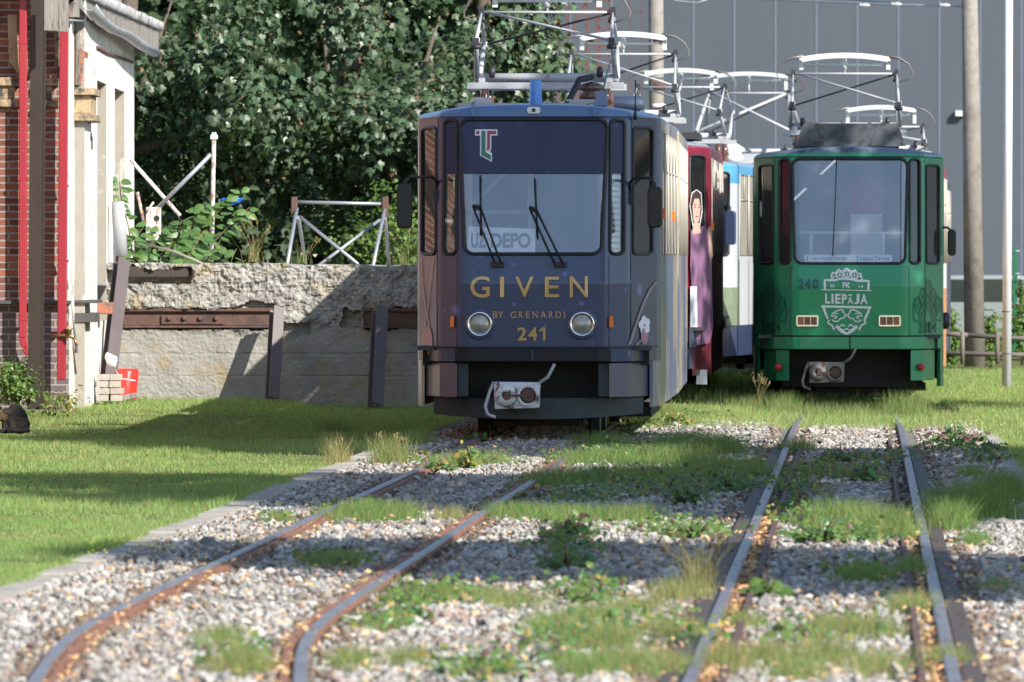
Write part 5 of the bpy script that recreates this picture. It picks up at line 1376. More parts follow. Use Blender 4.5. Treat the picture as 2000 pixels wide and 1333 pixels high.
# things at the wall's foot ---------------------------------------
M['pale_brick'] = mat('pale_lime_brick', (0.37, 0.335, 0.29), 0.9, var=0.15, bump=0.4, vscale=9)
spots = [(190, 783, 0), (216, 783, 0), (192, 770, 0.02), (218, 769, 0), (189, 757, 0), (213, 756, 0), (194, 742, 0.01), (222, 741, 0)]
k = 0
for row in range(4):
    for c_ in range(2):
        px = 201 + c_ * 25 + (0, 3, -2, 1)[row]; py = 778 - row * 13.5
        a = W(px, py, 177); mb = MB(); L_ = 0.064 + 0.004 * random.random(); rz = random.uniform(-0.15, 0.15)
        mb.obox((0, 0, 0), (L_ * math.cos(rz), L_ * math.sin(rz), 0), (-0.1 * math.sin(rz), 0.1 * math.cos(rz), 0), (0, 0, 0.034))
        o = mb.build('brick', M['pale_brick'], bevel=0.006); o.location = a
        tag(o, ('lowest', 'second lowest', 'second highest', 'topmost')[row] + (' left' if c_ == 0 else ' right') + ' pale brick of the small stack before the red tub', 'brick', 'pale bricks stacked by the red tub')
M['red_plastic'] = mat('red_plastic', (0.62, 0.03, 0.02), 0.35, var=0.05, coat=0.1)
tb = tag(empty('plastic_tub', W(243, 752, 175)), 'bright red plastic tub standing on edge beside the pale bricks', 'tub')
mb = MB(); pl = rr_poly(-0.13, 0.11, -0.19, 0.19, 0.06, 5)
n = len(pl); vs = [(x, -0.10, z) for x, z in pl] + [(x * 0.8, 0.10, z * 0.85) for x, z in pl] + [(x * 0.94, -0.10, z * 0.96) for x, z in pl] + [(x * 0.74, 0.085, z * 0.8) for x, z in pl]
fs = [(i, (i + 1) % n, n + (i + 1) % n, n + i) for i in range(n)] + [(2 * n + i, 3 * n + i, 3 * n + (i + 1) % n, 2 * n + (i + 1) % n) for i in range(n)] + [(i, 2 * n + i, 2 * n + (i + 1) % n, (i + 1) % n) for i in range(n)] + [tuple(range(n, 2 * n)), tuple(range(3 * n, 4 * n))]
mb.add(vs, fs, True); o = mb.build('shell', M['red_plastic'], tb); o.rotation_euler = (rad(10), rad(8), rad(118))
mb = MB(); mb.tube([W(226, 724, 176) - Vector(tb.location), W(236, 740, 177) - Vector(tb.location), W(264, 744, 177) - Vector(tb.location)], 0.006, 6); mb.build('cord', M['white'], tb)
bm = bmesh.new(); bmesh.ops.create_icosphere(bm, subdivisions=3, radius=0.075)
for v in bm.verts:
    f = 1 + 0.25 * float(vnoise(np.array(v.co.x * 3), np.array(v.co.z * 3 + v.co.y), 4, 5, 3)); v.co *= f ** 2.2; v.co.z *= 1.05; v.co.x *= 1.15
me = bpy.data.meshes.new('plastic_bag'); bm.to_mesh(me); bm.free(); me.materials.append(M['white'])
o = link('plastic_bag', me); o.location = W(217, 704, 175); tag(o, 'crumpled white bag above the brick stack', 'bag')
mb = MB(); a = W(253, 775, 176); mb.obox(a, (0.075, 0.01, 0.015), (0, 0.07, 0), (0, 0, 0.03)); tag(mb.build('timber_offcut', M['wood_grey'], bevel=0.005), 'short grey timber offcut lying beside the red tub', 'offcut')
# shovel and rake leaning on the building
sh = tag(empty('shovel', W(163, 778, 180)), 'shovel with a grey blade leaning on the limewashed wall', 'shovel')
b0 = Vector(sh.location)
mb = MB(); mb.tube([W(131, 548, 183) - b0, W(160, 760, 180) - b0], [0.014, 0.017], 8); mb.build('handle', M['steel_grey'], sh)
mb = MB(); p = W(163, 771, 180) - b0
mb.add([p + Vector((-0.07, 0.01, 0.06)), p + Vector((0.06, 0.01, 0.065)), p + Vector((0.075, -0.03, -0.05)), p + Vector((-0.075, -0.03, -0.045)), p + Vector((0, 0.035, 0.065)), p + Vector((0, 0, -0.05)),
        ], [(0, 4, 5, 3), (4, 1, 2, 5)], True); bl = mb.build('blade', M['zinc'], sh); so_ = bl.modifiers.new('thick', 'SOLIDIFY'); so_.thickness = 0.006
mb = MB(); mb.tube([W(133, 600, 183), W(152, 765, 180.5)], 0.012, 8); tag(mb.build('garden_stick', M['wood_grey']), 'thin wooden stick leaning beside the shovel', 'stick')

# things on the platform ------------------------------------------
M['asbestos'] = mat('pale_cement_pipe', (0.33, 0.34, 0.36), 0.8, var=0.12, vscale=5, col2=(0.3, 0.3, 0.3), c2scale=3)
a = W(236, 500, 171); mb = MB(); mb.lathe((0, 0, 0), [(0.08, 0.0), (0.075, 0.30), (0.072, 0.62), (0.065, 0.62), (0.065, 0.4)], 20); o = mb.build('cement_pipe', M['asbestos']); o.location = a; o.rotation_euler = (0, rad(-3), 0)
tag(o, 'upright pale cement pipe stub on the platform beside the building', 'pipe')
M['white_rust'] = mat('flaking_white_paint', (0.62, 0.60, 0.58), 0.6, var=0.15, vscale=9, col2=(0.26, 0.12, 0.08), c2lo=0.5, c2hi=0.58, c2scale=9, stretch=(1, 1, 0.35))
pole = tag(empty('rusty_pole', W(415, 508, 166)), 'flaking white and rusty pole standing on the platform among leaves', 'pole'); b0 = Vector(pole.location)
mb = MB(); mb.tube([W(413, 512, 166) - b0, W(418, 275, 166) - b0], [0.026, 0.024], 8); mb.build('tube', M['white_rust'], pole)
mb = MB(); mb.box(-0.02, 0.06, -0.02, 0.02, 1.42, 1.47); mb.box(-0.005, 0.012, -0.01, 0.01, 1.46, 1.5); mb.box(0.025, 0.045, -0.01, 0.01, 1.46, 1.5); mb.build('cap', M['white'], pole)
mb = MB(); mb.tube([W(255, 312, 163), W(352, 422, 163)], 0.022, 8); tag(mb.build('pipe', M['white_rust']), 'pale pipe slanting down to the right behind the climbing leaves', 'pipe', 'pipes leaning on the platform')
mb = MB(); mb.tube([W(412, 302, 164), W(305, 410, 164)], 0.024, 8); tag(mb.build('pipe', M['steel_grey']), 'grey pipe slanting up to the right onto the rusty pole', 'pipe', 'pipes leaning on the platform')
for (a, b, r, lab) in (((268, 376), (282, 440), 0.02, 'short rusty stake beside the cement pipe'), ((283, 420), (300, 395), 0.012, 'pale stick poking out above the cement pipe')):
    mb = MB(); mb.tube([W(*a, 166), W(*b, 166)], r, 6); tag(mb.build('stake', M['white_rust']), lab, 'stake')
mb = MB(); mb.tube([W(278, 475, 168), W(340, 492, 170), W(395, 515, 171)], 0.014, 6); tag(mb.build('branch', M['pale_brick']), 'dry pale branch lying on the platform edge', 'branch')
jk = tag(empty('steel_box', W(300, 470, 165)), 'white steel box with a round hole, standing among the leaves', 'box'); b0 = Vector(jk.location)
mb = MB(); c0 = W(285, 470, 165) - b0; c1 = W(314, 405, 165) - b0; mb.box(c0.x, c1.x, 0, 0.2, c0.z, c1.z); mb.build('case', M['white_rust'], jk, bevel=0.01)
mb = MB(); pc = W(306, 427, 165) - b0; mb.lathe((pc.x, -0.004, pc.z), [(0.035, 0), (0.03, -0.004), (0.03, 0.004)], 14, 'y'); mb.build('hole', M['under'], jk)
tr_ = tag(empty('steel_trestle', W(660, 515, 163)), 'grey tubular steel trestle with crossed braces on the platform', 'trestle'); b0 = Vector(tr_.location)
def tt(l, r, nm, m): mb = MB(); mb.tube([W(*p_, s_) - b0 for p_, s_ in l], r, 8); return mb.build(nm, m, tr_)
for a, b, s1, s2 in (((580, 408), (561, 516), 163, 165), ((583, 425), (597, 516), 162, 159), ((752, 408), (728, 522), 163, 165), ((752, 425), (761, 522), 162, 159)): tt([(a, s1), (b, s2)], 0.021, 'leg', M['steel_grey'])
tt([((578, 395), 163), ((756, 399), 163)], 0.02, 'top_bar', M['steel_grey'])
tt([((586, 424), 163), ((706, 522), 164)], 0.02, 'brace', M['steel_grey']); tt([((742, 430), 162.5), ((624, 518), 163.5)], 0.02, 'brace', M['steel_grey'])
for x in (575, 753):
    mb = MB(); c0 = W(x - 6, 425, 163) - b0; c1 = W(x + 6, 385, 163) - b0; mb.box(c0.x, c1.x, -0.04, 0.04, c0.z, c1.z); mb.build('corner_post', M['rust'], tr_, bevel=0.006)
M['tarp'] = mat('blue_tarpaulin', (0.02, 0.14, 0.55), 0.4, var=0.2)
x_ = np.linspace(-0.6, 0.1, 24) * 0.55; z_ = np.linspace(0, 0.3, 10) * 0.5; XX, ZZ = np.meshgrid(x_, z_)
V = np.stack([XX, 0.06 * vnoise(XX, ZZ, 7, 4), ZZ], -1).reshape(-1, 3); KEEP = (vnoise(XX, ZZ, 3.5, 6, 3) + 0.9 * (1 - np.abs(XX + 0.14) / 0.19) - 1.2 * np.abs(ZZ - 0.075) / 0.075 > 0.15)
fc = [(j * 24 + i, j * 24 + i + 1, (j + 1) * 24 + i + 1, (j + 1) * 24 + i) for j in range(9) for i in range(23) if KEEP[j, i]]
o = np_mesh('tarpaulin', V, fc, M['tarp'], smooth=True); o.location = W(478, 402, 146); tag(o, 'crumpled bright blue tarpaulin glimpsed behind the leaves', 'tarpaulin')
o.modifiers.new('thick', 'SOLIDIFY').thickness = 0.008

M['lamp_silver'] = mat('silver_painted_post', (0.58, 0.60, 0.64), 0.5, var=0.1, vscale=5)
# right-hand background -------------------------------------------
def ware_mat():
    m = mat('grey_cladding', (0.068, 0.080, 0.100), 0.55, var=0.12, vscale=0.25, stretch=(1, 1, 0.3), spec=0.3)
    t = m.node_tree; N = t.nodes; L = t.links; b = N['Principled BSDF']; old = b.inputs['Base Color'].links[0].from_socket
    return m
M['clad'] = ware_mat(); M['clad_seam'] = mat('cladding_seam', (0.115, 0.135, 0.19), 0.5, var=0.05); M['clad_low'] = mat('pale_grey_cladding', (0.11, 0.115, 0.12), 0.6, var=0.06)
wr = tag(empty('warehouse', (8, 215, 0)), 'huge plain grey clad warehouse filling the background on the right', 'warehouse')
mb = MB(); mb.box(-10, 190, 0, 30, 1.0, 26); mb.build('wall', M['clad'], wr)  # extended far out of view to give the tram's cheek a grey reflection
mb = MB(); mb.box(-10, 190, -0.03, 0, -0.4, 0.995)
for k in range(3): mb.box(-10, 60, -0.06, -0.031, -0.1 + k * 0.36, -0.075 + k * 0.36)
mb.build('plinth', M['clad_low'], wr)
mb = MB()
for k in range(40): x = -8 + (1354 - 1000) / 79 + (k - 14) * 1.012; mb.box(x - 0.022, x + 0.022, -0.012, 0.0, 1.0, 26)
mb.build('seam', M['clad_seam'], wr)
mb = MB(); p = W(1855, 222, 79) - Vector(wr.location); mb.box(p.x + 0.12, p.x + 0.36, -0.22, 0, p.z - 0.07, p.z + 0.06); mb.build('wall_lamp', M['lamp_silver'], wr)
def round_pole(name, base, topc, r0, r1, m, lab, cat, group=None):
    b = Vector(base); r = tag(empty(name, b), lab, cat, group); mb = MB(); mb.tube([(0, 0, -0.1), Vector(topc) - b], [r0, r1], 18); mb.build('shaft', m, r); return r
cp1 = round_pole('concrete_pole', W(1904, 704, 121), W(1890, -260, 121), 0.17, 0.115, M['concrete_pole'], 'thick concrete pole rising past the picture right of the green tram', 'pole', 'concrete catenary poles')
cp2 = round_pole('concrete_pole', W(1284, 690, 118), W(1280, -260, 118), 0.13, 0.12, M['concrete_pole'], 'banded concrete pole behind the pantographs of the parked trams', 'pole', 'concrete catenary poles')
for z0, z1, m in ((4.35, 4.5, 'rust_red'), (4.06, 4.12, 'white'), (3.98, 4.06, 'rust_red'), (5.15, 5.25, 'rust_red')):
    mb = MB(); zz0 = 1.65 + (z0 - 1.65); mb.lathe((0, 0, zz0), [(0.135, 0), (0.135, z1 - z0)], 18); mb.build('band', M[m], cp2)
lp = round_pole('lamp_post', W(1966, 742, 142), W(1971, -200, 142), 0.064, 0.055, M['lamp_silver'], 'slim silver lamp post in the grass at the right edge', 'lamp post')
for z in (0.35, 0.93):
    mb = MB(); mb.lathe((0, 0, z), [(0.067, 0), (0.067, 0.012)], 14); mb.build('ring', M['dark_steel'], lp)
# span wire with insulators
wr_ = tag(empty('span_wire', W(1905, 14, 121)), 'steel span wire with insulators tied to the concrete pole', 'wire'); b0 = Vector(wr_.location)
mb = MB(); mb.tube([W(1905, 14, 121) - b0, W(1700, 8, 120) - b0, W(1420, -4, 118) - b0, W(1100, -18, 116) - b0], 0.015, 6); mb.tube([W(1740, 6, 120) - b0, W(1640, -2, 119) - b0, W(1400, -12, 118) - b0], 0.012, 6); mb.tube([W(1270, -20, 118) - b0, W(1320, 2, 118) - b0, W(1362, 6, 118) - b0, W(1395, -6, 118) - b0], 0.009, 6); mb.build('wire', M['steel_grey'], wr_)
for px, py in ((1895, 13), (1845, 11), (1750, 9), (1688, 11)):
    mb = MB(); p = W(px, py, 121) - b0; mb.lathe((p.x, p.y, p.z), [(0.02, -0.09), (0.04, -0.07), (0.025, -0.02), (0.04, 0.02), (0.025, 0.06), (0.015, 0.09)], 10, 'x'); mb.build('insulator', M['steel_white'], wr_)
# red-oxide lattice mast
ms = tag(empty('lattice_mast', W(1150, 640, 100)), 'red oxide steel lattice mast with a ladder behind the pantographs', 'mast'); b0 = Vector(ms.location)
def mt(l, r, nm): mb = MB(); [mb.bar(W(*a, 100) - b0, W(*b, 100) - b0, r, r) for a, b in l]; return mb.build(nm, M['rust_red'], ms)
for x in (1092, 1108): mt([((x, 640), (x, -220))], 0.05, 'leg')
for x in (1148, 1168): mt([((x, 640), (x - 2, -220))], 0.07, 'leg')
zz_ = []; y = 600; fl = 0
while y > -200:
    zz_.append(((1108, y) if fl else (1146, y), (1146, y - 75) if fl else (1108, y - 75))); y -= 75; fl = 1 - fl
mt(zz_, 0.05, 'lattice')
for x in (1184, 1192): pass
ld = [((1172, 640), (1168, -220)), ((1192, 640), (1190, -220))]; y = 560
while y > -200: ld.append(((1170, y), (1191, y))); y -= 18
mt(ld, 0.035, 'ladder'); mt([((1170, 20), (1255, 26)), ((1230, 640), (1230, -220)), ((1255, 640), (1252, -220))], 0.02, 'stay_rod')

# car behind the fence
M['car_paint'] = mat('silver_green_car_paint', (0.25, 0.28, 0.28), 0.3, 0.3, var=0.03, coat=0.5)
M['tyre'] = mat('tyre_rubber', (0.02, 0.02, 0.02), 0.8)
car = tag(empty('parked_car', W(1930, 0, 110).to_2d().to_3d() + Vector((0.35, 0, -0.05))), 'silver car parked side-on behind the wooden rail fence', 'car')
prof = [(-2.15, 0.28), (2.15, 0.28), (2.2, 0.55), (2.1, 0.78), (1.15, 0.90), (0.45, 1.36), (0.1, 1.41), (-1.2, 1.40), (-1.75, 1.15), (-2.1, 0.95), (-2.2, 0.6)]
mb = MB(); mb.prism(prof, -0.85, 0.85); mb.build('body', M['car_paint'], car, bevel=0.06)
for l in ([(-1.62, 0.93), (-0.62, 0.93), (-0.62, 1.32), (-1.2, 1.33), (-1.5, 1.18)], [(-0.55, 0.93), (0.2, 0.93), (0.2, 1.33), (-0.55, 1.33)], [(0.27, 0.93), (0.95, 0.93), (0.45, 1.27), (0.27, 1.32)]):
    mb = MB(); mb.prism(l, -0.856, -0.84); mb.build('window', M['dark_glass_car'] if 'dark_glass_car' in M else M.setdefault('dark_glass_car', mat('dark_car_glass', (0.02, 0.03, 0.03), 0.08, var=0.02)), car)
for x in (-1.35, 1.35):
    for y in (-0.87, 0.67):
        mb = MB(); mb.lathe((x, y, 0.30), [(0.2, 0.0), (0.31, 0.01), (0.31, 0.2), (0.2, 0.2)], 24, 'y'); wh = mb.build('wheel', M['tyre'], car)
        mb = MB(); mb.lathe((x, y, 0.30), [(0.2, 0.005), (0.16, 0.03), (0.03, 0.0), (0.001, 0.0)], 16, 'y'); mb.build('rim', M['chrome'], wh)
for x in (-0.45, 0.35): mb = MB(); mb.box(x, x + 0.16, -0.875, -0.855, 0.80, 0.83); mb.build('door_handle', M['car_paint'], car)
# fence
M['wood_dark'] = mat('dark_weathered_wood', (0.13, 0.115, 0.10), 0.85, var=0.3, vscale=6)
fn = tag(empty('rail_fence', W(1930, 700, 124)), 'low weathered wooden rail fence in the grass behind the green tram', 'fence'); b0 = Vector(fn.location)
for a, b in (((1845, 652), (1890, 655)), ((1890, 655), (2100, 668)), ((1845, 690), (2100, 696))):
    mb = MB(); mb.tube([W(*a, 124) - b0, W(*b, 124) - b0], 0.038, 8); mb.build('rail', M['wood_dark'], fn)
for x in (1880, 1948, 2030):
    mb = MB(); mb.tube([W(x, 712, 124.5) - b0, W(x, 648, 124.5) - b0], 0.035, 8); mb.build('post', M['wood_dark'], fn)
M['fence_green'] = mat('green_fence_steel', (0.01, 0.12, 0.06), 0.4, var=0.1)
gp = tag(empty('fence_post', W(1982, 655, 118)), 'dark green steel fence post with wire ties right of the lamp post', 'fence post'); b0 = Vector(gp.location)
mb = MB(); p = W(1978, 660, 118) - b0; q = W(1987, 482, 118) - b0; mb.box(p.x, q.x, -0.03, 0.03, p.z - 0.3, q.z); mb.build('post', M['fence_green'], gp, bevel=0.006)
for y in (492, 536, 594):
    mb = MB(); mb.tube([W(1976, y, 118) - b0 + Vector((0, -0.035, 0)), W(1992, y - 2, 118) - b0 + Vector((0, -0.035, 0))], 0.008, 6); mb.build('wire_tie', M['steel_grey'], gp)
mb = MB(); mb.tube([W(1984, 560, 117), W(1988, 590, 117), W(1996, 630, 117), W(2006, 665, 117)], 0.035, 8); tag(mb.build('bare_branch', M['wood_grey']), 'thick bare branch bending beside the green fence post', 'branch')

# cat -------------------------------------------------------------
def cat_mat():
    m = mat('tabby_fur', (0.055, 0.048, 0.043), 0.9, var=0.5, vscale=30, bump=0.8, bscale=120, col2=(0.025, 0.022, 0.022), c2lo=0.45, c2hi=0.55, c2scale=14, spec=0.15, stretch=(1, 1, 3))
    t = m.node_tree; N = t.nodes; L = t.links; b = N['Principled BSDF']; old = b.inputs['Base Color'].links[0].from_socket
    tc = N.new('ShaderNodeTexCoord'); vd = N.new('ShaderNodeVectorMath'); vd.operation = 'DISTANCE'; vd.inputs[1].default_value = (-0.075, -0.13, 0.15); L.new(tc.outputs['Object'], vd.inputs[0])
    mr = N.new('ShaderNodeMapRange'); mr.inputs[1].default_value = 0.075; mr.inputs[2].default_value = 0.045; L.new(vd.outputs['Value'], mr.inputs[0])
    mx = N.new('ShaderNodeMix'); mx.data_type = 'RGBA'; mx.inputs[7].default_value = (0.13, 0.085, 0.05, 1); L.new(mr.outputs[0], mx.inputs[0]); L.new(old, mx.inputs[6]); L.new(mx.outputs[2], b.inputs['Base Color'])
    return m
M['fur'] = cat_mat(); M['fur_pale'] = mat('brown_face_fur', (0.15, 0.10, 0.065), 0.9, var=0.35, vscale=40, bump=0.6, bscale=120, spec=0.15); M['eye'] = mat('cat_eye', (0.25, 0.22, 0.05), 0.1, var=0.05)
bm = bmesh.new()
def blob(c, r, rot=None):
    g = bmesh.ops.create_uvsphere(bm, u_segments=20, v_segments=14, radius=1.0)['verts']
    mtx = Matrix.Translation(c) @ (rot or Matrix.Identity(4)) @ Matrix.Diagonal((*r, 1))
    bmesh.ops.transform(bm, matrix=mtx, verts=g)
blob((0.075, 0.03, 0.12), (0.10, 0.13, 0.125)); blob((0.05, -0.02, 0.175), (0.085, 0.10, 0.085)); blob((0.09, 0.05, 0.075), (0.105, 0.135, 0.085)); blob((0.02, -0.05, 0.13), (0.085, 0.09, 0.10))
blob((-0.01, -0.08, 0.175), (0.06, 0.06, 0.06)); blob((-0.055, -0.11, 0.155), (0.054, 0.054, 0.05)); blob((-0.095, -0.14, 0.135), (0.028, 0.026, 0.022))
blob((-0.03, -0.09, 0.08), (0.038, 0.034, 0.09)); blob((-0.05, -0.12, 0.02), (0.045, 0.03, 0.022)); blob((0.03, -0.11, 0.08), (0.036, 0.034, 0.085)); blob((0.01, -0.14, 0.02), (0.045, 0.03, 0.022))
blob((0.11, -0.06, 0.07), (0.08, 0.065, 0.08)); blob((0.05, -0.13, 0.024), (0.065, 0.034, 0.024))
for k in range(9):
    a = k / 8; blob((0.17 - 0.16 * a, -0.06 - 0.10 * math.sin(a * 1.7), 0.026), (0.032, 0.03, 0.026))
for dx, dy in ((-0.03, -0.075), (-0.03, -0.14)):
    g = bmesh.ops.create_cone(bm, segments=10, radius1=0.026, radius2=0.003, depth=0.06, cap_ends=True)['verts']; bmesh.ops.transform(bm, matrix=Matrix.Translation((dx, dy, 0.212)), verts=g)
me = bpy.data.meshes.new('cat'); bm.to_mesh(me); bm.free(); me.materials.append(M['fur'])
for p_ in me.polygons: p_.use_smooth = True
ct = link('cat', me); rm = ct.modifiers.new('fuse', 'REMESH'); rm.mode = 'VOXEL'; rm.voxel_size = 0.007; rm.use_smooth_shade = True
sm = ct.modifiers.new('soft', 'SMOOTH'); sm.iterations = 4; sm.factor = 0.6
ct.location = W(18, 846, 207.5); ct.scale = (1.0, 1.0, 1.02); tag(ct, 'dark tabby cat sitting hunched on the lawn at the left edge', 'cat')
for dy in (-0.085, -0.135):
    mb = MB(); mb.lathe((-0.100 if dy < -0.1 else -0.095, dy - 0.02, 0.165), [(0.001, -0.009), (0.008, -0.004), (0.009, 0.0), (0.008, 0.004), (0.001, 0.009)], 10); mb.build('eye', M['eye'], ct)
# ================================================================= vegetation
LT = [(0, 0), (0.10, 0.04), (0.36, -0.02), (0.30, 0.14), (0.58, 0.34), (0.44, 0.40), (0.46, 0.56), (0.24, 0.52), (0.16, 0.72), (0.0, 1.0)]
MAPLE = [(0.0, 0.33)] + LT + [(-x, y) for x, y in reversed(LT[1:-1])]
OV = [(0, 0), (0.20, 0.02), (0.37, 0.20), (0.40, 0.42), (0.26, 0.72), (0.0, 1.0)]
OVATE = [(0.0, 0.4)] + OV + [(-x, y) for x, y in reversed(OV[1:-1])]
SPRIG = [(0.0, 0.45), (0, 0), (0.32, 0.1), (0.2, 0.3), (0.55, 0.5), (0.25, 0.6), (0.3, 0.85), (0, 1), (-0.28, 0.8), (-0.2, 0.58), (-0.5, 0.42), (-0.22, 0.28), (-0.3, 0.05)]
def leaves(name, P, Nn, T, size, tpl, mats, parent=None, midx=None, fold=0.25):
    """leaves at P, facing Nn, tips towards T"""
    tpl = np.array(tpl); n = len(P); k = len(tpl)
    Nn = Nn / np.linalg.norm(Nn, axis=1)[:, None]
    T = T - Nn * np.sum(T * Nn, 1)[:, None]; T = T / (np.linalg.norm(T, axis=1)[:, None] + 1e-9)
    B = np.cross(T, Nn)
    u = tpl[:, 0]; v = tpl[:, 1]
    h = -fold * np.abs(u) - 0.18 * v * v
    V = P[:, None, :] + size[:, None, None] * (u[None, :, None] * B[:, None, :] + v[None, :, None] * T[:, None, :] + h[None, :, None] * Nn[:, None, :])
    f = np.array([(0, 1 + i, 1 + (i + 1) % (k - 1)) for i in range(k - 1)])
    Fc = (f[None] + (np.arange(n) * k)[:, None, None]).reshape(-1, 3)
    mi = None if midx is None else np.repeat(midx, k - 1)
    return np_mesh(name, V.reshape(-1, 3), Fc, mats, parent, midx=mi)

def crown_points(lobes, ncl, per, spread, r):
    """leaf clusters through the outer half of a set of ellipsoid lobes"""
    vol = np.array([l[3] * l[4] * l[5] for l in lobes]) ** 0.67; pr = vol / vol.sum()
    C = []; O = []
    while len(C) < ncl:
        i = r.choice(len(lobes), p=pr); l = lobes[i]
        d = r.normal(size=3); d /= np.linalg.norm(d); rr = r.uniform(0.45, 1.05) ** 0.5
        p = np.array(l[:3]) + d * np.array(l[3:6]) * rr
        if lobes[0][1] > 110 and lobes[0][1] < 130 and float(vnoise(np.array(p[0] + p[1] * 0.3), np.array(p[2]), 1.15, 19, 2)) < -0.02 and r.uniform() < 0.92: continue
        inside = False
        for j, m_ in enumerate(lobes):
            if j != i and np.sum(((p - np.array(m_[:3])) / (np.array(m_[3:6]) * 0.72)) ** 2) < 1: inside = True; break
        if inside and r.uniform() < 0.75: continue
        C.append(p); O.append(d / np.array(l[3:6]))
    C = np.array(C); O = np.array(O); O /= np.linalg.norm(O, axis=1)[:, None]
    n = ncl * per
    ci = np.repeat(np.arange(ncl), per)
    # a spray of leaves: flattened, drooping outwards
    off = r.normal(size=(n, 3)) * np.array([spread, spread, spread * 0.62])
    P = C[ci] + off + O[ci] * r.uniform(-0.1, 0.12, n)[:, None]
    Nn = O[ci] * 0.75 + np.array([0, -0.15, 0.65]) + r.normal(size=(n, 3)) * 0.42
    T = O[ci] * 0.7 + np.array([0, 0, -0.75]) + r.normal(size=(n, 3)) * 0.45
    return P, Nn, T

def tree(name, base, lobes, ncl, per, lsize, mats, label, group=None, tpl=MAPLE, trunk_r=0.2, spread=0.19, seed=1, mixp=(0.9, 0.1), bark=None, cat='tree'):
    r = np.random.default_rng(seed)
    root = tag(empty(name, base), label, cat, group)
    b = np.array(base)
    P, Nn, T = crown_points(lobes, ncl, per, spread, r)
    n = len(P); size = lsize * r.uniform(0.65, 1.25, n)
    mi = r.choice(len(mats), n, p=mixp) if len(mats) > 1 else None
    if mi is not None and tpl is MAPLE: size = np.where(mi == 1, size * 0.5, size)
    leaves('crown', P - b, Nn, T, size, tpl, mats, root, mi)
    mb = MB()
    topz = max(l[2] for l in lobes) - b[2]
    cx = np.mean([l[0] for l in lobes]) - b[0]; cy = np.mean([l[1] for l in lobes]) - b[1]
    tp = [(0, 0, -0.2), (cx * 0.1 + 0.05, cy * 0.1, topz * 0.25), (cx * 0.4, cy * 0.4, topz * 0.55), (cx * 0.8, cy * 0.8, topz * 0.95)]
    mb.tube(tp, [trunk_r * 1.25, trunk_r, trunk_r * 0.7, trunk_r * 0.2], 10)
    for l in lobes:
        e = np.array(l[:3]) - b; s_ = Vector(tp[1]).lerp(Vector(tp[2]), random.uniform(0.0, 0.9))
        mid = s_.lerp(Vector(e), 0.5) + Vector((random.uniform(-.2, .2), random.uniform(-.2, .2), -0.15))
        mb.tube([s_, mid, Vector(e)], [trunk_r * 0.42, trunk_r * 0.24, trunk_r * 0.06], 7)
    mb.build('trunk', bark or M['bark'], root)
    return root
M['bark'] = mat('bark', (0.10, 0.08, 0.065), 0.9, var=0.35, vscale=9, bump=0.6, bscale=30, stretch=(1, 1, 0.3))
M['leaf_maple'] = leaf_mat('maple_leaf', (0.048, 0.085, 0.042), (0.11, 0.19, 0.03), rough=0.42, isl=0.5, hue=0.035, mixw=0.22, spec=0.42)
M['leaf_maple_lit'] = leaf_mat('lit_maple_leaf', (0.105, 0.155, 0.085), (0.16, 0.25, 0.05), rough=0.38, isl=0.35, hue=0.03, mixw=0.22, spec=0.5)  # sunlit highlights put into the colour of some leaves
M['leaf_seed'] = leaf_mat('maple_seed_wing', (0.20, 0.13, 0.06), (0.20, 0.10, 0.02), rough=0.6, isl=0.3, hue=0.03)
M['leaf_bright'] = leaf_mat('bright_shrub_leaf', (0.10, 0.18, 0.035), (0.25, 0.36, 0.05), rough=0.45, isl=0.3, hue=0.03, mixw=0.4)
M['leaf_dark'] = leaf_mat('dark_leaf', (0.035, 0.065, 0.028), (0.05, 0.10, 0.015), rough=0.5, isl=0.35, hue=0.03, mixw=0.2, spec=0.3)
M['leaf_knot'] = leaf_mat('broad_weed_leaf', (0.085, 0.165, 0.05), (0.16, 0.30, 0.04), rough=0.35, isl=0.3, hue=0.03, mixw=0.3)
M['leaf_red'] = leaf_mat('reddish_weed_leaf', (0.12, 0.065, 0.05), (0.18, 0.10, 0.05), rough=0.5, isl=0.3, hue=0.03)
M['leaf_yellow'] = leaf_mat('yellowing_leaf', (0.28, 0.24, 0.05), (0.35, 0.3, 0.05), rough=0.5, isl=0.3, hue=0.03)

# maples behind the platform: left, middle, right
tree('maple_tree', (-5.6, 119, 0), [(-4.6, 118.2, 5.2, 1.5, 1.5, 1.5), (-3.6, 118.5, 3.9, 1.1, 1.2, 0.9), (-5.4, 119.5, 3.4, 1.0, 1.0, 0.9), (-6.5, 119, 5.2, 1.6, 1.6, 1.6), (-5.3, 119.4, 7.2, 1.9, 1.9, 1.6), (-4.3, 120.2, 2.6, 1.1, 0.8, 0.7)], 560, 24, 0.125,
     [M['leaf_maple'], M['leaf_seed'], M['leaf_maple_lit']], 'dark leafy maple rising beside the limewashed wall, its trunk half hidden', 'maples behind the platform', seed=3, trunk_r=0.24, mixp=(0.82, 0.04, 0.14))
tree('maple_tree', (-2.4, 121, 0), [(-2.6, 119.6, 4.9, 1.6, 1.3, 1.3), (-1.7, 119.4, 3.5, 1.3, 1.1, 0.9), (-3.0, 120.0, 3.1, 1.2, 1.0, 0.75), (-2.2, 120.2, 6.9, 2.0, 1.8, 1.7), (-1.0, 120.4, 5.0, 1.2, 1.2, 1.1), (-2.0, 120.6, 2.4, 1.3, 0.8, 0.6)], 760, 24, 0.125,
     [M['leaf_maple'], M['leaf_seed'], M['leaf_maple_lit']], 'broad maple with rusty seed bunches above the steel trestle', 'maples behind the platform', seed=5, trunk_r=0.26, mixp=(0.72, 0.12, 0.16))
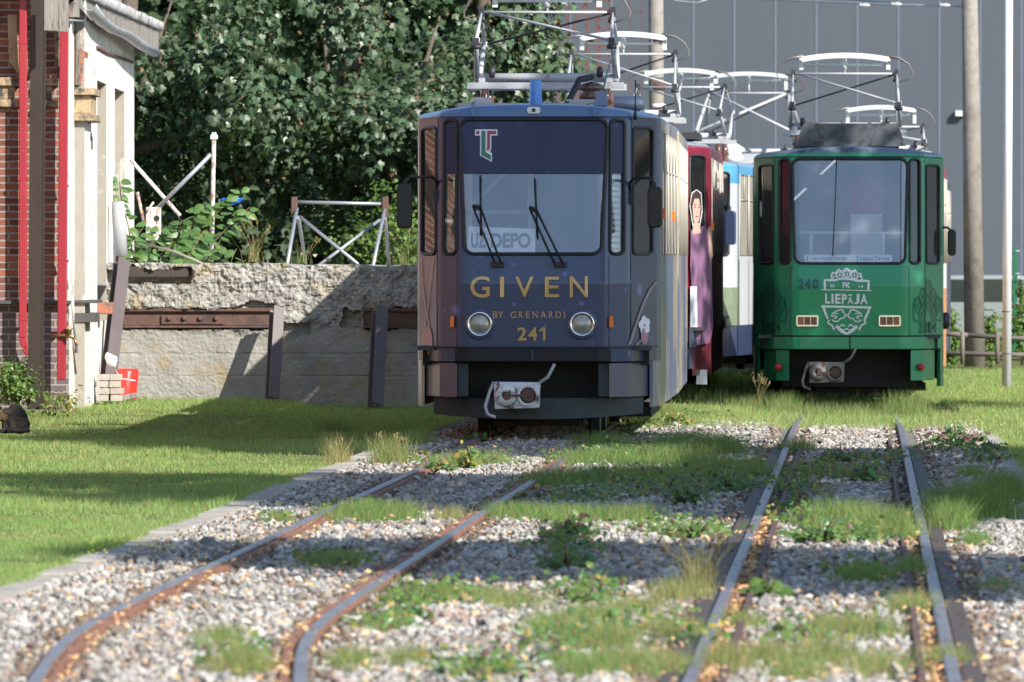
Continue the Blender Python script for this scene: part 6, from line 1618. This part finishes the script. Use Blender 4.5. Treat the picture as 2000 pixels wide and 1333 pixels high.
tree('maple_tree', (-0.3, 124, 0), [(-0.35, 122.5, 5.2, 0.85, 1.1, 1.2), (-0.7, 122.2, 4.1, 0.95, 1.0, 0.9), (-0.9, 122.4, 2.9, 0.8, 0.9, 0.8), (-0.7, 123, 7.2, 1.2, 1.5, 1.4), (0.25, 122.9, 4.45, 0.5, 0.8, 0.4)], 520, 24, 0.125,
     [M['leaf_maple'], M['leaf_seed'], M['leaf_maple_lit']], 'maple with sunlit outer sprays directly behind the dark tram', 'maples behind the platform', seed=8, trunk_r=0.22, mixp=(0.64, 0.14, 0.22))
# darker trees further back close the gaps
for i, (x, y, lab) in enumerate(((-7.2, 134, 'dense dark tree behind the maple at the limewashed wall'), (-3.6, 136, 'dense dark tree behind the broad maple'), (-0.9, 138, 'dense dark tree behind the maple at the dark tram'))):
    tree('background_tree', (x, y, 0), [(x, y, 3.0, 2.2, 1.4, 2.6), (x - 0.6, y, 5.6, 2.0, 1.5, 1.8), (x + 0.7, y + 0.3, 5.0, 1.7, 1.4, 2.0), (x + 0.2, y, 7.8, 2.0, 1.6, 1.8), (x, y - 0.5, 1.4, 2.3, 1.0, 1.2)] if i < 2 else
         [(x - 0.4, y, 3.0, 1.5, 1.4, 2.4), (x - 0.3, y, 5.6, 1.3, 1.5, 1.8), (x, y + 0.3, 7.4, 1.3, 1.4, 1.6), (x - 0.4, y - 0.5, 1.4, 1.6, 1.0, 1.2)],
         900 if i < 2 else 700, 9, 0.30, [M['leaf_dark']], lab, 'dark trees behind the maples', tpl=SPRIG, seed=20 + i, trunk_r=0.25, spread=0.3)
# bright shrubs in the sun right of the trestle
for i, (px, py, s_, rx, rz_, lab) in enumerate(((770, 440, 150, 0.38, 0.55, 'bright yellow green shrub beside the left mirror of the dark tram'), (690, 480, 150, 0.35, 0.35, 'low bright shrub seen through the steel trestle'), (805, 500, 152, 0.3, 0.45, 'small bright shrub at the foot of the dark tram by the platform end'))):
    c = W(px, py, s_); lobes = [(c.x, c.y, c.z, rx, 0.4, rz_), (c.x + 0.15, c.y + 0.2, c.z - 0.3, rx, 0.4, 0.4)]
    tree('shrub', (c.x, c.y, 0.6), lobes, 90, 12, 0.065, [M['leaf_bright'], M['leaf_dark']], lab, 'bright shrubs behind the platform', tpl=OVATE, trunk_r=0.02, spread=0.12, seed=40 + i, mixp=(0.8, 0.2), cat='shrub')
# small thujas behind the green tram
for i, (px, py, h, lab) in enumerate(((1858, 705, 0.9, 'small green thuja just right of the green tram'), (1934, 700, 0.8, 'small green thuja between the concrete pole and the lamp post'), (1996, 690, 1.2, 'green thuja behind the green fence post'))):
    b = W(px, py, 119); lobes = [(b.x, b.y, b.z + h * (0.2 + 0.15 * k), 0.10 * (1 - 0.17 * k), 0.10 * (1 - 0.17 * k), h * 0.2) for k in range(5)]
    tree('thuja', tuple(b), lobes, 130, 10, 0.06, [M['leaf_bright']], lab, 'small thujas by the rail fence', tpl=SPRIG, trunk_r=0.02, spread=0.03, seed=60 + i, cat='shrub')

# climbing broad-leaved weed on the platform ------------------------
def broad_plant(name, stems, label, s_, lsize, seed, mats=None, group=None, step=0.048, cat='plant', tpl=OVATE, mixp=None):
    r = np.random.default_rng(seed); root = tag(empty(name, stems[0][0]), label, cat, group); b = Vector(stems[0][0])
    P = []; Nn = []; T = []; mb = MB()
    for st in stems:
        pts = [Vector(p) - b for p in st]
        mb.tube(pts, [0.007] * (len(pts) - 1) + [0.003], 6)
        side = 1
        for a, c in zip(pts, pts[1:]):
            n = max(1, int((c - a).length / step))
            for k in range(n):
                q = a.lerp(c, (k + r.uniform(0.2, 0.8)) / n); d = (c - a).normalized(); side = -side
                for m_ in range(2 if r.uniform() < 0.5 else 1):
                    out = Vector((side * (0.7 if m_ == 0 else -0.6), r.uniform(-0.7, 0.4), r.uniform(-0.4, 0.2)))
                    P.append(q + out * 0.04); T.append(out + Vector((0, 0, -0.35))); Nn.append(Vector((r.normal() * 0.3 + 0.15, -0.55 + r.normal() * 0.3, 0.75)))
    n = len(P); P = np.array(P); Nn = np.array(Nn); T = np.array(T)
    mats = mats or [M['leaf_knot']]
    mi = r.choice(len(mats), n, p=mixp) if len(mats) > 1 else None
    leaves('leaf', P, Nn, T, lsize * r.uniform(0.6, 1.2, n), tpl, mats, root, mi, fold=0.2)['kind'] = 'stuff'
    mb.build('stem', M['stem'], root)
    return root
M['stem'] = mat('green_red_stem', (0.12, 0.14, 0.05), 0.7, var=0.3, col2=(0.22, 0.07, 0.05))
K = lambda *l: [W(px, py, s_) for px, py, s_ in l]
broad_plant('climbing_weed', [K((262, 512, 169), (250, 440, 169), (236, 385, 169), (233, 342, 169)), K((270, 512, 168), (262, 470, 168), (290, 430, 168)), K((285, 512, 168), (300, 470, 168), (318, 440, 168)), K((300, 512, 168), (330, 480, 168), (352, 452, 168)), K((275, 512, 169), (255, 490, 169), (262, 455, 169))],
            'broad-leaved weed climbing beside the cement pipe', 168, 0.125, 1, group='broad-leaved weeds on the platform')
broad_plant('climbing_weed', [K((380, 512, 167), (390, 450, 167), (430, 410, 167), (470, 380, 167), (496, 362, 167)), K((370, 512, 167), (372, 450, 167), (385, 410, 167), (402, 396, 167)), K((390, 514, 168), (420, 470, 168), (450, 440, 168), (488, 405, 168)), K((360, 512, 168), (345, 470, 168), (355, 430, 168)), K((400, 514, 169), (420, 490, 169), (430, 470, 169)), K((350, 512, 169), (380, 480, 169), (400, 450, 169)), K((365, 512, 168), (362, 480, 168), (374, 440, 168))],
            'broad-leaved weed arching to the right around the rusty pole', 168, 0.15, 2, group='broad-leaved weeds on the platform')
broad_plant('climbing_weed', [K((450, 516, 170), (455, 500, 170), (462, 486, 170)), K((470, 518, 170), (480, 508, 170))], 'small low weed at the platform edge right of the rusty pole', 170, 0.12, 4, group='broad-leaved weeds on the platform')

# grass -----------------------------------------------------------
def blades(name, P, H, lean, wd, mats, parent=None, midx=None, bend=0.5, seed=0):
    """bent blades, three quads high"""
    r = np.random.default_rng(seed + 5003); n = len(P)
    a = r.uniform(0, 2 * np.pi, n); D = np.stack([np.cos(a), np.sin(a), 0 * a], -1); a2 = r.uniform(0, 2 * np.pi, n); S = np.stack([np.cos(a2), np.sin(a2) * 0.4, 0 * a], -1)
    ts = np.array([0, 0.45, 1.0]); V = []
    for t in ts:
        c = P + D * (lean * H * (t ** 2))[:, None] + np.array([0, 0, 1]) * (H * (t - bend * 0.35 * lean * t * t))[:, None]
        wv = S * (wd * (1 - t * 0.92))[:, None] * 0.5
        V += [c - wv, c + wv]
    V = np.stack(V, 1); f = np.array([(0, 1, 3, 2), (2, 3, 5, 4)])
    Fc = (f[None] + (np.arange(n) * 6)[:, None, None]).reshape(-1, 4)
    return np_mesh(name, V.reshape(-1, 3), Fc, mats, parent, midx=None if midx is None else np.repeat(midx, 2))
def grass_mat(name, col, col2, trans):
    m = leaf_mat(name, col, trans, rough=0.55, isl=0.4, hue=0.04, mixw=0.35, spec=0.3)
    t = m.node_tree; N = t.nodes; L = t.links
    tc = N.new('ShaderNodeTexCoord'); nz = N.new('ShaderNodeTexNoise'); nz.inputs['Scale'].default_value = 0.9; nz.inputs['Detail'].default_value = 4; L.new(tc.outputs['Object'], nz.inputs['Vector'])
    mr = N.new('ShaderNodeMapRange'); mr.inputs[1].default_value = 0.38; mr.inputs[2].default_value = 0.66; L.new(nz.outputs[0], mr.inputs[0])
    mx = N.new('ShaderNodeMix'); mx.data_type = 'RGBA'; mx.inputs[6].default_value = (*col, 1); mx.inputs[7].default_value = (*col2, 1); L.new(mr.outputs[0], mx.inputs[0])
    hs = [n for n in N if n.type == 'HUE_SAT'][0]; L.new(mx.outputs[2], hs.inputs['Color'])
    return m
M['grass'] = grass_mat('lawn_grass', (0.18, 0.32, 0.085), (0.28, 0.35, 0.13), (0.28, 0.48, 0.07))
M['grass_lush'] = grass_mat('lush_grass', (0.12, 0.235, 0.06), (0.15, 0.22, 0.06), (0.2, 0.34, 0.06))
M['grass_dry'] = grass_mat('dry_grass', (0.34, 0.29, 0.13), (0.26, 0.24, 0.09), (0.4, 0.33, 0.12))
def lawn(name, n, y0, y1, xa, xb, hfn, label, seed, yp=1.0, mix=(0.86, 0.14)):
    r = np.random.default_rng(seed)
    y = y0 + (y1 - y0) * r.uniform(0, 1, n) ** yp; u = r.uniform(0, 1, n); x = xa(y) + (xb(y) - xa(y)) * u
    P = np.stack([x, y, gz(x, y) - 0.012], -1)
    H = hfn(x, y) * r.uniform(0.55, 1.3, n)
    o = blades(name, P, H, r.uniform(0.1, 0.7, n), r.uniform(0.004, 0.008, n) * np.clip(y / 60, 0.8, 1.6), [M['grass'], M['grass_dry']], midx=r.choice(2, n, p=mix), seed=seed)
    return tag(o, label, 'grass', kind='stuff')
edge = lambda y: -1000 / F * y - 0.35
def hl(x, y):
    h = 0.038 + 0.012 * sstep(90, 98, y) + 0.05 * np.clip(vnoise(x, y * 0.5, 0.9, 4, 3), -0.5, 1) + 0.03 * np.exp(-((x - xl(y)) / 0.12) ** 2)
    return np.where(vnoise(x, y * 0.4, 1.7, 14, 3) > 0.33, h * 0.35, h)
lawn('lawn_grass', 150000, 43, 99.2, edge, lambda y: xl(y) - 0.02, hl, 'short mown lawn grass left of the gravel', 101, yp=0.85)
lawn('lawn_grass', 26000, 86.5, 99, lambda y: 0.2 + 0 * y, lambda y: 6.2 + 0 * y, lambda x, y: 0.07 + 0.10 * np.clip(vnoise(x, y, 1.2, 8, 3), 0, 1), 'tufted grass under and between the parked trams', 102, mix=(0.75, 0.25))
lawn('lawn_grass', 60000, 62, 140, lambda y: np.minimum(xr(y) + 0.1, 5.3 + 0 * y), lambda y: 1000 / F * y + 0.5, lambda x, y: 0.06 + 0.05 * np.clip(vnoise(x, y, 0.6, 9, 3), 0, 1), 'rough grass right of the green tram', 103, yp=0.8, mix=(0.8, 0.2))
lawn('lawn_grass', 9000, 103, 124, lambda y: 1.9 + 0.05 * (y - 103), lambda y: 4.2 + 0.05 * (y - 103), lambda x, y: 0.20 + 0.3 * np.clip(vnoise(x, y, 1.2, 12, 3), 0, 1), 'taller grass in the gap between the crimson and green trams', 104)

# tufts in the gravel, read off the photograph: px, py, half-width px, blades, height m, dryness
TUFT = [(1400, 885, 60, 700, 0.16, .1), (1300, 905, 110, 1300, 0.14, .1), (1180, 905, 90, 900, 0.13, .1), (1100, 945, 80, 900, 0.12, .1), (1250, 940, 120, 1500, 0.13, .1), (1400, 925, 90, 900, 0.14, .1),
        (1010, 1010, 60, 700, 0.10, .15), (1120, 1015, 90, 1000, 0.10, .2), (1230, 1015, 60, 500, 0.10, .2), (950, 905, 60, 400, 0.11, .3), (880, 912, 40, 260, 0.10, .35),
        (660, 905, 22, 160, 0.20, .8), (765, 905, 40, 380, 0.20, .5), (820, 865, 30, 260, 0.13, .1), (720, 1015, 80, 1100, 0.12, .15), (790, 1010, 30, 300, 0.1, .3), (880, 1012, 30, 260, 0.08, .7), (545, 1018, 25, 260, 0.06, .3),
        (1180, 870, 60, 500, 0.12, .1), (1340, 870, 70, 700, 0.14, .1), (1460, 930, 40, 500, 0.14, .1), (1560, 880, 40, 300, 0.12, .3), (1620, 1290, 60, 420, 0.09, .5), (1420, 1300, 40, 300, 0.09, .5), (1000, 1180, 70, 420, 0.07, .4), (1180, 1260, 70, 500, 0.09, .3), (1290, 1310, 80, 500, 0.08, .5), (690, 1300, 40, 300, 0.08, .3), (800, 1290, 50, 250, 0.07, .4), (1250, 1190, 60, 400, 0.07, .5), (1850, 1290, 50, 250, 0.07, .5), (1950, 1150, 40, 200, 0.06, .4), (660, 1100, 60, 700, 0.07, .3), (470, 1310, 60, 500, 0.10, .5), (430, 1260, 50, 300, 0.09, .4), (740, 1225, 50, 300, 0.06, .3), (860, 1170, 90, 700, 0.07, .3), (940, 1165, 40, 300, 0.06, .4),
        (1150, 1210, 80, 500, 0.08, .4), (1330, 1165, 60, 450, 0.09, .6), (1365, 1150, 30, 130, 0.22, .8), (1320, 1240, 50, 350, 0.08, .6), (1080, 1230, 60, 350, 0.08, .3), (1230, 1300, 90, 600, 0.08, .4), (1140, 1310, 60, 400, 0.08, .3),
        (1650, 1030, 70, 800, 0.16, .2), (1730, 1050, 60, 800, 0.17, .2), (1580, 930, 35, 220, 0.13, .4), (1900, 1010, 80, 1300, 0.20, .05), (1960, 975, 50, 900, 0.18, .05), (1860, 1030, 40, 500, 0.16, .1), (1905, 1060, 30, 300, 0.08, .05),
        (1690, 1130, 55, 600, 0.08, .05), (1780, 1120, 30, 260, 0.10, .1), (1660, 1240, 90, 700, 0.09, .5), (1780, 1190, 50, 380, 0.09, .4), (1500, 1290, 60, 400, 0.08, .5), (1560, 1320, 60, 300, 0.09, .4), (1450, 1220, 40, 200, 0.07, .4), (1720, 1310, 70, 400, 0.09, .5),
        (1470, 770, 40, 260, 0.30, .5), (1530, 795, 40, 380, 0.22, .3), (1600, 800, 60, 460, 0.14, .4), (1680, 800, 50, 380, 0.14, .4), (1770, 800, 50, 700, 0.24, .2), (1460, 790, 40, 300, 0.14, .3), (1330, 815, 60, 500, 0.12, .2), (1900, 930, 30, 200, 0.1, .1), (650, 840, 30, 260, 0.10, .1)]
P = []; H = []; ln = []; mi = []; r = np.random.default_rng(77)
for px, py, hw, n, h, dry in TUFT:
    s_ = (py - HZ) / 1.68; d = F / s_; cx = (px - 1000) / s_; rx = hw / s_; n = int(n * 2.6)
    x = cx + r.normal(0, rx * 0.5, n); y = d + r.normal(0, max(0.25, rx * 1.1), n)
    P.append(np.stack([x, y, gz(x, y)], -1)); H.append(1.2 * h * r.uniform(0.25, 1.25, n)); ln.append(r.uniform(0.1, 0.8, n)); mi.append((r.uniform(0, 1, n) < dry).astype(int))
o = blades('weed_grass', np.concatenate(P), np.concatenate(H), np.concatenate(ln), r.uniform(0.003, 0.006, sum(map(len, H))), [M['grass_lush'], M['grass_dry']], midx=np.concatenate(mi), seed=5)
tag(o, 'tufts of wild grass growing through the gravel and around the rails', 'weeds', kind='stuff')
# distinct tall tufts
def tall_tuft(base, n, h, label, seed, dry=0.5, heads=6, spread=0.05, group='tall grass tufts'):
    r = np.random.default_rng(seed); root = tag(empty('grass_tuft', base), label, 'grass tuft', group)
    P = np.stack([r.normal(0, spread, n), r.normal(0, spread, n), np.zeros(n)], -1)
    blades('blade', P, h * r.uniform(0.4, 1.0, n), r.uniform(0.1, 0.6, n), np.full(n, 0.006), [M['grass_lush'], M['grass_dry']], root, (r.uniform(0, 1, n) < dry).astype(int), seed=seed)['kind'] = 'stuff'
    mb = MB()
    for k in range(heads):
        a = r.uniform(-0.9, 0.9); t = Vector((a * h * 0.8, r.uniform(-0.1, 0.1), h * (1.35 - 0.5 * abs(a)))); p0 = Vector((r.normal(0, spread * 0.6), 0, 0))
        mb.tube([p0, p0.lerp(t, 0.5) + Vector((0, 0, h * 0.12)), t], [0.003, 0.002, 0.0015], 5)
        for q in range(9):
            c = t.lerp(p0, q * 0.022) + Vector((r.normal(0, 0.008), r.normal(0, 0.008), 0)); mb.tube([c, c + Vector((r.normal(0, 0.008), 0, 0.02))], [0.006, 0.001], 5)
    mb.build('seed_head', M['grass_dry'], root); return root
tall_tuft(W(497, 512, 171), 60, 0.38, 'tall tuft with seed heads on the platform edge', 1, 0.55, 7)
tall_tuft(W(590, 515, 168), 26, 0.30, 'thin grass tuft at the foot of the steel trestle', 2, 0.5, 3)
tall_tuft(W(790, 520, 169), 26, 0.34, 'thin pale grass tuft on the platform beside the dark tram', 3, 0.6, 3)
def G(px, py): s_ = (py - HZ) / 1.68; x = (px - 1000) / s_; y = F / s_; return Vector((x, y, float(gz(x, y))))
tall_tuft(G(755, 905), 40, 0.22, 'bleached tall tuft at the lawn corner before the dark tram', 4, 0.8, 6, 0.04)
tall_tuft(G(668, 905), 30, 0.16, 'low straw-coloured tuft at the edge of the lawn', 5, 0.95, 3, 0.04)
tall_tuft(G(1362, 1150), 24, 0.26, 'straw-coloured tall tuft left of the straight track in front', 6, 0.9, 6, 0.05)
tall_tuft(G(1480, 790), 30, 0.32, 'tall straw tuft before the left corner of the green tram', 7, 0.7, 6, 0.06)
tall_tuft(G(1618, 985), 20, 0.26, 'tall stalks between the rails of the straight track', 8, 0.4, 4, 0.03)

# broad weeds between the rails -------------------------------------
def weed(px, py, hpx, wpx, label, seed, mats, mixp=None, lsz=0.05, n=7):
    r = np.random.default_rng(seed); b = G(px, py); s_ = F / b.y; h = 1.05 * hpx / s_; wd = wpx / s_; lsz = lsz * 0.95; n = int(n * 1.6)
    st = []
    for k in range(n):
        a = np.clip((k + 0.5) / n * 2 - 1 + r.normal(0, 0.2), -1, 1); e = b + Vector((a * wd * 0.5, r.uniform(-0.25, 0.25), h * (1 - 0.55 * abs(a)) * r.uniform(0.6, 1.1)))
        st.append([b + Vector((a * wd * 0.12, 0, 0)), b.lerp(e, 0.55) + Vector((0, 0, h * 0.12)), e])
    return broad_plant('weed', st, label, s_, lsz, seed, mats, 'broad weeds growing in the gravel', step=lsz * 0.55, cat='weed', mixp=mixp)
g1 = [M['leaf_knot'], M['leaf_bright']]; g2 = [M['leaf_knot'], M['leaf_red'], M['leaf_bright']]; g3 = [M['leaf_bright'], M['leaf_yellow'], M['leaf_knot']]
weed(1110, 1055, 60, 90, 'dark reddish bushy weed between the two tracks', 1, g2, (.35, .3, .35), 0.055, 9)
weed(1105, 1110, 55, 110, 'bright green weed before the reddish one between the tracks', 2, g1, (.5, .5), 0.055, 9)
weed(1360, 1050, 40, 140, 'low spreading weed beside the left rail of the straight track', 3, g2, (.6, .1, .3), 0.06, 9)
weed(1340, 985, 60, 90, 'weed with reddish tips in the shade left of the straight track', 4, g2, (.5, .2, .3), 0.06, 8)
weed(1425, 960, 60, 60, 'upright weed beside the left rail in the shade', 5, g1, (.8, .2), 0.06, 6)
weed(1500, 1165, 50, 90, 'light green weed leaning on the left rail of the straight track', 6, g1, (.4, .6), 0.075, 7)
weed(1600, 1060, 60, 120, 'dark green weed between the rails of the straight track', 7, g2, (.7, .05, .25), 0.06, 10)
weed(1560, 1000, 50, 70, 'pale flowering weed between the rails in the shade', 8, g2, (.4, .2, .4), 0.055, 7)
weed(1690, 940, 50, 100, 'dark trailing weed between the rails near the green tram', 9, g2, (.5, .1, .4), 0.06, 8)
weed(1640, 905, 40, 90, 'trailing weed between the rails closest to the green tram', 10, g2, (.5, .15, .35), 0.06, 8)
weed(1870, 870, 50, 110, 'reddish weed at the right edge of the gravel', 11, g2, (.3, .3, .4), 0.065, 9)
weed(1940, 885, 30, 60, 'green weed beside the right kerb', 12, g1, (.7, .3), 0.06, 6)
weed(915, 915, 45, 40, 'yellow green seedling on the gravel before the dark tram', 13, g3, (.5, .3, .2), 0.055, 5)
weed(860, 920, 30, 70, 'low yellowing weed beside the left rail of the curved track', 14, g3, (.3, .4, .3), 0.05, 7)
weed(1320, 830, 30, 110, 'yellowing weeds beside the right wheels of the dark tram', 15, g3, (.4, .4, .2), 0.06, 9)
weed(1225, 850, 20, 40, 'small dark weed at the corner of the dark tram', 16, g1, (.8, .2), 0.05, 5)
weed(890, 1165, 30, 90, 'green rosette weed by the right rail of the curved track', 17, g1, (.5, .5), 0.05, 8)
weed(790, 1180, 40, 60, 'light green weed on the right rail of the curved track', 18, g1, (.4, .6), 0.05, 7)
weed(930, 1320, 40, 110, 'broad green rosette at the lower edge of the picture', 19, g1, (.5, .5), 0.07, 8)
weed(1090, 1290, 40, 70, 'pale green weed in the gravel near the lower edge', 20, g1, (.4, .6), 0.055, 7)
weed(1150, 1180, 45, 70, 'bushy green weed in the sunny gravel between the tracks', 21, g1, (.5, .5), 0.05, 8)
weed(750, 1225, 30, 70, 'small green weed right of the curved track in front', 22, g1, (.5, .5), 0.045, 7)
weed(1280, 905, 40, 130, 'dark leafy weed in the shaded grass between the trams', 23, g2, (.5, .2, .3), 0.06, 9)
weed(1180, 945, 40, 120, 'leafy weed at the left of the shaded grass', 24, g1, (.8, .2), 0.06, 8)
weed(270, 765, 55, 70, 'bright leafy weed growing behind the red tub', 25, [M['leaf_bright'], M['leaf_knot']], (.7, .3), 0.05, 10)
weed(500, 768, 25, 35, 'tiny weed at the foot of the concrete wall', 26, g1, (.5, .5), 0.04, 5)
weed(335, 772, 30, 60, 'low weed in the grass before the concrete wall', 27, g1, (.5, .5), 0.045, 7)
weed(935, 860, 22, 45, 'seedling on the gravel below the coupler of the dark tram', 28, g1, (.8, .2), 0.05, 5)
# low ground-cover weeds, spread in patches
r = np.random.default_rng(31); P = []; SZ = []
for px, py, hw, n, h in [(1330, 880, 130, 900, .10), (1180, 900, 110, 700, .10), (1420, 950, 80, 700, .12), (1300, 960, 120, 900, .10), (1130, 975, 90, 450, .08), (1560, 960, 50, 500, .12), (1640, 930, 70, 600, .10), (1720, 900, 60, 400, .08), (1600, 1020, 70, 700, .12), (1700, 1050, 70, 500, .10),
                         (1860, 880, 60, 450, .12), (1930, 900, 40, 300, .10), (1880, 990, 60, 400, .10), (1260, 835, 60, 300, .08), (1360, 815, 60, 350, .08), (900, 905, 60, 350, .10), (780, 900, 50, 200, .08), (1110, 1075, 70, 400, .14), (1340, 1040, 90, 450, .08), (850, 1165, 80, 500, .06), (1150, 1160, 70, 350, .09),
                         (760, 1215, 60, 250, .06), (1100, 1260, 90, 350, .08), (940, 1315, 90, 350, .07), (1230, 1230, 90, 300, .07), (1360, 1250, 60, 200, .07), (1690, 1120, 60, 350, .05), (1640, 1230, 90, 250, .06), (640, 1095, 60, 300, .05), (720, 1000, 70, 300, .07), (1560, 1250, 60, 160, .06), (470, 1290, 60, 180, .07), (540, 1010, 30, 120, .04)]:
    s_ = (py - HZ) / 1.68; d = F / s_; cx = (px - 1000) / s_; rx = hw / s_
    n = int(n * 0.75); x = cx + r.normal(0, rx * 0.6, n); y = d + r.normal(0, max(0.6, rx * 1.8), n)
    P.append(np.stack([x, y, gz(x, y) + 0.02 + np.abs(r.normal(0, 0.5, n)) * h], -1)); SZ.append(r.uniform(0.018, 0.048, n))
P = np.concatenate(P); n = len(P)
tag(leaves('ground_cover', P, np.array([0.1, -0.45, 0.8]) + r.normal(0, 0.45, (n, 3)), r.normal(size=(n, 3)), np.concatenate(SZ), OVATE, [M['leaf_knot'], M['leaf_bright'], M['leaf_dark'], M['leaf_red'], M['leaf_yellow']], midx=r.choice(5, n, p=(.36, .36, .1, .07, .11))), 'low leafy weeds creeping over the gravel in patches', 'weeds', kind='stuff')
# leafy clump around the steel column
c = W(28, 740, 189); tree('shrub', (c.x, c.y, 0.05), [(c.x - 0.03, c.y, c.z + 0.02, 0.15, 0.25, 0.18), (c.x, c.y - 0.1, c.z - 0.13, 0.17, 0.25, 0.13)], 110, 12, 0.04, [M['leaf_bright'], M['leaf_knot']], 'bright green bushy plant at the foot of the brick wall beside the steel column', None, tpl=OVATE, trunk_r=0.012, spread=0.06, seed=70, mixp=(0.7, 0.3), cat='shrub')
c = W(100, 775, 187); tree('shrub', (c.x, c.y, 0.05), [(c.x, c.y, c.z - 0.03, 0.16, 0.3, 0.08), (c.x + 0.12, c.y, c.z - 0.06, 0.16, 0.3, 0.06)], 36, 10, 0.04, [M['leaf_bright'], M['leaf_yellow']], 'low yellowish plant between the steel column and the shovel', None, tpl=OVATE, trunk_r=0.01, spread=0.06, seed=71, mixp=(0.7, 0.3), cat='shrub')
# small yellow flowers in the lawn edge
r = np.random.default_rng(9); n = 90; px = r.uniform(170, 340, n); py = 1075 + (px - 170) * -0.02 + r.uniform(-15, 15, n); pts = np.array([G(a, b)[:] for a, b in zip(px, py)]) + np.array([0, 0, 0.04])
pts2 = np.array([G(a, b)[:] for a, b in zip(r.uniform(1840, 1990, 40), r.uniform(745, 850, 40))]) + np.array([0, 0, 0.09]); pts = np.concatenate([pts, pts2]); n = len(pts)
M['flower'] = mat('yellow_petal', (0.65, 0.5, 0.05), 0.6, var=0.1)
tag(leaves('yellow_flowers', pts, np.tile([0.1, -0.5, 0.8], (n, 1)) + r.normal(0, 0.2, (n, 3)), r.normal(size=(n, 3)), np.full(n, 0.014), OVATE, [M['flower']]), 'tiny yellow flowers at the lawn edges', 'flowers', kind='stuff')

# shade trees outside the picture on the right: they cast the bands of shade
SH = [((11.2, 37.5, 0), [(11.0, 37.0, 9.9, 1.6, 2.1, 2.5), (11.4, 37.8, 11.2, 1.4, 1.5, 1.2), (11.2, 36.2, 8.0, 1.5, 1.5, 1.5)], 'shade tree outside the picture right of the foreground gravel', 500),
      ((11.8, 50.0, 0), [(11.5, 49.0, 10.3, 1.8, 3.0, 2.4), (11.7, 51.5, 12.6, 1.8, 2.2, 2.4), (11.4, 52.5, 8.2, 1.7, 3.4, 1.6), (11.5, 56.5, 8.8, 1.6, 2.6, 1.3), (11.5, 61.0, 7.8, 1.6, 3.0, 1.3), (11.6, 66.0, 7.5, 1.6, 2.3, 1.1), (11.6, 47.6, 12.6, 1.5, 1.4, 1.6)], 'shade tree outside the picture right of the mid gravel', 1300),
      ((12.0, 67.0, 0), [(11.7, 67.0, 13.0, 2.0, 2.6, 2.0), (11.9, 64.2, 12.0, 1.8, 1.9, 2.2), (12.2, 69.5, 13.4, 1.8, 1.8, 1.8)], 'shade tree outside the picture abreast of the dark tram', 900),
      ((12.3, 97.0, 0), [(12.0, 96.6, 9.3, 1.8, 2.6, 2.0), (12.2, 98.8, 8.4, 1.6, 1.6, 1.6), (12.2, 94.3, 9.4, 1.5, 1.5, 1.6)], 'shade tree outside the picture abreast of the green tram', 170)]
for i, (b, lobes, lab, ncl) in enumerate(SH):
    tree('shade_tree', b, lobes, ncl, 10, 0.36, [M['leaf_dark']], lab, 'shade trees outside the picture', tpl=SPRIG, seed=90 + i, trunk_r=0.22, spread=0.34)
